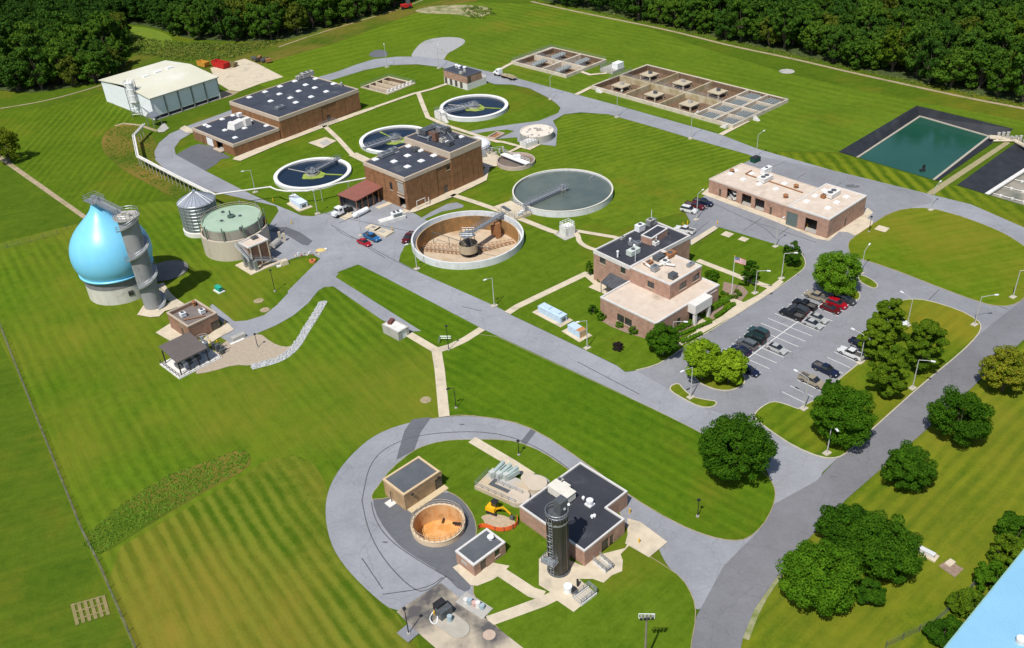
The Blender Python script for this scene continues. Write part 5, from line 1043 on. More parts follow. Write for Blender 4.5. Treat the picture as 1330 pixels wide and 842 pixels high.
# stair tower with helical stair
tb_ = at(*zK(560,745), 0); TH = rise(zK(560,750), zK(390,200)); TX, TY, TR = tb_.x, tb_.y+.5, 2.25
tw = thing('stair_tower', 'tall round grey concrete tower with a spiral stair, standing against the blue digester', 'tower', (TX, TY, 0))
TG = mat('tower_concrete', (.30,.305,.31), (.22,.225,.23), scale=.5, rough=.85, stretch=(1,1,.15), c3=(.15,.155,.16), s3=.4, k3=.6)
mb = MB(); mb.lathe(TX, TY, [(TR, -.2), (TR, TH)], 40); mb.build('shaft', TG, tw, smooth=True)
mb = MB(); mb.lathe(TX, TY, [(TR, TH-.4), (TR+.75, TH-.2), (TR+.75, TH+.05), (0.01, TH+.05)], 40); mb.build('top_deck', CONCG, tw)
ring_rail(MB(), TX, TY, TR+.65, TH+.05, 1.2, 20, .05).build('railing', STEEL, tw); mb = MB(); mb.box(TX-.5, TY+.3, TH+.05, 1.2, 1.0, .9, .4); mb.cyl(TX+.8, TY-.4, TH+.05, TH+.9, .4, n=10); mb.build('hatch', CONCG, tw)
mb = MB(); turns = 3.1; N_ = 150; pv = None
for i in range(N_+1):
    a = 2*math.pi*turns*i/N_-.9; z_ = .2+(TH-.4)*i/N_; r0, r1 = TR, TR+.95; c, s = math.cos(a), math.sin(a)
    cur = [(TX+r0*c, TY+r0*s, z_), (TX+r1*c, TY+r1*s, z_), (TX+r1*c, TY+r1*s, z_-.28), (TX+r0*c, TY+r0*s, z_-.28)]
    if pv: mb.add(pv+cur, [(0,1,5,4),(1,2,6,5),(2,3,7,6)][:3]); mb.tube((pv[1][0], pv[1][1], pv[1][2]+1.0), (cur[1][0], cur[1][1], cur[1][2]+1.0), .04, 4); mb.tube((pv[1][0], pv[1][1], pv[1][2]+.5), (cur[1][0], cur[1][1], cur[1][2]+.5), .03, 4)
    if i % 5 == 0: mb.tube(cur[1], (cur[1][0], cur[1][1], z_+1.0), .04, 4)
    pv = cur
mb.build('spiral_stair', STEEL, tw)
bz0, bz1 = TH+.1, ztop+.1
A = Vector((TX, TY, bz0)); B = Vector((DCX, DCY, bz1)); dd = (B-A); A2_ = A+dd*(TR+.3)/dd.length; B2_ = B-dd*1.6/dd.length
br = thing('tower_bridge', 'steel footbridge joining the tops of the grey stair tower and blue digester', 'footbridge', tuple((A2_+B2_)/2))
MB().obox(A2_, B2_, 1.3, .12).build('deck', STEEL, br)
n_ = Vector((-dd.y, dd.x, 0)).normalized()*.65
for s_ in (-1, 1):
    mb = MB(); L_ = (B2_-A2_).length; k = 12
    for i in range(k): a = A2_+(B2_-A2_)*(i/k)+n_*s_; b = A2_+(B2_-A2_)*((i+1)/k)+n_*s_; mb.tube(a-Vector((0,0,.5)), b+Vector((0,0,1.1)), .05, 4); mb.tube(a-Vector((0,0,.5)), a+Vector((0,0,1.1)), .05, 4); [mb.tube(a+Vector((0,0,z_)), b+Vector((0,0,z_)), .06, 4) for z_ in (-.5, .1, 1.1)]
    mb.build('truss', STEEL, br)
# round sunken pad and slab behind the blue tank: dark paved circle partly in its shadow
q = at(*zK(640,520), .2); sheet('paved_circle', circ(q.x, q.y-0.2, 5.6), .25, mat('dark_pad', (.20,.19,.18), (.16,.155,.15), scale=.5), world=True); 
line_sheet('footpath', [zK(600,600), zK(640,660), zK(700,720)], 1.6, .255, CONC)

# --- corrugated silo
zM = Z((220, 240), 6.475)
a = at(*zM(125,405), .5); rS = None
HS = rise(zM(125,400), zM(68,150)); HSe = HS
l = at(*zM(68,150), HS); r_ = at(*zM(378,110), HS); SX, SY, SR = (l.x+r_.x)/2, (l.y+r_.y)/2, (r_-l).length/2
sl = thing('metal_silo', 'round corrugated grey metal silo with shiny cone roof beside the green-topped digester', 'silo', (SX, SY, 0))
prof = []; z_ = 1.4
while z_ < HS: prof += [(SR, z_), (SR, z_+.8), (SR+.09, z_+.9), (SR, z_+1.0)]; z_ += 1.0
CORR = mat('silo_corrugated', (.30,.33,.35), (.24,.27,.29), scale=.8, rough=.4, metal=.5)
MB().lathe(SX, SY, prof+[(SR, HS)], 60).build('wall', CORR, sl)
MB().lathe(SX, SY, [(SR+.35, -.2), (SR+.35, 1.3), (SR-.1, 1.45)], 60).build('base_ring', CONCW, sl)
mb = MB(); mb.lathe(SX, SY, [(SR+.25, HS-.1), (.5, HS+2.6), (.5, HS+3.0), (.01, HS+3.05)], 24); sr = mb.build('roof', mat('silo_roof', (.50,.53,.58), (.44,.47,.52), scale=.6, rough=.3, metal=.5), sl)
mb = MB()
for i in range(24): a = 2*math.pi*i/24; mb.tube((SX+(SR+.25)*math.cos(a), SY+(SR+.25)*math.sin(a), HS-.05), (SX+.5*math.cos(a), SY+.5*math.sin(a), HS+2.65), .06, 4)
mb.build('rib', STEEL, sr)
mb = MB()
for i in range(18): a = 2*math.pi*i/18; mb.tube((SX+(SR+.1)*math.cos(a), SY+(SR+.1)*math.sin(a), 1.4), (SX+(SR+.1)*math.cos(a), SY+(SR+.1)*math.sin(a), HS-.1), .05, 4)
mb.build('stiffener', STEEL, sl)
# --- green topped digester
GH = 8.3; l = at(*zM(270,310), GH); r_ = at(*zM(776,262), GH); GX, GY, GRr = (l.x+r_.x)/2, (l.y+r_.y)/2, (r_-l).length/2
CH = 5.8
gd = thing('floating_cover_digester', 'wide round concrete digester with pale green steel lid beside the main road', 'digester', (GX, GY, 0))
CTAN = mat('tank_concrete_tan', (.54,.48,.38), (.46,.41,.33), scale=.5, rough=.9, stretch=(1,1,.2), c3=(.34,.30,.24), s3=.5, k3=.62)
MB().lathe(GX, GY, [(GRr+.9, -.3), (GRr+.9, CH), (GRr+.35, CH), (GRr+.35, CH-2)], 84).build('wall', CTAN, gd)
MB().lathe(GX, GY, [(GRr, CH-1.8), (GRr, GH-.1)], 84).build('lid_side', mat('stained_steel', (.24,.22,.19), (.36,.34,.28), scale=.7, rough=.7, stretch=(1,1,.25)), gd, smooth=True)
GREEN = mat('pale_green_lid', (.36,.47,.36), (.31,.42,.32), scale=.25, rough=.7, c3=(.27,.37,.29), s3=.3, k3=.6)
mb = MB(); mb.lathe(GX, GY, [(GRr+.02, GH-.1), (GRr+.02, GH+.25), (GRr-.25, GH+.25), (GRr-.3, GH+.05), (GRr*.5, GH+.35), (.01, GH+.55)], 84); lid = mb.build('lid', GREEN, gd)
mb = MB(); mb.cyl(GX, GY, GH+.45, GH+1.0, 1.0, n=16); mb.cyl(GX-.2, GY+.2, GH+1.0, GH+2.3, .22, n=8); mb.build('gas_dome', mat('dark_green_steel', (.06,.10,.09), (.08,.12,.1)), lid)
for p_ in (zM(600,370), zM(450,235), zM(440,310), zM(595,268)): q = at(*p_, GH+.3); MB().cyl(q.x, q.y, GH+.1, GH+.7, .45, n=10).build('hatch', STEELD, lid)
mb = MB()
for i in range(10): a = 2*math.pi*i/10+.25; q = (GX+(GRr+.6)*math.cos(a), GY+(GRr+.6)*math.sin(a)); mb.box(q[0], q[1], CH-.05, .28, .28, GH-CH+1.4, a)
mb.build('guide_post', mat('post_green', (.13,.2,.16), (.16,.2,.15)), gd)
ring_rail(MB(), GX, GY, GRr+.75, CH, 1.1, 48, .04, 0, math.pi).build('railing', YEL, gd)
ring_rail(MB(), GX, GY, GRr-.15, GH+.25, 1.0, 48, .04, -.2, math.pi+.3).build('railing', mat('rail_tan', (.55,.5,.38)), gd)
# annex
H = 6.3; F = frame3(zM(590,480), zM(660,530), zM(822,455), H)
ga = thing('digester_annex', 'narrow dark brick stair house with tan roof attached in front of the green-topped digester', 'building', tuple(F.p(F.la/2, F.lb/2)[:2])+(0,)); building('', '', F, H, BRICKD, ROOFT, COPE, par=.35, trim=.35, root=ga, opsB=())
acunit(ga, F, H-.35, zM(715,455), 1.6, 1.1, .4, STEELD)
for b in (.08, .5, .93): piece(F, ga, 'pilaster', CONC, -.14, -.001, F.lb*b-.15, F.lb*b+.15, 0, H-.4)
a, b = F.p(-1.6, F.lb*.92, 0), F.p(-2.2, F.lb*.05, 0); mb = MB()
def stairs(mb, p0, p1, w_, n):
    d = p1-p0; rot = math.atan2(d.y, d.x); nn = Vector((-d.y, d.x, 0)).normalized()*(w_/2)
    for i in range(n): q = p0+d*((i+.5)/n); mb.box(q.x, q.y, q.z-.03, Vector((d.x, d.y)).length/n, w_, .07, rot)
    for s_ in (-1, 1):
        mb.tube(p0+nn*s_, p1+nn*s_, .08, 4)
        for h_ in (.5, 1.0): mb.tube(p0+nn*s_+Vector((0,0,h_)), p1+nn*s_+Vector((0,0,h_)), .045, 4)
        for i in range(5): q = p0+d*(i/4)+nn*s_; mb.tube(q, q+Vector((0,0,1)), .04, 4)
    return mb
stairs(mb, F.p(-1.4, F.lb*1.05, .2), F.p(-1.4, F.lb*.1, 2.9), 1.1, 13); stairs(mb, F.p(-.9, -.4, 3.0), F.p(F.la*.9, -.9, 6.2), 1.1, 14)
for a_, b_ in ((-1.4, .1), (0, -.6), (F.la*.5, -.6)): q = F.p(a_-.4, b_, 0); mb.box(q.x, q.y, 0, .9, .9, 2.9 if a_ < .5 else 4.4, F.rot)
mb.build('outside_stair', STEEL, ga)
F.box(MB(), -2.8, F.la+.5, -2.2, F.lb+1.0, -.1, .22).build('slab', CONC, ga)

# --- dark steel silo of the screen building
zW = Z((650, 590), 4.955)
HQ = 13.0; b0 = at(*zW(308,745), 0); b1_ = at(*zW(445,745), 0); QX, QY, QR = (b0.x+b1_.x)/2, (b0.y+b1_.y)/2, (b1_-b0).length/2*.97
HQ = rise(zW(308,745), zW(295,395))+.3
sc = thing('scrubber_silo', 'tall dark steel cylinder with cage ladder in front of the L-shaped brick building', 'silo', (QX, QY, 0))
DS = mat('silo_dark_steel', (.07,.068,.06), (.10,.096,.085), scale=.5, rough=.35, metal=.6, stretch=(3,3,.1))
MB().lathe(QX, QY, [(QR, .5), (QR, HQ)], 48).build('shell', DS, sc, smooth=True); MB().lathe(QX, QY, [(QR+.25, .2), (QR+.25, .5), (QR, .55)], 48).build('base_ring', STEELD, sc)
MB().disc(QX, QY, HQ-.05, QR, 40).build('top_deck', STEELD, sc)
mb = MB()
for i in range(16): a = i*math.pi/8; mb.box(QX+(QR+.04)*math.cos(a), QY+(QR+.04)*math.sin(a), .5, .1, .14, HQ-.6, a)
mb.build('stave_rib', DS, sc)
mb = MB(); ring_rail(mb, QX, QY, QR+.12, HQ-.1, 1.15, 24, .05); mb.ring(QX, QY, HQ-1.2, HQ-.9, QR+.01, QR+.1, 40); mb.build('railing', STEEL, sc)
q = at(*zW(390,400), HQ+1); mb = MB(); mb.box(QX+.7, QY+.5, HQ, 1.7, 1.5, 2.6, FW.rot); mb.build('fan_box', STEELD, sc)
mb = MB(); mb.tube((QX+1.2, QY-.2, HQ+1.2), (QX+1.2, QY+4.2, HQ-2.0), .22, 10); mb.tube((QX+1.9, QY+.3, HQ+1.6), (QX+2.4, QY+2.5, HQ-.6), .2, 10); mb.build('duct', STEEL, sc)
d = Vector((-.75, -1, 0)).normalized(); n_ = Vector((-d.y, d.x, 0)); base_ = Vector((QX, QY, 0))+d*(QR+.25); mb = MB()
for s_ in (-1, 1): mb.tube(base_+n_*.3*s_+Vector((0,0,.5)), base_+n_*.3*s_+Vector((0,0,HQ+.8)), .05, 4)
for i in range(int(HQ/.6)): q = base_+Vector((0,0,.8+i*.6)); mb.tube(q-n_*.3, q+n_*.3, .035, 4)
for i in range(int((HQ-3)/1.2)):
    z_ = 3+i*1.2; c_ = base_+d*.35
    for k in range(6): a0, a1 = math.pi*k/6, math.pi*(k+1)/6; P_ = lambda a: c_+n_*.45*math.cos(a)+d*.45*math.sin(a)+Vector((0,0,z_)); mb.tube(P_(a0), P_(a1), .035, 4)
mb.build('cage_ladder', STEEL, sc)
q = base_+d*.6; mb = MB(); mb.box(q.x, q.y, HQ*.33, 1.5, 2.4, .12, math.atan2(d.y, d.x)); c, s = d.x, d.y
rail(mb, [(q.x+c*u-s*v, q.y+s*u+c*v) for u, v in ((-.7,-1.1),(.7,-1.1),(.7,1.1),(-.7,1.1))], HQ*.33+.1, 1.1, .05, .8, 3); mb.build('ladder_platform', STEEL, sc)

# --- rectangular aeration basins
def basin_walls(F, root, H, t, cells_a, cells_b, depth, wm, fm, inner=True):
    la, lb = F.la, F.lb; mb = MB()
    for a0, a1, b0, b1 in ((0, la, 0, t), (0, la, lb-t, lb), (0, t, t, lb-t), (la-t, la, t, lb-t)): F.box(mb, a0, a1, b0, b1, -depth, H)
    mb.build('wall', wm, root); F.box(MB(), t, la-t, t, lb-t, -depth-.1, -depth+.3).build('basin_floor', fm, root)
    mb = MB(); z1_ = H-.22; e_ = .04
    for a0, a1, b0, b1 in ((t, la-t, t, t+e_), (t, la-t, lb-t-e_, lb-t), (t, t+e_, t+e_, lb-t-e_), (la-t-e_, la-t, t+e_, lb-t-e_)): F.box(mb, a0, a1, b0, b1, -depth+.3, z1_)
    mb.build('inner_wall', STAINB, root)
STAINB = mat('stained_brown_wall', (.20,.13,.08), (.11,.075,.05), scale=.6, rough=.9, stretch=(1,1,.3))
TW = mat('basin_wall_tan', (.58,.50,.38), (.50,.42,.30), scale=.5, rough=.9, c3=(.30,.24,.10), s3=.2, k3=.6)
PKC = mat('basin_wall_pale', (.60,.53,.43), (.50,.44,.35), scale=.5, rough=.9, c3=(.34,.28,.18), s3=.4, k3=.6)
YW = mat('basin_wall_mossy', (.46,.39,.25), (.30,.24,.12), scale=.4, rough=.9, c3=(.50,.44,.32), s3=.25, k3=.55)
F = Fr(*BAS1); la, lb = F.la, F.lb
ab1 = thing('aeration_basin', 'large rectangular concrete basin with six square aerator platforms, north-east of the road', 'aeration basin', tuple(F.p(la/2, lb/2)[:2])+(0,), group='concrete aeration basins')
basin_walls(F, ab1, 1.3, .6, 0, 0, 1.1, PKC, SLUDGE)
u0 = la*.255                       # a runs from the near corner to the left corner; the small cells are at the near end
mb = MB(); F.box(mb, .6, u0, lb/2-.35, lb/2+.35, -2.1, 1.25)
for a in (u0, u0*.5): F.box(mb, a-.3, a+.3, .6, lb/2-.35, -2.1, 1.24); F.box(mb, a-.3, a+.3, lb/2+.35, lb-.6, -2.1, 1.24)
for b in (lb*.25, lb*.75): F.box(mb, .6, u0*.5-.3, b-.2, b+.2, -2.1, 1.22); F.box(mb, u0*.5+.3, u0-.3, b-.2, b+.2, -2.1, 1.22)
mb.build('cell_wall', PKC, ab1)
mb = MB(); F.box(mb, u0+.3, la-.6, lb/2-.7, lb/2+.7, -2.1, 1.2)
for k in (1, 2): a = u0+(la-u0)*k/3; F.box(mb, a-.3, a+.3, .6, lb/2-.7, -2.1, 1.21); F.box(mb, a-.3, a+.3, lb/2+.7, lb-.6, -2.1, 1.21)
mb.build('dividing_wall', YW, ab1)
PLT = mat('platform_tan', (.50,.44,.32), (.40,.34,.24), scale=.8, rough=.9)
for i in range(3):
    for j in range(2):
        ca = u0+(la-u0)*(i+.5)/3; cb = lb*(.25+.5*j); q = F.p(ca, cb); mb = MB(); s_ = 5.4
        mb.box(q.x, q.y, .85, s_, s_, .3, F.rot)
        for da in (-1, 1):
            for db in (-1, 1): w_ = F.p(ca+da*s_*.42, cb+db*s_*.42); mb.box(w_.x, w_.y, -.8, .5, .5, 1.65, F.rot)
        pl = mb.build('aerator_platform', PLT, ab1)
        mb = MB(); mb.cyl(q.x, q.y, 1.15, 2.2, .45, n=12); mb.box(q.x+.6, q.y, 1.15, .9, .7, .8, F.rot); mb.build('aerator_motor', STEELD if (i+j) % 2 else CONCG, pl)
for i in range(2):
    for j in range(4):
        ca = u0*(.25+.5*i); cb = lb*(.125+.25*j); q = F.p(ca, cb); mb = MB(); mb.box(q.x, q.y, .2, lb*.25*.62, u0*.5*.62, .3, F.rot)
        for k in range(-2, 3): w_ = F.p(ca+k*u0*.055, cb); mb.box(w_.x, w_.y, .5, lb*.25*.6, .25, .5, F.rot)
        mb.build('mixer_frame', mat('grey_mixer', (.34,.37,.37), (.25,.28,.28), scale=1), ab1)
mb = MB(); rail(mb, [tuple(F.p(u0, lb/2-.6)[:2]), tuple(F.p(la-.4, lb/2-.6)[:2])], 1.2, 1.0, .04, 2.2); rail(mb, [tuple(F.p(u0, lb/2+.6)[:2]), tuple(F.p(la-.4, lb/2+.6)[:2])], 1.2, 1.0, .04, 2.2); rail(mb, [tuple(F.p(la-.4, lb*.3)[:2]), tuple(F.p(la-.4, lb*.7)[:2])], 1.3, 1.0, .05, 1.4); rail(mb, [tuple(F.p(.3, lb*.02)[:2]), tuple(F.p(.3, lb*.98)[:2])], 1.3, 1.0, .04, 2)
mb.build('railing', STEEL, ab1)
mb = MB()
for s_, w_ in ((la-4, .8), (2, .8)):
    for i in range(7): q = F.p(s_-i*.35*(1 if s_ > 5 else -1), -.8); mb.box(q.x, q.y, -.1, 1.3, .35, 1.4-i*.2, F.rot)
for i in range(7): q = F.p(-.6-i*.3, lb*.35); mb.box(q.x, q.y, -.1, 1.4, .3, 1.4-i*.2, F.rot)
mb.build('stair', CONCW, ab1)
F = Fr(*BAS2); la, lb = F.la, F.lb
ab2 = thing('aeration_basin', 'smaller rectangular concrete basin with four cells, left of the one with platforms', 'aeration basin', tuple(F.p(la/2, lb/2)[:2])+(0,), group='concrete aeration basins')
basin_walls(F, ab2, 1.3, .6, 0, 0, 1.1, PKC, SLUDGE)
mb = MB(); F.box(mb, .6, la-.6, lb/2-.5, lb/2+.5, -1.9, 1.25); a = la*.46; F.box(mb, a-.35, a+.35, .6, lb/2-.5, -1.9, 1.24); F.box(mb, a-.35, a+.35, lb/2+.5, lb-.6, -1.9, 1.24); mb.build('dividing_wall', PKC, ab2)
for ca in (la*.25, la*.7):
    for cb in (lb*.26, lb*.74):
        q = F.p(ca, cb); mb = MB(); mb.box(q.x, q.y, .5, lb*.3, 2.2, .4, F.rot)
        for k in range(5): w_ = F.p(ca, cb+(k-2)*lb*.06); mb.box(w_.x, w_.y, .9, .3, 2.6, .6, F.rot)
        mb.build('mixer_frame', mat('grey_mixer', (.34,.37,.37)), ab2)
mb = MB()
for b in (0.3, lb/2-.4, lb/2+.4, lb-.3): rail(mb, [tuple(F.p(.3, b)[:2]), tuple(F.p(la-.3, b)[:2])], 1.3, 1.0, .035, 2.4)
rail(mb, [tuple(F.p(la-.3, .3)[:2]), tuple(F.p(la-.3, lb-.3)[:2])], 1.3, 1.1, .05, 1.4); rail(mb, [tuple(F.p(la+.9, .3)[:2]), tuple(F.p(la+.9, lb-.3)[:2])], 1.3, 1.1, .05, 1.4); mb.build('railing', STEEL, ab2)
F.box(MB(), la+.01, la+1.2, 0, lb, -.1, 1.28).build('gallery', PKC, ab2)
F = Fr(*BAS3); la, lb = F.la, F.lb
ab3 = thing('trough_basin', 'small sunken concrete basin with four brown troughs behind the filter building', 'basin', tuple(F.p(la/2, lb/2)[:2])+(0,))
basin_walls(F, ab3, .4, .7, 0, 0, 2.2, TW, SLUDGE)
mb = MB()
for k in range(1, 4): b = .5+(lb-1.0)*k/4; F.box(mb, .7, la-.7, b-.2, b+.2, -1.9, .3)
mb.build('dividing_wall', TW, ab3)
for k in range(4): b0_ = .5+(lb-1.0)*k/4+.5; b1__ = .5+(lb-1.0)*(k+1)/4-.5; F.box(MB(), la*.18, la-2.6, b0_, b1__, -1.0, -.7).build('trough', mat('trough_brown', (.30,.22,.16), (.22,.15,.11), scale=1), ab3)
mb = MB(); F.box(mb, .7, 2.2, 1, lb-1, .3, .5)
for k in range(7): q = F.p(1.2, 1.5+k*(lb-3)/6); mb.box(q.x, q.y, .5, .8, .8, .9, F.rot)
mb.build('gate', CONCW, ab3)
mb = MB(); rail(mb, [tuple(F.p(.1, .1)[:2]), tuple(F.p(.1, lb-.1)[:2]), tuple(F.p(la-.1, lb-.1)[:2]), tuple(F.p(la-.1, .1)[:2]), tuple(F.p(.1, .1)[:2])], .4, 1.0, .035, 1.8); mb.build('railing', STEEL, ab3)
# flat hatch in the lawn south of the filter building
q1 = MB(); sheet('access_slab', W([(400,185.5),(419,192.5),(437,183),(423,178)], .26), .26, CONC, world=True); sheet('access_slab', W([(414,186),(421,189.5),(430,185),(424,181)], .27), .27, CONCG, world=True)

# --- lagoons
LINER = mat('black_liner', (.020,.022,.028), (.032,.035,.042), scale=.3, rough=.6, c3=(.05,.055,.06), s3=.06, k3=.62)
LAGW = water_mat('lagoon_water', (.010,.062,.042), (.018,.085,.055), rough=.1, scale=.05, bump=.3, bs=.8)
def lagoon(label, top, inner, depth, wz, wm, ledge=True, inset=None):
    """top: crest polygon, inner: toe polygon, world xy, same count"""
    c = np.mean(np.array(top), 0); t = thing('lined_lagoon', label, 'lagoon', (c[0], c[1], 0)); n = len(top); mb = MB()
    mb.add([(x, y, .08) for x, y in top]+[(x, y, -depth) for x, y in inner], [(i, (i+1) % n, n+(i+1) % n, n+i) for i in range(n)]); mb.build('liner', LINER, t)
    mb = MB(); mb.add([(x, y, -depth) for x, y in inner], [tuple(range(n))]); mb.build('water', wm, t); return t
dpt = 3.0
inn = [tuple(at(*p_, -dpt)[:2]) for p_ in ((1110,206.5), (1208,238.5), (1286,177.5), (1194.5,151))]
lg = lagoon('square lagoon of dark green water with black liner banks and pale ledge', LAGP, inn, dpt, 0, LAGW)
strip_mb(MB(), inn, 1.1, -dpt-.1, -dpt+.18, closed=True).build('ledge', mat('ledge_tan', (.42,.38,.31), (.34,.31,.26), scale=1), lg)
q = at(1198, 222, -dpt); mb = MB(); mb.box(q.x, q.y, -dpt, 1.6, .8, .5); mb.box(q.x+1, q.y+1.5, -dpt, .6, .6, 1.2); tag(mb.build('floating_pump', BLACK), 'dark floating pump near the front edge of the green lagoon', 'floating pump')
MUD = mat('drained_mud', (.30,.27,.22), (.05,.08,.06), scale=.1, rough=.6, c3=(.36,.32,.27), s3=.06, k3=.5)
inn2 = [tuple(at(*p_, -2.0)[:2]) for p_ in ((1281,258), (1292,261), (1425,300), (1560,240), (1375,195))]
lg2 = lagoon('half drained lagoon with black liner bank and muddy bottom at the right edge', LAG2P, inn2, 2.0, 0, MUD)
a, b = at(1281, 254, -1.6), at(1390, 184, -1.6); MB().obox(a, b, 1.1, .5).build('curb', CONCW, lg2)
for j in range(5):
    mb = MB(); st_ = at(1290+j*14, 252-j*9, -1.9); d = Vector(pdir((1290,253), (1345,268))).normalized()
    for i in range(9): q = Vector((st_.x, st_.y))+d*(2+i*3.2); mb.cyl(q.x, q.y, -2.0, -1.5, .4, n=8)
    e = Vector((st_.x, st_.y))+d*30; mb.tube((st_.x, st_.y, -1.75), (e.x, e.y, -1.75), .12, 4); mb.build('aeration_pipe', CONCW, lg2)
q = at(1306, 180); lp = thing('lagoon_valve_station', 'cluster of grey valves and pipes at the corner between the two lagoons', 'pipework', (q.x, q.y, 0))
mb = MB()
for i in range(7): w_ = at(1297+i*5.5, 177+i*1.6); mb.cyl(w_.x, w_.y, 0, 1.2+.5*(i % 3), .5, n=10)
mb.build('valve', CONCG, lp); mb = MB(); mb.tube(at(1290,183,.5), at(1318,183,.5), .3, 8); mb.tube(at(1318,183,.6), at(1345,198,.6), .6, 8); mb.tube(at(1296,181,.5), at(1272,200,-2.8), .3, 8); mb.build('pipe', CONC, lp)
MB().box(q.x, q.y, .05, 9, 3, .15, -.4).build('slab', CONC, lp)

# --- pipe bridge on posts, from the lime silo round to the process building
zN = Z((160, 140), 6.475)
pr = thing('pipe_bridge', 'long pale elevated pipe on thin posts, running to the tall brown process building', 'pipe bridge', tuple(at(240,240)))
hp = 4.0
pts = [zN(175,135), zN(85,230), (at_ := zN(120,405)), zN(400,552), zN(700,700), zN(765,730)]
Pw = [at(x_, y_, hp) for x_, y_ in pts]
mb = MB()
for a, b in zip(Pw[:-1], Pw[1:]):
    d = (b-a).normalized(); n_ = Vector((-d.y, d.x, 0))*.35; mb.tube(a+n_, b+n_, .2, 8); mb.tube(a-n_, b-n_, .14, 8)
    mb.obox(a-Vector((0,0,.35)), b-Vector((0,0,.35)), .9, .08)
mb.build('pipe', CONCW, pr)
hq = 4.6; pts2 = [zN(765,730), zN(1245,665), (351,243), (359,246.5), (372,248.5), (400,248), (440,238), (475,231.5)]
Pw2 = [at(x_, y_, hq) for x_, y_ in pts2]; mb = MB(); mb.path(Pw2, .24, 8); mb.build('pipe', CONCW, pr)
for Pl, st_, hh_ in ((Pw, 2.6, hp), (Pw2, 8.5, hq)):
    acc = 0
    for a, b in zip(Pl[:-1], Pl[1:]):
        L_ = (b-a).length; u = st_-acc
        while u < L_:
            q = a.lerp(b, u/L_)
            if not (C3[0]-99 < q.x and math.hypot(q.x-C3[0], q.y-C3[1]) < C3[2]+2) and not inside((q.x, q.y), W([(342,255),(405,278),(314,252),(300,240),(268,246),(330,275)])):
                mb = MB(); mb.tube((q.x, q.y, 0), (q.x, q.y, hh_-.1), .09, 6); mb.obox((q.x-.5, q.y, hh_-.35), (q.x+.5, q.y, hh_-.35), .12, .12); mb.build('post', POLE, pr)
            u += st_
        acc = L_-(u-st_)
# --- white lime silo at the storage building
zP = Z((120, 60), 6.475)
b = at(*zP(385,585), 0); ht_ = rise(zP(385,585), zP(335,295)); 
ls = thing('lime_silo', 'slim white silo on steel legs at the left end of the storage building', 'silo', (b.x, b.y, 0))
MB().lathe(b.x, b.y, [(.2, ht_*.30), (1.5, ht_*.42), (1.5, ht_*.97), (.01, ht_)], 28).build('shell', WHITE, ls, smooth=False)
for sx_ in (-1, 1):
    for sy_ in (-1, 1): MB().box(b.x+sx_*1.5, b.y+sy_*1.5, 0, .22, .22, ht_*.95).build('leg', STEEL, ls)
mb = MB()
for k in range(5):
    z_ = ht_*(.08+.18*k)
    for s_ in (-1, 1): mb.tube((b.x-1.5, b.y+1.5*s_, z_), (b.x+1.5, b.y+1.5*s_, z_), .07, 4); mb.tube((b.x+1.5*s_, b.y-1.5, z_), (b.x+1.5*s_, b.y+1.5, z_), .07, 4)
    if k < 2: mb.tube((b.x-1.5, b.y-1.5, z_), (b.x+1.5, b.y-1.5, z_+ht_*.18), .06, 4); mb.tube((b.x+1.5, b.y-1.5, z_), (b.x-1.5, b.y-1.5, z_+ht_*.18), .06, 4)
rail(mb, [(b.x-1.6, b.y-1.6), (b.x+1.6, b.y-1.6), (b.x+1.6, b.y+1.6), (b.x-1.6, b.y+1.6), (b.x-1.6, b.y-1.6)], ht_*.95, 1.1, .05, 1.0); mb.build('brace', STEEL, ls)
q = at(*zP(430,560), 0); h2_ = rise(zP(430,560), zP(415,395)); s2 = thing('dust_collector', 'grey cylindrical dust collector between the slim white silo and the storage building', 'dust collector', (q.x, q.y, 0)); MB().lathe(q.x, q.y, [(.3, 1.5), (1.0, 3.2), (1.0, h2_), (.01, h2_+.5)], 20).build('shell', STEEL, s2)
for a in (0, 1.57, 3.14, 4.71): MB().tube((q.x+math.cos(a), q.y+math.sin(a), 0), (q.x+math.cos(a), q.y+math.sin(a), 3.3), .08, 6).build('leg', STEEL, s2)
mb = MB(); a = at(*zP(400,500), 3.5); b2_ = at(*zP(500,580), 3.0); mb.tube(a, b2_, .25, 8).build('conveyor', STEEL, s2)
# stacked frames of the sludge conveyor house by the pipe bridge
F = Fr(*quadfit(zP(440,640), zP(525,690), zP(555,655), 0)); cv = thing('sludge_hopper', 'small open grey steel frame hopper at the upper end of the pipe bridge', 'hopper', tuple(F.p(1.5,1.5)[:2])+(0,))
for a_, b__ in ((0,0),(3.4,0),(0,3.4),(3.4,3.4)): F.box(MB(), a_, a_+.2, b__, b__+.2, 0, 3.6).build('leg', STEEL, cv)
mb = MB(); q = F.p(1.8, 1.8); mb.box(q.x, q.y, 3.6, 3.6, 3.6, .15, F.rot); mb.add([tuple(F.p(0,0,3.8)), tuple(F.p(3.6,0,3.8)), tuple(F.p(3.6,3.6,3.8)), tuple(F.p(0,3.6,3.8)), tuple(F.p(1.8,0,5.4)), tuple(F.p(1.8,3.6,5.4))], [(0,1,4),(2,3,5),(1,2,5,4),(3,0,4,5)]); mb.build('roof', STEEL, cv)
sheet('concrete_apron', W([zP(540,710), zP(600,640), zP(645,690), zP(600,722), zP(560,725)], .24), .24, CONCG, world=True); line_sheet('bare_verge', [zP(190,670), zP(260,650), zP(400,665), zP(545,715)], 1.3, .07, DIRT)
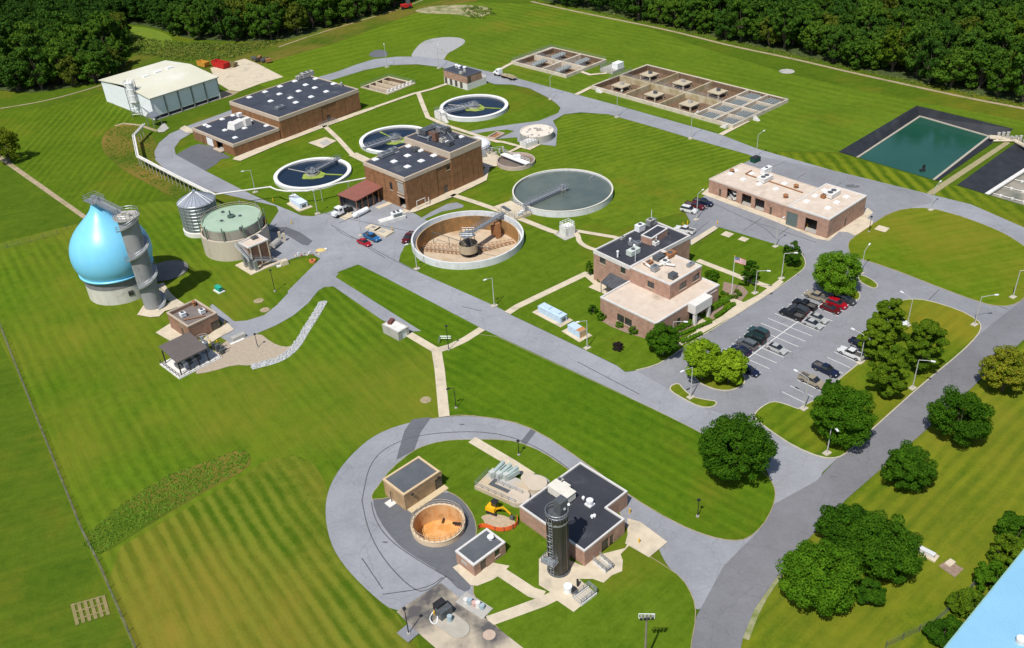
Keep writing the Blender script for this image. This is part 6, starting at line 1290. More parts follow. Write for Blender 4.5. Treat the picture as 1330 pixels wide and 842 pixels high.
# ---------------------------------------------------------------- vehicles, lamps and small things
def paint(name, c, rough=.25, metal=.2): return mat('paint_'+name, c, tuple(x*.93 for x in c), scale=1, rough=rough, metal=metal, spec=.6)
TYRE = mat('tyre', (.02,.02,.021)); RIM = mat('wheel_rim', (.4,.4,.42), rough=.3, metal=.7); HLG = mat('headlamp_glass', (.7,.72,.74), rough=.15); TLG = mat('tail_lamp_red', (.35,.01,.01), rough=.2)
CGL = mat('car_glass', (.012,.015,.018), (.02,.024,.028), rough=.05, spec=.9)
def loft(mb, st):
    """st: list of (x, zb, zt, half width low, half width high); shell with chamfered section"""
    b = len(mb.v); n = 6
    for x, zb, zt, w0, w1 in st: mb.v += [(x, -w0*.96, zb), (x, -w0, zb+(zt-zb)*.45), (x, -w1, zt), (x, w1, zt), (x, w0, zb+(zt-zb)*.45), (x, w0*.96, zb)]
    for i in range(len(st)-1):
        for k in range(n): j = (k+1) % n; mb.f.append((b+i*n+k, b+i*n+j, b+(i+1)*n+j, b+(i+1)*n+k))
    mb.f.append(tuple(b+k for k in range(n))[::-1]); mb.f.append(tuple(b+(len(st)-1)*n+k for k in range(n))); return mb
def make_vehicle(kind):
    t = bpy.data.objects.new('parked_car', None); COL.objects.link(t)
    P_ = paint('proto', (.5,.5,.5))
    L_, Wd, body, glass, roof, axles, wr = {
     'sedan': (4.7, .9, [(-2.35,.35,.72,.80,.74),(-2.2,.25,.90,.87,.80),(-1.3,.22,.98,.90,.82),(-.2,.22,.95,.90,.83),(.95,.22,.93,.90,.82),(1.9,.22,.80,.89,.78),(2.25,.28,.66,.84,.72),(2.35,.35,.55,.76,.66)],
        [(-1.75,.93,1.0,.74,.72),(-.95,.93,1.40,.80,.60),(.25,.93,1.42,.80,.60),(1.05,.90,.95,.76,.74)], [(-.95,1.39,1.46,.60,.57),(.22,1.41,1.48,.61,.57)], (1.42,-1.4), .33),
     'suv': (4.8, .95, [(-2.4,.4,.9,.86,.82),(-2.35,.3,1.02,.93,.88),(-1,.28,1.08,.95,.90),(.9,.28,1.08,.95,.90),(2.0,.28,1.0,.94,.86),(2.35,.35,.82,.88,.78),(2.42,.45,.7,.8,.7)],
        [(-2.3,1.03,1.2,.84,.80),(-2.0,1.03,1.68,.86,.70),(.3,1.03,1.70,.86,.70),(1.1,1.02,1.1,.82,.80)], [(-2.02,1.67,1.75,.72,.68),(.28,1.69,1.78,.72,.68)], (1.45,-1.45), .38),
     'pickup': (5.7, .98, [(-2.85,.5,1.0,.92,.9),(-2.8,.4,1.05,.96,.94),(-.75,.4,1.05,.96,.94),(-.7,.38,1.1,.97,.93),(1.1,.38,1.1,.97,.92),(2.5,.4,1.03,.95,.88),(2.8,.45,.85,.90,.82),(2.88,.5,.7,.84,.76)],
        [(-.85,1.06,1.15,.84,.82),(-.7,1.06,1.72,.86,.72),(.55,1.06,1.74,.86,.72),(1.3,1.05,1.12,.84,.82)], [(-.74,1.71,1.79,.74,.70),(.5,1.73,1.82,.74,.70)], (1.8,-1.75), .42),
     'van': (5.2, 1.0, [(-2.6,.4,1.1,.96,.95),(-2.55,.3,1.2,1.0,.98),(1.2,.3,1.2,1.0,.96),(2.2,.32,1.05,.97,.85),(2.6,.4,.8,.88,.75)],
        [(-2.5,1.2,1.25,.94,.92),(-2.4,1.2,2.05,.95,.84),(.9,1.2,2.05,.95,.84),(1.75,1.15,1.2,.9,.88)], [(-2.5,2.04,2.14,.86,.8),(.85,2.04,2.14,.86,.8)], (1.7,-1.6), .38)}[kind]
    mb = MB(); loft(mb, body)
    if kind == 'pickup':   # open bed: raised sides round a sunken floor
        mb.box(-1.8, .90, 1.04, 2.05, .10, .22); mb.box(-1.8, -.90, 1.04, 2.05, .10, .22); mb.box(-2.78, 0, 1.04, .1, 1.7, .22)
    loft(mb, roof); bd = mb.build('body', P_, t)
    loft(MB(), glass).build('windows', CGL, t)
    if kind == 'pickup': MB().box(-1.8, 0, 1.055, 1.9, 1.68, .02).build('cargo_bed', mat('bed_liner', (.05,.05,.055), (.12,.11,.1)), t)
    for x in axles:
        for s in (-1, 1):
            w_ = MB(); y0 = s*(Wd-.22); 
            w_.tube((x, y0, wr), (x, s*(Wd+.01), wr), wr, 14).build('wheel', TYRE, t)
            wo = t.children[-1]; MB().tube((x, s*(Wd+.0), wr), (x, s*(Wd+.03), wr), wr*.55, 10).build('rim', RIM, wo)
    for s in (-1, 1):
        zf, zr = {'sedan': (.62,.78), 'suv': (.85,.98), 'pickup': (.88,.85), 'van': (.8,1.0)}[kind]
        MB().box(L_/2-.10, s*Wd*.70, zf-.05, .16, .32, .16).build('headlight', HLG, t); MB().box(-L_/2+.05, s*Wd*.78, zr-.08, .12, .22, .18).build('taillight', TLG, t)
        MB().box(.9, s*(Wd+.06), {'sedan': .92, 'suv': 1.08, 'pickup': 1.1, 'van': 1.2}[kind], .18, .16, .13).build('wing_mirror', P_, t)
    return t
PROTO = {}
def car(kind, px, ang, pm, label, cat='car', name='parked_car', group=None):
    if kind not in PROTO: o = PROTO[kind] = make_vehicle(kind)
    else: o = copy_tree(PROTO[kind])
    q = at(px[0], px[1], .7); o.location = (q.x, q.y, gz(q)); o.rotation_euler = (0, 0, ang); o.name = name; tag(o, label, cat, group)
    for c in o.children:
        if c.name.startswith(('body', 'wing_mirror')): set_col(c, pm)
    return o
def gz(q): return .11
COLS = {k: paint(k, v) for k, v in dict(black=(.012,.013,.015), charcoal=(.05,.055,.06), navy=(.012,.018,.05), darkgreen=(.012,.03,.025), teal=(.03,.07,.075), grey=(.14,.15,.16), silver=(.48,.49,.48), beige=(.36,.31,.22), maroon=(.12,.010,.014), red=(.42,.008,.02), white=(.78,.78,.77), blue=(.03,.16,.38)).items()}
aE = math.atan2(E0n.y, E0n.x); PG = 'cars in the office car park'
for kind, xy, flip, c, lb, nm in (
  ('pickup', (690,207), 0, 'black', 'black pickup truck at the left of the group of four by the planted island', 'car'),
  ('suv', (717,189), 0, 'charcoal', 'dark grey estate car parked between two black vehicles in the upper row', 'car'),
  ('pickup', (741,169), 0, 'black', 'black pickup between the dark grey estate and the beige pickup', 'car'),
  ('pickup', (787,137), 0, 'beige', 'beige pickup truck at the top end of the upper parking row', 'car'),
  ('suv', (560,277), 0, 'teal', 'dark teal estate car, uppermost of the lower group of four', 'car'),
  ('suv', (547,300), 0, 'darkgreen', 'very dark green SUV second in the lower group of four', 'car'),
  ('suv', (515,323), 0, 'grey', 'mid grey estate car third in the lower group of four', 'car'),
  ('sedan', (490,346), 0, 'navy', 'dark navy car half under the yellow-green tree', 'car'),
  ('sedan', (843,184), 1, 'maroon', 'maroon saloon nearest the two silver saloons', 'car'),
  ('suv', (868,166), 1, 'red', 'deep red SUV between the maroon saloon and the dark green car', 'car'),
  ('suv', (901,150), 1, 'charcoal', 'dark car tucked under the bright green tree on the island', 'car'),
  ('sedan', (793,221), 1, 'silver', 'silver saloon next to the maroon saloon', 'car'),
  ('sedan', (773,243), 1, 'silver', 'silver saloon at the lower end of the pair facing the road', 'car'),
  ('sedan', (632,340), 1, 'silver', 'lone silver saloon opposite the lower group of four', 'car'),
  ('sedan', (522,426), 1, 'navy', 'dark blue saloon peeping from behind the yellow-green tree', 'car')):
    car(kind, pz(*xy), aE+(math.pi if flip else 0), COLS[c], lb, group=PG)
aQ = math.atan2(qn.y, qn.x)
for kind, xy, flip, c, lb in (
  ('pickup', (771,469), 0, 'beige', 'beige pickup truck in the lower right row by the kerb'),
  ('pickup', (824,425), 0, 'navy', 'navy pickup truck between the beige one and the white one'),
  ('pickup', (923,361), 1, 'white', 'white pickup truck beside the trees'),
  ('sedan', (958,319), 0, 'navy', 'dark blue car half under the trees beside the white pickup'),
  ('sedan', (1107,230), 0, 'white', 'white car glimpsed behind the tree at the far corner of the car park')):
    car(kind, pz(*xy), aQ+(math.pi if flip else 0), COLS[c], lb, group=PG)
zG = Z((860, 190), 4.433)
gd_ = pdir(zG(120,360), zG(195,378)); aG = math.atan2(gd_[1], gd_[0])
car('suv', zG(155,367), aG, COLS['white'], 'white SUV, lowest of three parked at the edge of the garage yard', group='cars in the garage yard')
car('pickup', zG(188,344), aG, COLS['maroon'], 'dark red pickup, middle of three at the edge of the garage yard', group='cars in the garage yard')
car('pickup', zG(236,325), aG, COLS['navy'], 'dark blue pickup, uppermost of three at the edge of the garage yard', group='cars in the garage yard')
car('pickup', zG(130,483), aG+math.pi, COLS['white'], 'white pickup behind the office building next to yellow bollards')
car('van', zG(412,283), math.atan2(*pdir(zG(412,300), zG(380,260))[::-1]), COLS['white'], 'white van backed into the left garage bay', 'van', 'parked_van')
zL = Z((420, 240), 9.357)
ad = pdir(zL(430,670), zL(570,730)); aL_ = math.atan2(ad[1], ad[0])
car('sedan', zL(498,700), aL_, COLS['red'], 'bright red saloon at the edge of the main road')
car('pickup', zL(590,640), aL_, COLS['blue'], 'blue pickup truck parked beside the bright red saloon')
car('pickup', (530.5,309), aL_-1.2, COLS['maroon'], 'dark red pickup half hidden behind the rim of the empty round tank')
# white tractor unit
def truck(px, ang, label, flat=False):
    q = at(px[0], px[1], .8); t = thing('parked_truck', label, 'truck', (q.x, q.y, .11), ang)
    def B(name, m_, *a, par=None):
        mb = MB()
        for (cx_, cy_, z0_, sx_, sy_, h_, *tp) in a: w_ = Vector((cx_, cy_, 0)); c_, s_ = math.cos(ang), math.sin(ang); mb.box(q.x+c_*cx_-s_*cy_, q.y+s_*cx_+c_*cy_, z0_+.11, sx_, sy_, h_, ang, *tp)
        return mb.build(name, m_, par or t)
    B('chassis', BLACK, (-.5,0,.5,6.0,.9,.3)); B('cab', WHITE, (1.2,0,.8,1.9,2.2,1.9,.88), (1.2,0,2.6,1.4,1.8,.25,.8)); B('bonnet', WHITE, (2.8,0,.7,1.6,1.8,.95,.88)); B('windscreen', CGL, (2.12,0,1.75,.12,1.7,.65)); B('side_window', CGL, (1.3,0,1.8,.9,2.12,.5))
    for x in (2.7, -1.6, -2.7):
        for s in (-1, 1): w_ = Vector((x, s*.9, .5)); c_, s_ = math.cos(ang), math.sin(ang); p_ = Vector((q.x+c_*w_.x-s_*w_.y, q.y+s_*w_.x+c_*w_.y, .61)); n_ = Vector((-s_, c_, 0))*.17; MB().tube(p_-n_, p_+n_, .5, 14).build('wheel', TYRE, t)
    for s in (-1, 1): B('headlight', HLG, (3.62,s*.7,.95,.08,.3,.22))
    if flat: B('flatbed', mat('bed_tan', (.42,.33,.22), (.3,.25,.18)), (-4.5,0,.95,7.5,2.3,.2)); B('load', mat('load_straw', (.38,.33,.16), (.22,.2,.14)), (-5.5,.2,1.15,4.6,1.7,.6,.85)); B('trailer_wheel', TYRE, (-6.5,1.05,.15,1.0,.3,.8), (-6.5,-1.05,.15,1.0,.3,.8))
    return t
d_ = pdir((452,274), (442,279)); truck((445,275), math.atan2(d_[1], d_[0]), 'white tractor truck parked below the red lean-to roof')
d_ = pdir((672,103), (647,95.5)); t_ = truck((651,97), math.atan2(d_[1], d_[0]), 'white truck with a loaded flatbed on the north road', True)
# little tank trailer, concrete trough with unit
q = at(*zL(455,335), 1.0); d_ = Vector(pdir(zL(390,370), zL(520,305))).normalized(); a_ = math.atan2(d_.y, d_.x)
tt = thing('tank_trailer', 'white horizontal gas tank beside the white tractor truck', 'tank', (q.x, q.y, .1)); e = Vector((d_.x, d_.y, 0))
MB().tube(q-e*2.3, q+e*2.3, .8, 16).build('tank', WHITE, tt); mb = MB(); [mb.ball(p_.x, p_.y, q.z, .79, n=14, mrows=6, z_lo=-1) for p_ in (q-e*2.3, q+e*2.3)]; mb.build('tank_end', WHITE, tt, smooth=True)
for s in (-1.4, 1.4): p_ = q+e*s; MB().box(p_.x, p_.y, .1, .3, 1.2, .5, a_).build('saddle', CONCG, tt)
A = at(*zL(690,480), .1); B_2 = at(*zL(985,395), .1); q = (A+B_2)/2; e = (B_2-A).normalized(); a_ = math.atan2(e.y, e.x); Lb = (B_2-A).length
tr = thing('long_trough', 'long low white container in the yard of the process building', 'container', (q.x, q.y, .1))
MB().box(q.x, q.y, .1, Lb, 2.2, 1.0, a_, taper=1.02).build('hull', CONCW, tr); p_ = q+e*Lb*.22; MB().box(p_.x, p_.y, 1.1, 3.2, 1.7, 1.3, a_).build('engine_cabinet', WHITE, tr)
for k in (-.8, .4): w_ = p_+e*k; MB().box(w_.x, w_.y, 2.4, .6, .9, .35, a_).build('fan', STEELD, tr)
MB().box(p_.x+.0, p_.y, 1.25, 2.6, 1.76, .9, a_).build('louvre', mat('louvre_grey_green', (.16,.19,.17)), tr)
for k, (a0, b0, lab) in enumerate((((605,525), (4.2, 2.6), 'pale concrete vault lid nearest the blue pickup, further from the yellow bollard'), ((720,575), (5.4, 3.4), 'larger pale concrete vault with a frame on top, beside the yellow bollard'))):
    q = at(*zL(*a0), .4); v_ = thing('vault_cover', lab, 'vault', (q.x, q.y, .1)); MB().box(q.x, q.y, .05, b0[0], b0[1], .5, aL_+.1).build('slab', CONC, v_); MB().box(q.x, q.y, .551, b0[0]*.3, b0[1]*.35, .08, aL_+.1).build('hatch', CONCG, v_)
# bollards
def bollard(px, label, h=1.1, m_=None, g='yellow safety bollards'):
    q = at(*px); mb = MB(); mb.cyl(q.x, q.y, 0, h, .14, n=10); mb.cyl(q.x, q.y, h, h+.1, .14, .05, n=10); o = mb.build('bollard', m_ or YEL); o.location = (0,0,0); return tag(o, label, 'bollard', g)
for px, lb in ((zL(838,560), 'yellow bollard beside the larger concrete vault in the yard'), ((355,262), 'yellow bollard under the elevated pipe at the road edge'), ((818,667), 'left of two yellow bollards at the corner of the L-shaped building'), ((830,706), 'yellow bollard standing alone on the tan apron of the L-shaped building'), (zG(120,462), 'left yellow bollard behind the white pickup and the office building'), (zG(146,452), 'right yellow bollard behind the white pickup and the office building'),
    (zG(318,452), 'yellow bollard at the end of the pale concrete strip'), (zG(715,432), 'yellow bollard left of the green-grey garage door'), (zG(796,458), 'yellow bollard right of the green-grey garage door'), (zG(835,468), 'yellow bollard left of the rightmost open garage bay'), (zG(912,500), 'yellow bollard right of the rightmost open garage bay'),
    (zB(503,520), 'first yellow bollard by the brown shelter, nearest the fan housing'), (zB(558,525), 'middle yellow bollard by the brown shelter'), (zB(597,553), 'last yellow bollard by the brown shelter, nearest the gravel'), (zB(615,372), 'yellow bollard at the right corner of the control building'),
    ((379,291), 'left of the two tan posts beside the cylinder at the digester')): bollard(px, lb)
# lamps
def lamp(b, t, e, label, dark=False, slab=True, g='tall pale street lamps'):
    q = at(*b); h = rise(b, t) if t else 7.3; h = min(max(h, 3.5), 8.6)
    o = thing('street_lamp', label, 'street lamp', (q.x, q.y, 0), group='short dark lamps' if dark else g); pm = BLACK if dark else POLE
    r0 = .10 if dark else .13
    MB().tube((q.x, q.y, .3), (q.x, q.y, h), r0, 8, r0*.6).build('pole', pm, o)
    if slab: MB().box(q.x, q.y, -.05, 1.5, 1.1, .38, .6).build('base_slab', KERB, o)
    else: MB().cyl(q.x, q.y, -.05, .42, .28, n=12).build('base_slab', CONCG, o)
    if e:
        z_ = h+.15; w_ = at(e[0], e[1], z_); d = Vector((w_.x-q.x, w_.y-q.y, 0)); L_ = min(max(d.length, 1.2), 3.2); d = d.normalized()
        p1 = Vector((q.x, q.y, h-.05)); p2 = Vector((q.x, q.y, h+.2))+d*L_*.6; p3 = Vector((q.x, q.y, h+.25))+d*L_
        MB().path([p1, p2, p3], .06, 6).build('arm', pm, o); MB().box(p3.x, p3.y, p3.z-.1, .85, .34, .18, math.atan2(d.y, d.x)).build('lamp_head', pm if dark else WHITE, o)
    else:
        MB().box(q.x, q.y, h, .5, .5, .22, .5).build('lamp_head', pm, o)
    return o
for b, t, e, lb in (
 ((642,398), (640,361), (630,364), 'pale street lamp at the main road end of the office path'),
 ((762.6,453), (762.6,416.5), (750,419), 'pale street lamp beside the smaller pale blue box by the main road'),
 ((896.9,517), (898.9,477), (886,483), 'street lamp on the crescent lawn island at the car park entrance'),
 ((1073.9,589.8), (1080.5,551.7), (1087,559), 'street lamp beside the round tree at the road junction corner'),
 ((1044.2,532), (1050,492), (1033.5,482), 'street lamp at the lower end of the right-hand parking row'),
 ((1117,472), (1122.6,436), (1107.7,428), 'street lamp in front of the white pickup'),
 ((1184.8,505.4), (1192.7,467.4), (1212,470), 'street lamp below the brownish tree group, beside the entrance road'),
 ((1178,424), (1186,389.5), (1170.5,379.5), 'street lamp on the east lawn near the white car'),
 ((1265.4,422.8), (1276.3,386), (1295,383.5), 'street lamp at the tip of the lawn where the side road meets the entrance road'),
 ((1315.3,387), (1326,351.5), (1342,352), 'street lamp at the right edge, on the far corner of the oval lawn'),
 ((1118,356), (1121.6,325.4), (1130,317), 'street lamp beside the bright green tree at the top of the car park'),
 ((1209,273.5), (1215,242), (1224,234), 'street lamp on the oval lawn opposite the lagoon track'),
 ((981.8,207), (984,175), (993,170), 'street lamp behind the garage at the start of the wide asphalt'),
 ((904.4,286), (906.5,252), (913,247), 'street lamp beside the white SUV in the garage yard'),
 ((1007,321), (1010,288), (1018,283), 'street lamp on the far edge of the lawn facing the garage'),
 ((1014.8,362.6), (1018.4,329.4), (1034,329), 'street lamp between the flagpole lawn and the small round tree'),
 ((980.4,381.6), (982.8,352), (998.4,352.4), 'street lamp beside the tree and path near the flagpole'),
 ((873,451), (874.7,418), (890.8,418.5), 'street lamp behind the dark green tree at the corner of the office'),
 ((715.2,129.5), (716,99), (722,96), 'street lamp by the curve of the road below the smaller basin'),
 ((801.5,152.8), (803,122), (808,118), 'street lamp on the lawn in front of the aerator platforms, left one'),
 ((897.1,180.5), (899,149), (906,145), 'street lamp between the road and the right half of the platform basin'),
 ((502.7,87.8), (499,57), (498,54), 'street lamp inside the north road, left of the gravel patch'),
 ((570.2,89.2), (568.6,62), (569,58), 'street lamp at the corner of the small pump building, on the north road'),
 ((331.9,250.4), (326.5,221), (315,223), 'street lamp on the lawn beside the main road and the nearest dark tank'),
 ((541.6,350), (538,316), (528,318), 'street lamp between the empty round tank and the main road'),
 ((469.5,306.5), (466,277), (468,276), 'street lamp beside the blue pickup at the yard edge'),
 ((412.6,278.3), (407.6,248.5), None, 'plain pale post at the yard corner below the elevated pipe')):
    lamp(b, t, e, lb)
for b, t, e, lb in (((592.5,531), (589.5,504), (587,504), 'small black lamp on the lawn right of the long straight path'), ((583,455.6), (582,424), None, 'small black lamp where the three paths meet'), ((357.3,379), (354,351), None, 'small black lamp on the grass below the green-topped digester'), ((334.9,451.2), (334.5,434), None, 'small black lamp on the tan gravel'),
   ((906,672), (906.5,650), None, 'small black lamp on the lawn left of the road junction'), ((531,824), (528,790.5), None, 'black lamp on a grey pad beside the stained concrete yard'), ((1128.4,302), (1130,282), None, 'black post lamp on the corner of the garage apron'), ((674,592), (674.5,578), None, 'small white-headed post inside the loop road')):
    lamp(b, t, e, lb, dark=True, slab=False)
# flood light mast
q = at(838, 862); hf = 13.0; w_ = (840, 797)
g_ = at(*w_, 0); hf = 12.0
def find_base(tpx, h): p_ = at(*tpx, h); return Vector((p_.x, p_.y, 0))
q = find_base((840,800), 10.5); fl = thing('floodlight_mast', 'tall mast with a rectangular frame of floodlights on the lawn at the bottom', 'floodlight', (q.x, q.y, 0))
MB().tube((q.x, q.y, 0), (q.x, q.y, 10.3), .2, 10, .13).build('pole', mat('wood_pole', (.26,.22,.18), (.2,.17,.14)), fl)
mb = MB(); [mb.tube((q.x-1.1, q.y+.1, z_), (q.x+1.1, q.y-.1, z_), .06, 6) for z_ in (10.0, 10.9)]; [mb.tube((q.x+s*1.1, q.y-s*.1, 10.0), (q.x+s*1.1, q.y-s*.1, 10.9), .06, 6) for s in (-1, 1)]; mb.build('frame', WHITE, fl)
for i in range(4): 
    for z_ in (9.95, 10.5): MB().box(q.x-.8+i*.53, q.y-.2, z_, .38, .25, .38, -.1, taper=.8).build('lamp', CONCG if z_ > 10.2 else BLACK, fl)
# flagpole and flag
q = at(949.7, 386.4); hf = rise((949.7,386.4), (955.7,333)); fp = thing('flagpole', 'tall white flagpole in front of the office building', 'flagpole', (q.x, q.y, 0))
MB().tube((q.x, q.y, 0), (q.x, q.y, hf), .09, 8, .05).build('pole', WHITE, fp); MB().ball(q.x, q.y, hf+.08, .12).build('finial', YEL, fp)
fw, fh = 2.5, 1.5; fx = Vector((math.cos(-.35), math.sin(-.35), 0)); NX, NYS = 26, 13
flag = thing('flag', 'flag with red and white stripes and starred dark blue corner on the pole', 'flag', (q.x, q.y, hf-.3))
def fpnt(u, v): o = fx*(u*fw+.08); y_ = .16*math.sin(u*7+v)*u; return Vector((q.x+o.x-fx.y*y_, q.y+o.y+fx.x*y_, hf-.15-v*fh-u*u*.55))
def fcells(cond):
    mb = MB()
    for i in range(NX):
        for j in range(NYS):
            if cond(i, j): P_ = [fpnt(i/NX, j/NYS), fpnt((i+1)/NX, j/NYS), fpnt((i+1)/NX, (j+1)/NYS), fpnt(i/NX, (j+1)/NYS)]; mb.add(P_, [(0,1,2,3)])
    return mb
can = lambda i, j: i < NX*.4 and j < 7
fcells(lambda i, j: not can(i, j) and j % 2 == 0).build('red_stripes', mat('flag_red', (.55,.03,.04), (.5,.03,.04)), flag); fcells(lambda i, j: not can(i, j) and j % 2).build('white_stripes', WHITE, flag); cn = fcells(can).build('canton', mat('flag_blue', (.02,.03,.14), (.02,.03,.12)), flag)
mb = MB()
for i in range(5):
    for j in range(4): p_ = fpnt(.4*(i+.5)/5, (j+.5)/4*7/13); mb.box(p_.x, p_.y, p_.z-.04, .07, .05, .08, -.35)
mb.build('stars', WHITE, cn)
# boxes, generators, containers
def cabinet(name, label, cat, N, L_, R_, Nb, m_, pad=1.0, extra=None, padm=None):
    h = rise(Nb, N); F = frame3(L_, N, R_, h); t = thing(name, label, cat, tuple(F.p(F.la/2, F.lb/2)[:2])+(0,))
    F.box(MB(), 0, F.la, 0, F.lb, .3, h).build('cabinet', m_, t); F.box(MB(), -pad, F.la+pad, -pad, F.lb+pad, -.05, .28).build('slab', padm or CONC, t)
    F.box(MB(), -.05, F.la+.05, -.05, F.lb+.05, h, h+.12).build('top', m_, t)
    mb = MB(); n = max(2, int(F.la/1.1))
    for i in range(n): a = F.la*(i+.5)/n; F.box(mb, a-.42, a+.42, -.05, -.001, .55, h-.25)
    mb.build('door_panel', m_, t); F.box(MB(), -.001-.04*0, 0, 0, 0, 0, 0)
    F.box(MB(), -.06, -.001, F.lb*.25, F.lb*.75, .6, h-.4).build('louvre', STEELD, t)
    return t, F, h
zU = Z((680, 370), 6.045)
t_, F, h = cabinet('transformer_container', 'long pale blue equipment container on a concrete slab by the main road', 'container', zU(290,262), zU(115,160+8), zU(338,232), zU(290,315), LBLUE)
for a, s in ((.25, 1.5), (.75, 2.6)): F.box(MB(), F.la*a-s/2, F.la*a+s/2, F.lb*.25, F.lb*.75, h+.12, h+.5).build('roof_box', LBLUE, t_)
t_, F, h = cabinet('generator_cabinet', 'shorter pale blue cabinet with a rusty end, next to a roadside street lamp', 'cabinet', zU(440,375), zU(345,318), zU(490,350), zU(440,430), LBLUE)
F.box(MB(), -.08, -.062, 0, F.lb, .3, h).build('end_panel', mat('rust_tan_panel', (.5,.36,.2), (.42,.28,.14)), t_); F.box(MB(), 0, 1.2, -.01, F.lb+.01, h+.121, h+.2).build('top_panel', mat('orange_rust', (.5,.22,.07), (.42,.2,.08)), t_)
zV = Z((220, 240), 6.475)
t_, F, h = cabinet('transformer_box', 'pale blue transformer box beneath the elevated pipe, near the nearest dark tank', 'transformer', zV(1095,185-18), zV(1030,112), zV(1150,148-8), zV(1100,215), mat('box_blue_white', (.62,.70,.80), (.55,.63,.74)))
F.box(MB(), F.la+.1, F.la+1.3, .2, F.lb-.2, .3, h+.4).build('side_cabinet', WHITE, t_)
t_, F, h = cabinet('green_box', 'small turquoise green utility box on the grass below the green-topped digester', 'utility box', zB(565,100-8), zB(530,72), zB(592,95-15), zB(572,128), mat('turquoise', (.02,.38,.27), (.02,.32,.23)), pad=.4, padm=CONCW)
t_, F, h = cabinet('utility_shed', 'small white metal box on the right lawn beside the big tree group', 'utility box', (1213,722.5), (1190,711), (1216,719.5), (1213,727.5), mat('grey_white_shed', (.62,.63,.64), (.55,.56,.57)), pad=.5, padm=CONC)
sheet('mulch_bed', [(1219,735),(1231,727),(1252,739),(1240,750)], .07, MULCH); q = at(1234,732); MB().box(q.x, q.y, 0, 1.6, 1.0, .25, .6).build('manhole_slab', CONC); tag(bpy.data.objects['manhole_slab'], 'small pinkish slab on the bare patch in the right-hand lawn', 'slab')
q = at(776, 96); t_ = thing('channel_house', 'white box on a low concrete deck between the two aeration basins', 'box', (q.x, q.y, 0)); F = Fr(*quadfit((782,92), (796,97), (808,90), 0))
F.box(MB(), 0, F.la, 0, F.lb, -.1, 1.2).build('deck', CONCG, t_); F.box(MB(), .2, 3.0, F.lb-4.2, F.lb-.4, 1.2, 3.3).build('cabinet', WHITE, t_); rail(MB(), [tuple(F.p(.1,.1)[:2]), tuple(F.p(F.la-.1,.1)[:2]), tuple(F.p(F.la-.1,F.lb-.1)[:2])], 1.2, 1.1, .06, 1.4).build('railing', STEEL, t_)
# equipment in the storage yard
def skip(px, ang, m_, label, s=(5.5,2.3,1.5)):
    q = at(*px); t = thing('dumpster', label, 'container', (q.x, q.y, 0)); c_, s_ = math.cos(ang), math.sin(ang)
    vs = []
    for z_, k in ((.25,.86), (s[2],1.0)):
        for a, b in ((-1,-1),(1,-1),(1,1),(-1,1)): x_, y_ = a*s[0]/2*k, b*s[1]/2; vs.append((q.x+c_*x_-s_*y_, q.y+s_*x_+c_*y_, z_))
    vi = [(q.x+(v[0]-q.x)*.93, q.y+(v[1]-q.y)*.93, v[2]+(.1 if v[2] < 1 else 0)) for v in vs]
    MB().add(vs+vi, [(3,2,1,0),(0,1,5,4),(1,2,6,5),(2,3,7,6),(3,0,4,7),(4,5,13,12),(5,6,14,13),(6,7,15,14),(7,4,12,15),(12,13,9,8),(13,14,10,9),(14,15,11,10),(15,12,8,11),(8,9,10,11)]).build('bin', m_, t)
    mb = MB()
    for i in range(5): x_ = -s[0]*.4+i*s[0]*.2; [mb.box(q.x+c_*x_-s_*b*s[1]/2*1.03, q.y+s_*x_+c_*b*s[1]/2*1.03, .3, .12, .1, s[2]-.35, ang) for b in (-1, 1)]
    mb.build('side_rib', m_, t)
z5 = Z((220, 60), 5.2625); REDP = mat('container_red', (.5,.02,.015), (.4,.02,.015)); d_ = pdir(z5(318,130), z5(400,150)); a_ = math.atan2(d_[1], d_[0])
skip(z5(355,145), a_, REDP, 'bright red open container on the tan yard behind the storage building', (9,3.2,2.6)); skip(z5(428,140), a_+.2, mat('olive_brown', (.25,.2,.09), (.16,.14,.07)), 'olive brown container next to the red one', (5,2.6,1.8)); skip(z5(235,138), a_, mat('orange_yellow', (.6,.3,.04), (.5,.26,.04)), 'orange yellow container at the corner of the storage building', (6,2.6,2.2))
q = at(*z5(630,105)); t_ = thing('farm_machine', 'dark cluster of farm machinery at the far corner of the tan yard', 'machinery', (q.x, q.y, 0))
for i in range(6): w_ = at(*z5(580+i*20, 95+(i*13) % 22)); MB().box(w_.x, w_.y, .5, 2.2, 1.3, .9+.3*(i % 3), i*.7).build('machine_body', (STEELD, mat('dark_olive', (.08,.08,.05)), RUST)[i % 3], t_)
for i in range(5): w_ = at(*z5(590+i*20, 112)); MB().tube((w_.x, w_.y, .5), (w_.x+.4, w_.y+.2, .5), .5, 10).build('wheel', TYRE, t_)
q = at(528, 11.5); t_ = thing('red_tractor', 'small red machine parked at the edge of the left wood far away', 'tractor', (q.x, q.y, 0)); MB().box(q.x, q.y, .8, 5.5, 2.2, 1.6, .4).build('body', REDP, t_); MB().box(q.x+1, q.y+.4, 2.4, 1.8, 1.8, 1.4, .4).build('cab', STEELD, t_)
for i in (-1, 1): MB().tube((q.x+i*1.8, q.y-1.2+i*.7, .8), (q.x+i*1.8+.2, q.y-1.6+i*.7, .8), .8, 12).build('wheel', TYRE, t_)
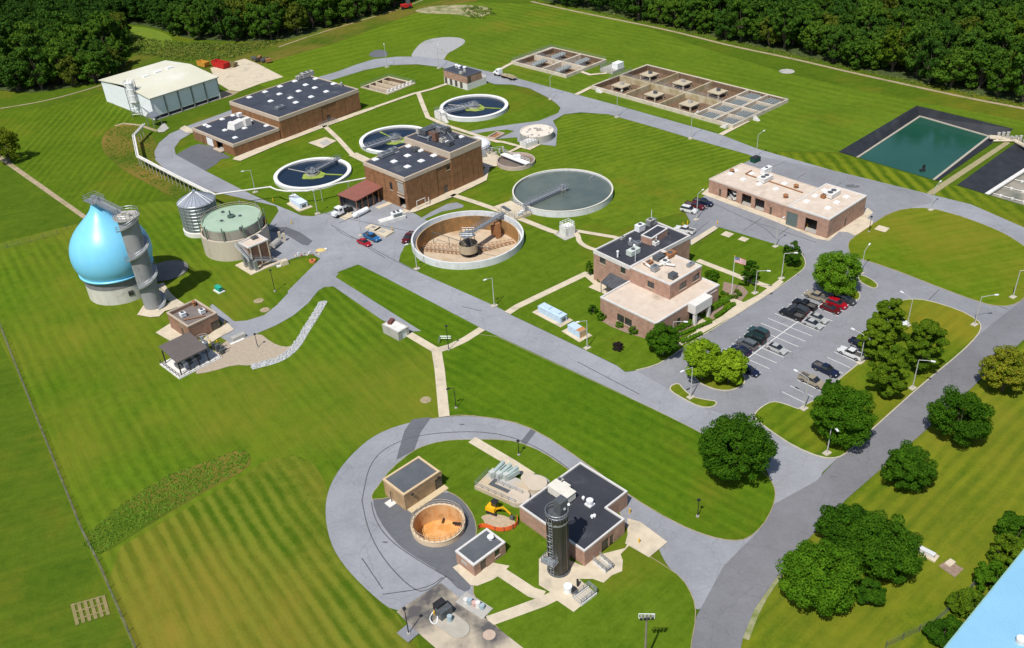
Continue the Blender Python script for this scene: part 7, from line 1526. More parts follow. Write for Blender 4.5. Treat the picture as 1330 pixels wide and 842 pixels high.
# excavator
zX = Z((600, 560), 6.014); q = at(*zX(245,610), .8); a_ = -.55;  c_, s_ = math.cos(a_), math.sin(a_); YE = mat('machine_yellow', (.8,.42,.01), (.68,.36,.01), rough=.4)
ex = thing('excavator', 'small yellow excavator digging next to the orange safety fence', 'excavator', (q.x, q.y, 0)); L2W = lambda x, y, z: (q.x+c_*x-s_*y, q.y+s_*x+c_*y, z+.21)
for s in (-1, 1): p_ = L2W(0, s*.7, 0); MB().box(p_[0], p_[1], .21, 2.2, .4, .5, a_, taper=.9).build('track', BLACK, ex)
p_ = L2W(-.3, 0, 0); MB().box(p_[0], p_[1], .75, 1.9, 1.6, .7, a_, taper=.9).build('body', YE, ex); p_ = L2W(.1, .5, 0); MB().box(p_[0], p_[1], 1.45, 1.1, 1.0, .85, a_, taper=.85).build('cab', CGL, ex); MB().box(p_[0], p_[1], 2.3, 1.15, 1.05, .1, a_).build('cab_roof', BLACK, ex)
mb = MB(); mb.obox(L2W(.7,-.2,1.0), L2W(2.2,-.2,2.0), .26, .3); mb.build('boom', YE, ex); MB().obox(L2W(2.2,-.2,2.05), L2W(3.7,-.2,1.0), .22, .28).build('dipper_arm', YE, ex); p_ = L2W(3.9,-.2,0); MB().box(p_[0], p_[1], .45, .7, .7, .6, a_, taper=.7).build('bucket', STEELD, ex)
sheet('dirt_patch', W([zX(145,670), zX(190,650), zX(300,650), zX(400,690), zX(430,730), zX(400,765), zX(300,785), zX(200,760), zX(170,700)], .22), .225, mat('fresh_dirt', (.48,.38,.27), (.38,.29,.19), scale=1.5, rough=1, bump=.8, bscale=4), world=True, smooth=1)
mb = MB()
OR = mat('safety_orange', (.85,.15,.03), (.7,.12,.03), rough=.7)
pts = [at(*zX(x_, y_)) for x_, y_ in ((430,690), (440,740), (400,775), (330,795), (260,790), (200,765), (150,760), (130,780))]; ptsc = chaikin([tuple(p_[:2]) for p_ in pts], 2, closed=False)
for a, b in zip(ptsc[:-1], ptsc[1:]):
    for z_ in (.3, .55, .8, 1.05): mb.obox((a[0], a[1], z_), (b[0], b[1], z_), .06, .18)
fn_ = mb.build('fence_mesh', OR); sf = thing('safety_fence', 'sagging orange plastic safety fence curving round the dug hole', 'fence', tuple(pts[3])); fn_.parent = sf; fn_.location = -Vector(sf.location)
for a in pts: MB().tube((a.x, a.y, .1), (a.x, a.y, 1.4), .05, 6).build('stake', STEELD, sf)
# concrete channel deck with the screw machines and round lids beside the L-shaped building
F = Fr(*quadfit(zX(250,320), zX(100,460), zX(428,600), 0)); la, lb = F.la, F.lb     # a: towards the machines, b: towards the building
cd_ = thing('channel_deck', 'tan concrete channel deck with railings and two round lids, left of the L-shaped building', 'deck', tuple(F.p(la/2, lb/2)[:2])+(0,))
F.box(MB(), 0, la, 0, lb, -.1, 1.0).build('deck', mat('deck_tan', (.52,.42,.29), (.45,.36,.25), scale=.5, c3=(.42,.40,.37), s3=.25, k3=.52), cd_)
F.box(MB(), 1.6, la*.62, 2.0, 2.8, 1.0, 1.05).build('channel_grating', STEELD, cd_); F.box(MB(), 1.6, 2.4, 2.8, lb-.6, 1.0, 1.05).build('channel_grating', STEELD, cd_)
rail(MB(), [tuple(F.p(la*.75, .1)[:2]), tuple(F.p(.1,.1)[:2]), tuple(F.p(.1,lb-.2)[:2])], 1.0, 1.1, .04, 1.6).build('railing', STEEL, cd_); rail(MB(), [tuple(F.p(la*.6,3.1)[:2]), tuple(F.p(2.7,3.1)[:2]), tuple(F.p(2.7,lb-.4)[:2])], 1.0, 1.1, .04, 1.6).build('railing', STEEL, cd_)
for px, zt_ in ((zX(580,405), 1.28), (zX(442,505), 1.22), (zX(515,360), 1.12)):
    w_ = at(*px, 1.2); MB().cyl(w_.x, w_.y, .2, zt_, 2.0 if px != zX(515,360) else 1.3, n=36).build('round_lid', mat('lid_tan', (.56,.48,.38), (.48,.41,.33), scale=.7), cd_)
sheet('gravel_patch', [zX(470,590), zX(560,520), zX(700,400), zX(640,350), zX(540,330), zX(400,430), zX(300,450), zX(420,560)], .228, GRAVEL, smooth=1)
for k in range(3):
    a, b = at(*zX(235+k*55, 345-k*0+k*8), 1.5), at(*zX(330+k*55, 262+k*20), 2.1); sm = thing('screw_machine', ('leftmost', 'middle', 'rightmost')[k]+' of three grey-green screw machines on the channel deck', 'machine', (a.x, a.y, 1.0), group='screw machines on the channel deck')
    MG = mat('machine_grey_green', (.36,.44,.42), (.28,.34,.33)); MB().obox(a-Vector((0,0,.5)), b-Vector((0,0,.5)), 1.1, .9).build('trough', MG, sm); MB().tube(a+Vector((0,0,.4)), b+Vector((0,0,.8)), .35, 10).build('screw_tube', MG, sm); MB().box(a.x, a.y, 1.0, .9, .9, 1.4, .5).build('motor', mat('pale_motor', (.5,.53,.5)), sm)
# small rail stairs on the pad by the silo
zR = Z((680, 640), 4.168)
def sunk_stair(p0, p1, label, w_=1.8):
    a, b = at(*p0, .26), at(*p1, .26); t = thing('area_stair', label, 'stairwell', tuple((a+b)/2)); d = (b-a).normalized(); n_ = Vector((-d.y, d.x, 0))*w_/2; L_ = (b-a).length; rot = math.atan2(d.y, d.x)
    mb = MB()
    for i in range(7): q_ = a+d*(L_*(i+.5)/7); mb.box(q_.x, q_.y, .2, L_/7*.6, w_*.8, .12+.0*i, rot)
    mb.build('tread', CONCG, t)
    for s in (-1, 1): strip_mb(MB(), [tuple((a+n_*s)[:2]), tuple((b+n_*s)[:2])], .18, .2, .6).build('side_wall', CONCW, t)
    rail(MB(), [tuple((a-n_)[:2]), tuple((b-n_)[:2]), tuple((b+n_)[:2]), tuple((a+n_)[:2])], .6, 1.1, .05, 1.0, 3).build('railing', STEEL, t)
sunk_stair(zR(290,595), zR(375,530), 'railed stairwell at the tip of the tan terrace below the dark silo'); sunk_stair(zR(395,365), zR(465,425), 'railed ramp in front of the doors of the L-shaped building', 1.5)
q = at(*zR(240,520), .8); t_ = thing('blower', 'white blower unit on the terrace below the dark silo', 'machine', (q.x, q.y, .25)); MB().cyl(q.x, q.y, .25, 1.5, .7, n=18).build('housing', WHITE, t_); MB().box(q.x+.9, q.y-.3, .25, .9, .8, .8, .4).build('motor', BLACK, t_)
q = at(*zR(293,490), .9); tag(MB().box(q.x, q.y, .25, .3, .3, 1.5, .3).build('meter_post', BLACK), 'short black meter post between the dark silo and the railed stairwell', 'post')
# pump unit and pipework on the stained yard
zY = Z((480, 740), 6.045); q = at(*zY(585,340), .8); t_ = thing('pump_island', 'dark pump unit with white hoses on the round-ended island of the stained yard', 'pump', (q.x, q.y, .25))
A, B_2 = at(*zY(555,360), .3), at(*zY(700,470), .3); e = (B_2-A).normalized(); n_ = Vector((-e.y, e.x, 0)); pl = []
for i in range(13): a = -math.pi/2+math.pi*i/12; pl.append(tuple((B_2+e*1.7*math.cos(a)+n_*1.7*math.sin(a))[:2]))
pl = [tuple((A-n_*1.7)[:2])]+pl+[tuple((A+n_*1.7)[:2])]; MB().prism(pl, .2, .42).build('island_slab', mat('island_grey', (.42,.39,.33), (.36,.33,.28)), t_)
MB().box(q.x, q.y, .42, 2.2, 1.5, 1.6, .7).build('cabinet', STEELD, t_); MB().box(q.x-.6, q.y+.7, 1.2, 1.8, 1.2, 1.3, .7).build('cabinet_top', BLACK, t_)
mb = MB(); pr_ = [(q.x-1.6+.2*math.cos(i*.5)*3, q.y-.6+1.2*math.sin(i*.5), .6+.25*math.sin(i)) for i in range(14)]; mb.path(pr_, .1, 6); mb.build('hose', WHITE, t_); MB().cyl(q.x+.9, q.y-1.2, .42, 1.5, .4, n=12).build('pump', mat('pale_blue_grey', (.35,.45,.5)), t_)
bollard(zY(510,360), 'yellow bollard on the stained concrete yard beside the dark pump unit')
q = at(*zY(820,270), .6); t_ = thing('valve_assembly', 'row of blue-grey and pink valves on a small slab beside the stained yard', 'valves', (q.x, q.y, .25)); MB().box(q.x, q.y, .2, 5.6, 2.6, .15, -.72).build('slab', CONCG, t_)
for i in range(5): w_ = at(*zY(755+i*32, 240+i*12), .8); MB().cyl(w_.x, w_.y, .3, 1.1+.3*(i % 2), .4, n=12).build('valve', (CONCW, mat('pale_blue_grey', (.35,.45,.5)), mat('pink_valve', (.6,.4,.35)))[i % 3], t_)
MB().tube(at(*zY(740,235), .7), at(*zY(900,290), .7), .22, 8).build('pipe', STEEL, t_)
q = at(*zY(310,500)); sheet('access_slab', circ(q.x, q.y, 1.9, 4), .25, ASPH, world=True)
q = at(*zY(940,520)); sheet('access_slab', circ(q.x, q.y, 1.0, 14), .262, mat('manhole_pink', (.5,.38,.3)), world=True)
# clutter beside the green-topped digester
zQ = Z((300, 260), 7.019); q = at(*zQ(405,400), .8); A, B_2 = at(*zQ(375,420), 1.0), at(*zQ(435,370), 1.0); t_ = thing('horizontal_tank', 'grey horizontal cylinder beside the stair house of the green-topped digester', 'tank', (q.x, q.y, .1)); MB().tube(A, B_2, .9, 16).build('tank', CONCG, t_)
for w_ in (A.lerp(B_2, .25), A.lerp(B_2, .75)): MB().box(w_.x, w_.y, .05, .5, 1.6, .8, .8).build('saddle', STEELD, t_)
for px, lb in ((zQ(450,360), 'left tan concrete post beside the grey horizontal cylinder'), (zQ(492,375), 'right tan concrete post beside the grey horizontal cylinder')): q = at(*px); tag(MB().box(q.x, q.y, 0, .6, .6, 2.4, .5).build('gate_post', CONC), lb, 'post')
q = at(*zQ(490,585)); t_ = thing('concrete_hatch', 'pale slanted concrete box on the grass edge near the digester stair house', 'box', (q.x, q.y, 0)); MB().box(q.x, q.y, -.05, 1.9, 1.6, 1.3, .6, taper=.85).build('body', CONC, t_); MB().box(q.x-1.3, q.y-1.2, -.05, 1.2, .8, .4, .3).build('lid', CONCW, t_)
q = at(*zQ(745,565)); t_ = thing('hose_reel', 'coil of orange hose lying at the roadside by the digester', 'hose reel', (q.x, q.y, .1)); MB().ring(q.x, q.y, .05, .6, .45, .9, 18).build('hose_coil', mat('hose_orange', (.6,.2,.08), (.5,.14,.05)), t_); MB().tube((q.x, q.y, .05), (q.x, q.y, 1.0), .12, 8).build('spindle', STEELD, t_)
q = at(*zQ(820,462)); t_ = thing('sand_heap', 'small heap of yellow material with a white sack at the roadside', 'heap', (q.x, q.y, .1)); MB().ball(q.x, q.y, .05, 1.5, .9, .6, n=14, mrows=5, z_lo=0).build('heap', mat('yellow_sand', (.62,.48,.2), (.5,.38,.16)), t_); MB().ball(q.x+1.3, q.y+.3, .3, .5, .35, .3, n=8, mrows=4, z_lo=-.9).build('sack', WHITE, t_)
for i in range(9): w_ = at(*zQ(590+i*26, 515-((i*17) % 30))); tag(MB().box(w_.x, w_.y, .05, .5+.2*(i % 3), .4, .35+.2*(i % 2), i*.8, taper=.85).build('rubble_block', (CONC, CONCW, RUST, CONCG)[i % 4]), 'small block of rubble along the edge of the asphalt beside the digester', 'rubble', 'rubble blocks by the digester')
q = at(310, 440.5); t_ = thing('small_bench_box', 'low grey equipment box between the shelter bollards and the tan gravel', 'box', (q.x, q.y, .1)); MB().box(q.x, q.y, .05, 3.2, 1.3, 1.0, .7).build('cabinet', CONCG, t_); MB().box(q.x, q.y-1.2, .0, 3.4, .8, .25, .7).build('slab', CONCW, t_)
q = at(*zG(535,90)); t_ = thing('green_dumpster', 'dark green dumpster behind the left end of the garage', 'dumpster', (q.x, q.y, .1)); MB().box(q.x, q.y, .1, 2.6, 1.8, 1.4, .6, taper=1.08).build('bin', mat('dumpster_green', (.01,.08,.05), (.01,.06,.04)), t_); MB().box(q.x, q.y, 1.5, 2.8, 1.95, .1, .6).build('lid', BLACK, t_)
# small rail at the path junction and valve boxes
q = at(577, 445); rl = rail(MB(), [tuple(at(570,448)[:2]), tuple(at(572,443)[:2]), tuple(at(586,443)[:2])], .2, 1.1, .06, 1.3).build('handrail', STEEL); tag(rl, 'short grey handrail where the three paths meet', 'handrail')
for px, s in ((zG(375,512), 2.6), (zG(468,540), 2.2), (zG(1265,480), 3.0)): q = at(px[0], px[1]); sheet('access_slab', circ(q.x, q.y, s*.7, 4), .262, CONC, world=True)
for px, s in (((501,499),.9),((553,520),1.2),((547,530),.9),((719,532),.8),((1234,419),.9),((344,403),1.2),((336,391),1.3),((675,592),.4),((959,670),.6),((940,686),.5),((752,463),.0),((704,571),.0),((524,225),.0)):
    if s > 1.1: q = at(*px); sheet('worn_spot', circ(q.x, q.y, s, 9), .262 if px[0] > 700 else .1, DIRT, world=True)
# fences: wire fence of the left field, low fence by the meadow
def wire_fence(pts, label, h=1.6, step=3.2, world=False):
    Pw_ = [at(*p_) for p_ in pts]; t = thing('wire_fence', label, 'fence', tuple(Pw_[0])); mbw = MB(); k = 0
    for a, b in zip(Pw_[:-1], Pw_[1:]):
        L_ = (b-a).length; n = max(1, int(L_/step))
        for i in range(n):
            q_ = a.lerp(b, i/n); k += 1
            if k <= 100: MB().tube(q_, q_+Vector((0,0,h)), .06, 5).build('post', STEELD, t)
        for z_ in (.1, .45, .8, 1.15, h-.05): mbw.tube(a+Vector((0,0,z_)), b+Vector((0,0,z_)), .018, 3)
    mbw.build('wires', STEEL, t)
wire_fence([(2,424), (39.5,522), (107,690), (127.5,730), (176,842), (196,890)], 'thin wire fence running down the left field beside the bare strip'); wire_fence([(-20,329), (40,315), (75,305), (100,292)], 'low wire fence at the left edge above the big lawn', step=3)
wire_fence([(1150,842), (1215,810), (1262,765), (1305,722), (1345,680)], 'grey wire fence between the right lawn and the shrubs of the blue-roofed warehouse')
# ---------------------------------------------------------------- trees, shrubs and ground cover
def leaf_cloud(centers, radii, n, size, rg, flat=.35, up=0.0):
    """n leaf clumps (small quads) on the surface of blobs; faces turned roughly outward"""
    centers = np.array(centers, float); radii = np.array(radii, float); w_ = radii[:, 0]**2; idx = rg.choice(len(centers), n, p=w_/w_.sum())
    d = rg.normal(size=(n, 3)); d[:, 2] += up; d /= np.linalg.norm(d, axis=1)[:, None]
    p = centers[idx]+d*radii[idx]*rg.uniform(.72, 1.06, (n, 1))
    nrm = d+rg.normal(size=(n, 3))*flat; nrm[:, 2] += .35; nrm /= np.linalg.norm(nrm, axis=1)[:, None]
    t = np.cross(nrm, rg.normal(size=(n, 3))); t /= np.linalg.norm(t, axis=1)[:, None]; b = np.cross(nrm, t)
    s = size*rg.uniform(.55, 1.3, (n, 1)); q = np.stack([p-t*s, p-b*s*.7, p+t*s, p+b*s*.7], 1).reshape(-1, 3)
    return q
def quads_mesh(name, q, m_):
    me = bpy.data.meshes.new(name); nv = len(q); me.vertices.add(nv); me.vertices.foreach_set('co', q.astype(np.float32).ravel()); nf = nv//4
    me.loops.add(nv); me.loops.foreach_set('vertex_index', np.arange(nv, dtype=np.int32)); me.polygons.add(nf); me.polygons.foreach_set('loop_start', np.arange(0, nv, 4, dtype=np.int32)); me.polygons.foreach_set('loop_total', np.full(nf, 4, dtype=np.int32))
    me.materials.append(m_); me.update(calc_edges=True); return me
def tree_meshes(seed, R, Hc, base, nb, nl, size, m_, style='round'):
    """crown of radius R and half height Hc whose underside is at `base`; returns crown and trunk meshes"""
    rg = np.random.default_rng(seed); cz = base+Hc; cs, rs = [], []
    for i in range(nb):
        if style == 'fan':      # upright fan of boughs
            u = rg.uniform(0, 1); a = rg.uniform(0, 2*np.pi); rr = R*.85*np.sqrt(rg.uniform(0, 1)); zz = base+2*Hc*(.25+.75*u)*(1-.35*(rr/R)**2); c = (rr*np.cos(a), rr*np.sin(a), zz)
        elif style == 'cone':
            u = rg.uniform(0, 1)**1.3; a = rg.uniform(0, 2*np.pi); rr = R*(1-u)*.85; c = (rr*np.cos(a), rr*np.sin(a), base+2*Hc*u*.95)
        elif style == 'loose':
            a = rg.uniform(0, 2*np.pi); u = rg.uniform(-1, 1); rr = R*np.sqrt(max(0, 1-abs(u)**2.2))*rg.uniform(.35, .95); c = (rr*np.cos(a), rr*np.sin(a), cz+Hc*u*.9)
        else:
            a = rg.uniform(0, 2*np.pi); u = rg.uniform(-.85, 1); k = rg.uniform(.55, 1.0); rr = R*np.sqrt(max(0, 1-u*u))*k; c = (rr*np.cos(a), rr*np.sin(a), cz+Hc*u*k)
        cs.append(c); f = rg.uniform(.12, .30)*(1.0 if style != 'loose' else .82); rs.append((R*f, R*f, R*f*rg.uniform(.55, .85)))
    q = leaf_cloud(cs, rs, nl, size, rg, flat=.5)
    crown = quads_mesh('crown', q, m_)
    mb = MB(); mb.tube((0, 0, -.2), (0, 0, base+Hc*.5), R*.055+.08, 8, R*.035+.04)
    for i in rg.choice(nb, min(nb, 14), replace=False):
        c = cs[i]; mb.tube((0, 0, base*.6+Hc*.2*rg.uniform(0, 1)), (c[0]*.85, c[1]*.85, c[2]), R*.022+.03, 5, .03)
    me = bpy.data.meshes.new('trunk'); me.from_pydata(mb.v, [], mb.f); me.materials.append(BARK); me.update(); return crown, me
BARK = mat('bark', (.10,.075,.055), (.15,.12,.09), scale=3, rough=.95)
LG = leaf_mat('leaves_deep_green', (0.016,0.056,0.004), (0.065,0.153,0.007), (0.034,0.100,0.005))
LM = leaf_mat('leaves_mid_green', (0.032,0.099,0.004), (0.115,0.235,0.010), (0.063,0.158,0.007))
LY = leaf_mat('leaves_yellow_green', (0.115,0.218,0.008), (0.310,0.437,0.024), (0.196,0.322,0.013))
LB = leaf_mat('leaves_bright_green', (0.069,0.172,0.008), (0.207,0.345,0.020), (0.115,0.241,0.012))
LO = leaf_mat('leaves_olive_brown', (0.049,0.108,0.006), (0.185,0.260,0.014), (0.100,0.174,0.009))
LP = leaf_mat('leaves_purple', (.020,.012,.016), (.045,.028,.032))
LYO = leaf_mat('leaves_autumn_yellow', (.07,.11,.008), (.27,.26,.02), (.14,.19,.012))
F1 = leaf_mat('wood_leaves_dark', (0.018,0.053,0.009), (0.074,0.146,0.015), (0.038,0.094,0.010)); F2 = leaf_mat('wood_leaves_mid', (0.027,0.073,0.009), (0.105,0.182,0.018), (0.055,0.124,0.010)); F3 = leaf_mat('wood_leaves_olive', (0.039,0.066,0.007), (0.135,0.166,0.019), (0.080,0.112,0.011))
F4 = leaf_mat('wood_leaves_bright', (0.042,0.086,0.005), (0.126,0.180,0.013), (0.075,0.128,0.007)); F5 = leaf_mat('wood_leaves_rusty', (.05,.04,.02), (.12,.10,.05), (.08,.07,.035))
def put_tree(ms, x, y, sc, rz, label, name='tree', cat='tree', group=None, m_=None, sz=None):
    t = thing(name, label, cat, (x, y, 0), 0, group)
    for me, nm in zip(ms, ('crown', 'trunk')):
        o = bpy.data.objects.new(nm, me); COL.objects.link(o); o.parent = t; o.scale = (sc, sc, sz or sc); o.rotation_euler = (0, 0, rz)
        if nm == 'crown' and m_ is not None: set_col(o, m_)
    return t
# individual trees: photo boxes of the crowns
def spot_tree(x0, y0, x1, y1, label, m_, style='round', nl=9000, asp=.9, lift=.12, leaf=.30, nb=80, seed=1, group=None, name='tree', cat='tree'):
    cx_, cy_ = (x0+x1)/2, (y0+y1)/2; g0 = at(cx_, cy_, 4); dist = (g0-Vector((0, 0, CAMH))).length; R = (x1-x0)/2*dist/FPX; 
    Hc = R*asp; base = R*lift*2; g0 = at(cx_, cy_, base+Hc)
    ms = tree_meshes(seed, R*.93, Hc, base, int(nb*1.5), int(nl*2.6), leaf*.6, m_, style); return put_tree(ms, g0.x, g0.y, 1, 0, label, name, cat, group)
spot_tree(910, 536, 999, 628, 'dark round tree at the entrance corner of the main road', LG, seed=3, nl=15000, nb=110, leaf=.32)
spot_tree(1058, 497, 1133, 580, 'mid green tree on the east lawn beside the lower parking row', LM, seed=4, nl=13000, nb=90)
spot_tree(1068, 490, 1094, 520, 'small darker tree tucked behind the mid green tree on the east lawn', LG, seed=41, nl=2500, nb=30)
spot_tree(888, 433, 940, 500, 'larger of the two yellow-green trees on the island at the car park', LY, seed=5, nl=9000, nb=80, asp=1.0)
spot_tree(925, 447, 971, 505, 'lower yellow-green tree on the island, overhanging the dark blue saloon', LY, seed=6, nl=7500, nb=70)
spot_tree(1060, 323, 1117, 385, 'bright green tree on the island at the top end of the car park', LB, seed=7, nl=10000, nb=85)
spot_tree(840, 418, 884, 464, 'dark green tree at the near corner of the office building', LG, seed=8, nl=7000, nb=70)
for k, (b_, lb) in enumerate((((1115,404,1158,474), 'leftmost of the loose olive trees beside the white pickup'), ((1133,386,1178,444), 'tall loose olive tree hiding the white car'), ((1130,444,1184,518), 'lowest loose olive tree of the group on the east lawn'), ((1173,406,1226,486), 'rightmost loose olive tree of the group, above a street lamp'))):
    spot_tree(*b_, lb, LO, 'loose', nl=9000, nb=64, asp=1.25, seed=20+k, leaf=.3)
spot_tree(1216, 509, 1282, 571, 'round dark tree on the right lawn, between the yellow one and the lower one', LG, seed=9, nl=10000, nb=90, asp=.85)
spot_tree(1152, 576, 1211, 637, 'round dark tree nearest the entrance road on the right lawn', LG, seed=10, nl=9500, nb=90, asp=.85)
spot_tree(1281, 453, 1338, 505, 'yellowing round tree at the right edge', LYO, seed=11, nl=9000, nb=80, asp=.85)
spot_tree(1066, 652, 1128, 716, 'upper left tree of the big dark clump on the right lawn', LG, seed=12, nl=11000, nb=95)
spot_tree(1112, 662, 1192, 760, 'broad right-hand tree of the big dark clump', LG, seed=13, nl=14000, nb=110)
spot_tree(1021, 694, 1110, 800, 'broad lower tree of the big clump, a little lighter green', LM, seed=14, nl=16000, nb=120)
spot_tree(1112, 745, 1148, 792, 'small tree at the foot of the big dark clump', LG, seed=15, nl=4500, nb=45)
spot_tree(-14, 171, 23, 204, 'lone yellow-green tree at the left edge of the meadow', LYO, seed=16, nl=3500, nb=40, leaf=.4)
spot_tree(1016, 311, 1041, 346, 'small upright tree in the lawn corner near the garage yard', LG, 'round', nl=3000, nb=34, asp=1.3, seed=17, leaf=.25)
spot_tree(963, 337, 987, 371, 'small dark tree beside the path near the flagpole', LG, nl=2800, nb=32, asp=1.15, seed=18, leaf=.25)
for k, (b_, lb, m_) in enumerate((((1300,668,1345,712), 'dark shrub tree at the right edge above the blue roof', LG), ((1290,700,1340,735), 'olive shrub between the right lawn and the blue roof, top one', LO), ((1268,727,1312,772), 'bright olive shrub against the edge of the blue roof', LM), ((1236,760,1280,806), 'olive shrub in the row beside the blue roof, third from the top', LO), ((1206,792,1248,846), 'dark shrub lowest in the row beside the blue roof', LG))):
    spot_tree(*b_, lb, m_, nl=5000, nb=45, asp=.8, seed=60+k, lift=.0, leaf=.28, name='shrub', cat='shrub')
# shrubs round the office
def shrub(x0, y0, x1, y1, label, m_, seed, asp=.85, nl=1100, style='round', group=None): return spot_tree(x0, y0, x1, y1, label, m_, style, nl=nl, nb=26, asp=asp, seed=seed, lift=0, leaf=.16, name='shrub', cat='shrub', group=group)
shrub(774, 405, 788, 416, 'rounded shrub at the left end of the office front wall', LM, 70); shrub(799, 415, 811, 427, 'rounded shrub below the office windows', LM, 71); shrub(816, 423, 830, 435, 'rounded shrub right of the office windows', LM, 72)
shrub(763, 393, 777, 412, 'dark wispy shrub at the left corner of the office', LG, 73, nl=1300); shrub(795, 442, 810, 459, 'dark purple bush standing alone on the office lawn', LP, 74, nl=1500); shrub(760, 337, 771, 360, 'narrow dark columnar evergreen at the back corner of the office', LG, 75, asp=2.0, nl=1600)
shrub(914, 348, 936, 367, 'light green spreading bush beside the flagpole path', LM, 76, asp=.7, nl=1500); shrub(775, 360, 784, 366, 'small brownish shrub on the left of the office canopy', LO, 78, nl=500); shrub(786, 367, 793, 373, 'small brownish shrub under the office canopy edge', LO, 79, nl=500)
for k, (x, y) in enumerate(((939,381),(944,384),(950,386.5),(955,386),(960,383),(957,379))): shrub(x-4, y-4, x+4, y+3, 'low shrub ringing the foot of the flagpole', LO if k % 2 else LM, 80+k, nl=350, group='low shrubs round the flagpole')
zH2 = Z((860, 330), 6.475)
def hedge(p0, p1, label, m_, w_=1.6, h=1.2, seed=90):
    a, b = at(*p0), at(*p1); n = max(3, int((b-a).length/.8)); rg = np.random.default_rng(seed); cs = [((a.x+(b.x-a.x)*i/n), (a.y+(b.y-a.y)*i/n), .55) for i in range(n+1)]; rs = [(w_*.55, w_*.55, h*.62)]*(n+1)
    c = (a+b)/2; q_ = leaf_cloud(cs, rs, 260*(n+1), .14, rg)-np.array([c.x, c.y, 0]); o = bpy.data.objects.new('hedge', quads_mesh('hedge', q_, m_)); COL.objects.link(o); o.location = (c.x, c.y, .2); tag(o, label, 'hedge')
hedge(zH2(105,660), zH2(235,600), 'clipped hedge left of the office entrance', LM, seed=91); hedge(zH2(430,470), zH2(535,400), 'clipped hedge right of the office entrance', LB, 1.8, 1.3, seed=92); hedge(zH2(455,540), zH2(600,440), 'low hedge along the lawn in front of the office, right of the entrance', LM, 1.0, .6, seed=93); hedge(zH2(100,715), zH2(400,590), 'low hedge strip along the footpath left of the office entrance', LM, .9, .5, seed=94)
hedge(zH2(170,755), zH2(320,690), 'low planting between the footpath and the car park kerb', LM, 1.0, .5, seed=95)
# the two woods: individual trees that share a few crown shapes
rg = np.random.default_rng(11)
VAR = [tree_meshes(200+i, 5.0, (5.6, 6.2, 5.0, 6.4, 5.6, 5.8)[i], .5, (60, 58, 62, 54, 60, 56)[i], 4200, .38, F1, 'round') for i in range(6)]
def wood(poly, label, group, dist, seed):
    """trees spread over the pixel polygon, nearest first"""
    P_ = W(poly); rg_ = np.random.default_rng(seed); xs = [p_[0] for p_ in P_]; ys = [p_[1] for p_ in P_]; out = []; tries = 0
    while tries < 30000:
        tries += 1; x, y = rg_.uniform(min(xs), max(xs)), rg_.uniform(min(ys), max(ys))
        if inside((x, y), P_) and all((x-a)**2+(y-b)**2 > dist*dist for a, b in out): out.append((x, y))
    return out
WL = [(-60,118),(0,117),(32,121),(64,118),(106,111),(135,106),(152,98),(165,84),(160,55),(143,36),(175,30),(216,40),(240,50),(300,54),(350,53),(385,50),(430,34),(470,25),(520,8),(560,-8),(560,-40),(0,-60),(-160,0)]
WR = [(690,-3),(747,10),(808,22),(848,30),(900,41),(950,54),(1029,70),(1100,87),(1191,107),(1260,121),(1340,137),(1420,145),(1460,60),(1330,-70),(900,-60)]
A_L = wood(WL, '', '', 6.4, 1); A_R = wood(WR, '', '', 6.4, 2)
allt = [(math.hypot(x, y), x, y, 0) for x, y in A_L]+[(math.hypot(x, y), x, y, 1) for x, y in A_R]
def infr(x, y):
    v = Vector((x, y, 8))-Vector((0, 0, CAMH)); z_ = v.dot(FWD); u = v.dot(RIGHT)/z_*FPX+PW/2; w_ = PH/2-v.dot(UP)/z_*FPX; return -25 < u < PW+25 and w_ > -25
allt = sorted([t_ for t_ in allt if infr(t_[1], t_[2])])
sel = [[t_ for t_ in allt if t_[3] == s][:(115, 140)[s]] for s in (0, 1)]
for s in (0, 1):
    for k, (d_, x, y, _) in enumerate(sel[s]):
        v = VAR[int(rg.integers(0, 6))]; u = rg.uniform(); m_ = (F1 if u < .45 else F2 if u < .86 else F3 if u < .95 else F4 if u < .99 else F5)
        sc = rg.uniform(.78, 1.42)
        put_tree(v, x, y, sc, rg.uniform(0, 6.28), ('leafy tree of the dense wood in the upper left', 'leafy tree of the dense wood in the upper right')[s], 'tree', 'tree', ('trees of the upper left wood', 'trees of the upper right wood')[s], m_, sz=sc*rg.uniform(.85, 1.35))
rest = [t_ for s in (0, 1) for t_ in [u for u in allt if u[3] == s][(115, 140)[s]:]]
print('woods', len(allt), [len(s) for s in sel], len(rest))
if rest:
    qs = []; VQ = [np.array([v.co[:] for v in VAR[i][0].vertices]) for i in range(6)]
    for _, x, y, _s in rest:
        Q = VQ[int(rg.integers(0, 6))].reshape(-1, 4, 3); Q = Q[rg.choice(len(Q), int(len(Q)*.5), replace=False)].reshape(-1, 3); a = rg.uniform(0, 6.28); sc = rg.uniform(.9, 1.35); c_, s_ = math.cos(a)*sc, math.sin(a)*sc
        qs.append(np.stack([Q[:, 0]*c_-Q[:, 1]*s_+x, Q[:, 0]*s_+Q[:, 1]*c_+y, Q[:, 2]*sc], 1))
    o = bpy.data.objects.new('far_wood', quads_mesh('far_wood', np.concatenate(qs), F1)); COL.objects.link(o); o['kind'] = 'stuff'; tag(o, 'farthest part of the wood, crowns merging at the top of the picture', 'wood')
FL = mat('forest_floor', (.035,.055,.014), (.06,.085,.02), scale=.5, rough=1)
sheet('forest_floor', [(x, y) for x, y in WL], .09, FL, smooth=1); sheet('forest_floor', [(x, y) for x, y in WR], .09, FL, smooth=1)
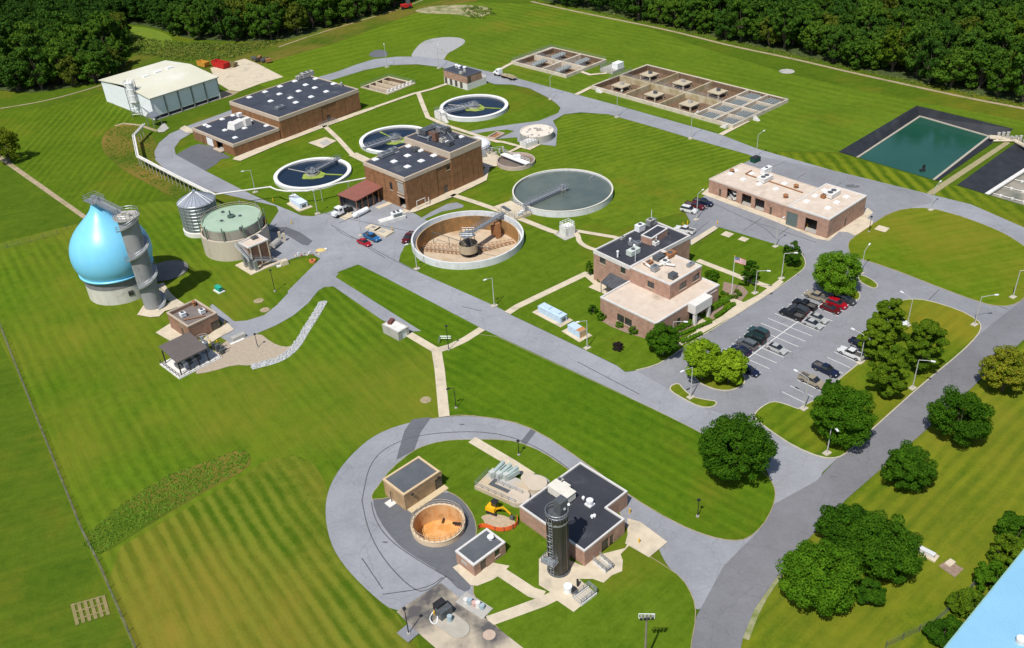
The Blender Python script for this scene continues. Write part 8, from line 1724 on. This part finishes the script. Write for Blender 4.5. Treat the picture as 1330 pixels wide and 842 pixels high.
def cover(name, poly, n, size, h, m_, label, cat, seed, clump=.0):
    P_ = W(poly); rg_ = np.random.default_rng(seed); xs = [p_[0] for p_ in P_]; ys = [p_[1] for p_ in P_]; cs, rs = [], []
    while len(cs) < n:
        x, y = rg_.uniform(min(xs), max(xs)), rg_.uniform(min(ys), max(ys))
        if inside((x, y), P_): r_ = rg_.uniform(.5, 1.5)*h; cs.append((x, y, r_*.25)); rs.append((r_, r_, r_*rg_.uniform(.5, .9)))
    q_ = leaf_cloud(cs, rs, n*26, size, rg_, flat=.6); q_ = q_[np.repeat(q_.reshape(-1, 4, 3)[:, :, 2].min(1) > -.3, 4)]
    o = bpy.data.objects.new(name, quads_mesh(name, q_, m_)); COL.objects.link(o); o['kind'] = 'stuff'; return tag(o, label, cat)
LW = leaf_mat('weed_leaves', (0.068,0.163,0.013), (0.203,0.325,0.037), (0.121,0.237,0.018)); LW2 = leaf_mat('weed_leaves_dry', (.07,.13,.015), (.24,.26,.06), (.12,.19,.025))
cover('ditch_weeds', [(107.8,708),(115,690.7),(165,650.6),(215.5,618),(280.7,595.4),(310.8,583),(326,592),(318,609),(270.7,633),(220.6,663),(175.4,690),(130,720)], 1700, .11, .2, LW, 'strip of tall weeds in the ditch across the big left lawn', 'weeds', 5)
cover('bank_weeds', [(142,168),(175,163),(200,184),(203,217),(232,244),(250,255),(232,257),(190,233),(152,212),(134,192)], 700, .13, .22, LW, 'rough weeds on the bank under the elevated pipe', 'weeds', 6)
cover('wood_edge_scrub', [(160,48),(235,56),(300,58),(380,52),(300,76),(240,80),(200,74),(165,70),(120,108),(134,98)], 900, .3, .9, LW2, 'low scrub between the storage building and the left wood', 'scrub', 7)
cover('wood_edge_scrub', [(690,1),(747,13),(848,33),(900,45),(950,58),(1029,74),(1100,91),(1191,111),(1340,142),(1340,136),(1191,106),(1100,86),(1029,69),(950,53),(900,40),(848,28),(747,8)], 700, .2, .5, LW2, 'narrow strip of dry scrub along the edge of the right wood', 'scrub', 8)
cover('rubble_weeds', [(600,10),(635,8),(645,20),(625,26),(606,22)], 90, .3, .8, LW2, 'weedy heap of earth at the top of the north lawn', 'weeds', 9)
# rip rap channel
line_sheet('rock_bed', [(419.9,391.9),(410,409.5),(397.4,428.8),(384.6,451.2),(365.4,467.3),(326.9,476.9)], 2.0, .09, mat('pale_rock', (.50,.51,.51), (.36,.37,.38), scale=1.6, rough=.95), smooth=2)
rg2 = np.random.default_rng(33); path_ = chaikin(W([(419.9,391.9),(410,409.5),(397.4,428.8),(384.6,451.2),(365.4,467.3),(326.9,476.9)]), 2, closed=False); mb = MB()
for a, b in zip(path_[:-1], path_[1:]):
    L_ = math.hypot(b[0]-a[0], b[1]-a[1]); n = int(L_*30)
    for i in range(n):
        u = rg2.uniform(); v = rg2.uniform(-.95, .95); nx_, ny_ = -(b[1]-a[1])/L_, (b[0]-a[0])/L_; x, y = a[0]+(b[0]-a[0])*u+nx_*v, a[1]+(b[1]-a[1])*u+ny_*v; s_ = rg2.uniform(.2, .46)
        mb.box(x, y, .02, s_, s_*rg2.uniform(.6, 1), s_*rg2.uniform(.4, .9), rg2.uniform(0, 3), taper=rg2.uniform(.5, .8))
o = mb.build('riprap', mat('pale_rock', (0,0,0))); o['kind'] = 'stuff'; tag(o, 'curving strip of pale grey loose rock along the tan gravel', 'rocks')
rg3 = np.random.default_rng(5)
# ---------------------------------------------------------------- light and render
w = bpy.data.worlds.new('World'); SC.world = w; w.use_nodes = True; nt = w.node_tree
sky = nt.nodes.new('ShaderNodeTexSky'); sky.sky_type = 'NISHITA'; sky.sun_disc = False
SUN_EL = math.radians(57.5); SH = math.radians(61)          # shadows run towards SH
sx, sy = -math.cos(SH), -math.sin(SH)
sky.sun_elevation = SUN_EL; sky.sun_rotation = math.atan2(sx, sy); sky.air_density = 1; sky.dust_density = 1
bg = nt.nodes['Background']; bg.inputs['Strength'].default_value = .095; nt.links.new(sky.outputs[0], bg.inputs['Color'])
ld = bpy.data.lights.new('sun', 'SUN'); ld.energy = 4.4; ld.angle = math.radians(.5); ld.color = (1, .955, .88)
lo = bpy.data.objects.new('sun', ld); COL.objects.link(lo); lo.location = (0, 0, 300)
dv = Vector((-sx*math.cos(SUN_EL), -sy*math.cos(SUN_EL), -math.sin(SUN_EL))); lo.rotation_euler = dv.to_track_quat('-Z', 'Y').to_euler()
SC.render.engine = 'CYCLES'; SC.view_settings.view_transform = 'Standard'; SC.view_settings.look = 'None'; SC.view_settings.gamma = 1; SC.view_settings.exposure = .12
SC.render.resolution_x = 1024; SC.render.resolution_y = 648
SC.cycles.max_bounces = 6; SC.cycles.transparent_max_bounces = 4
SC.render.resolution_percentage = 100
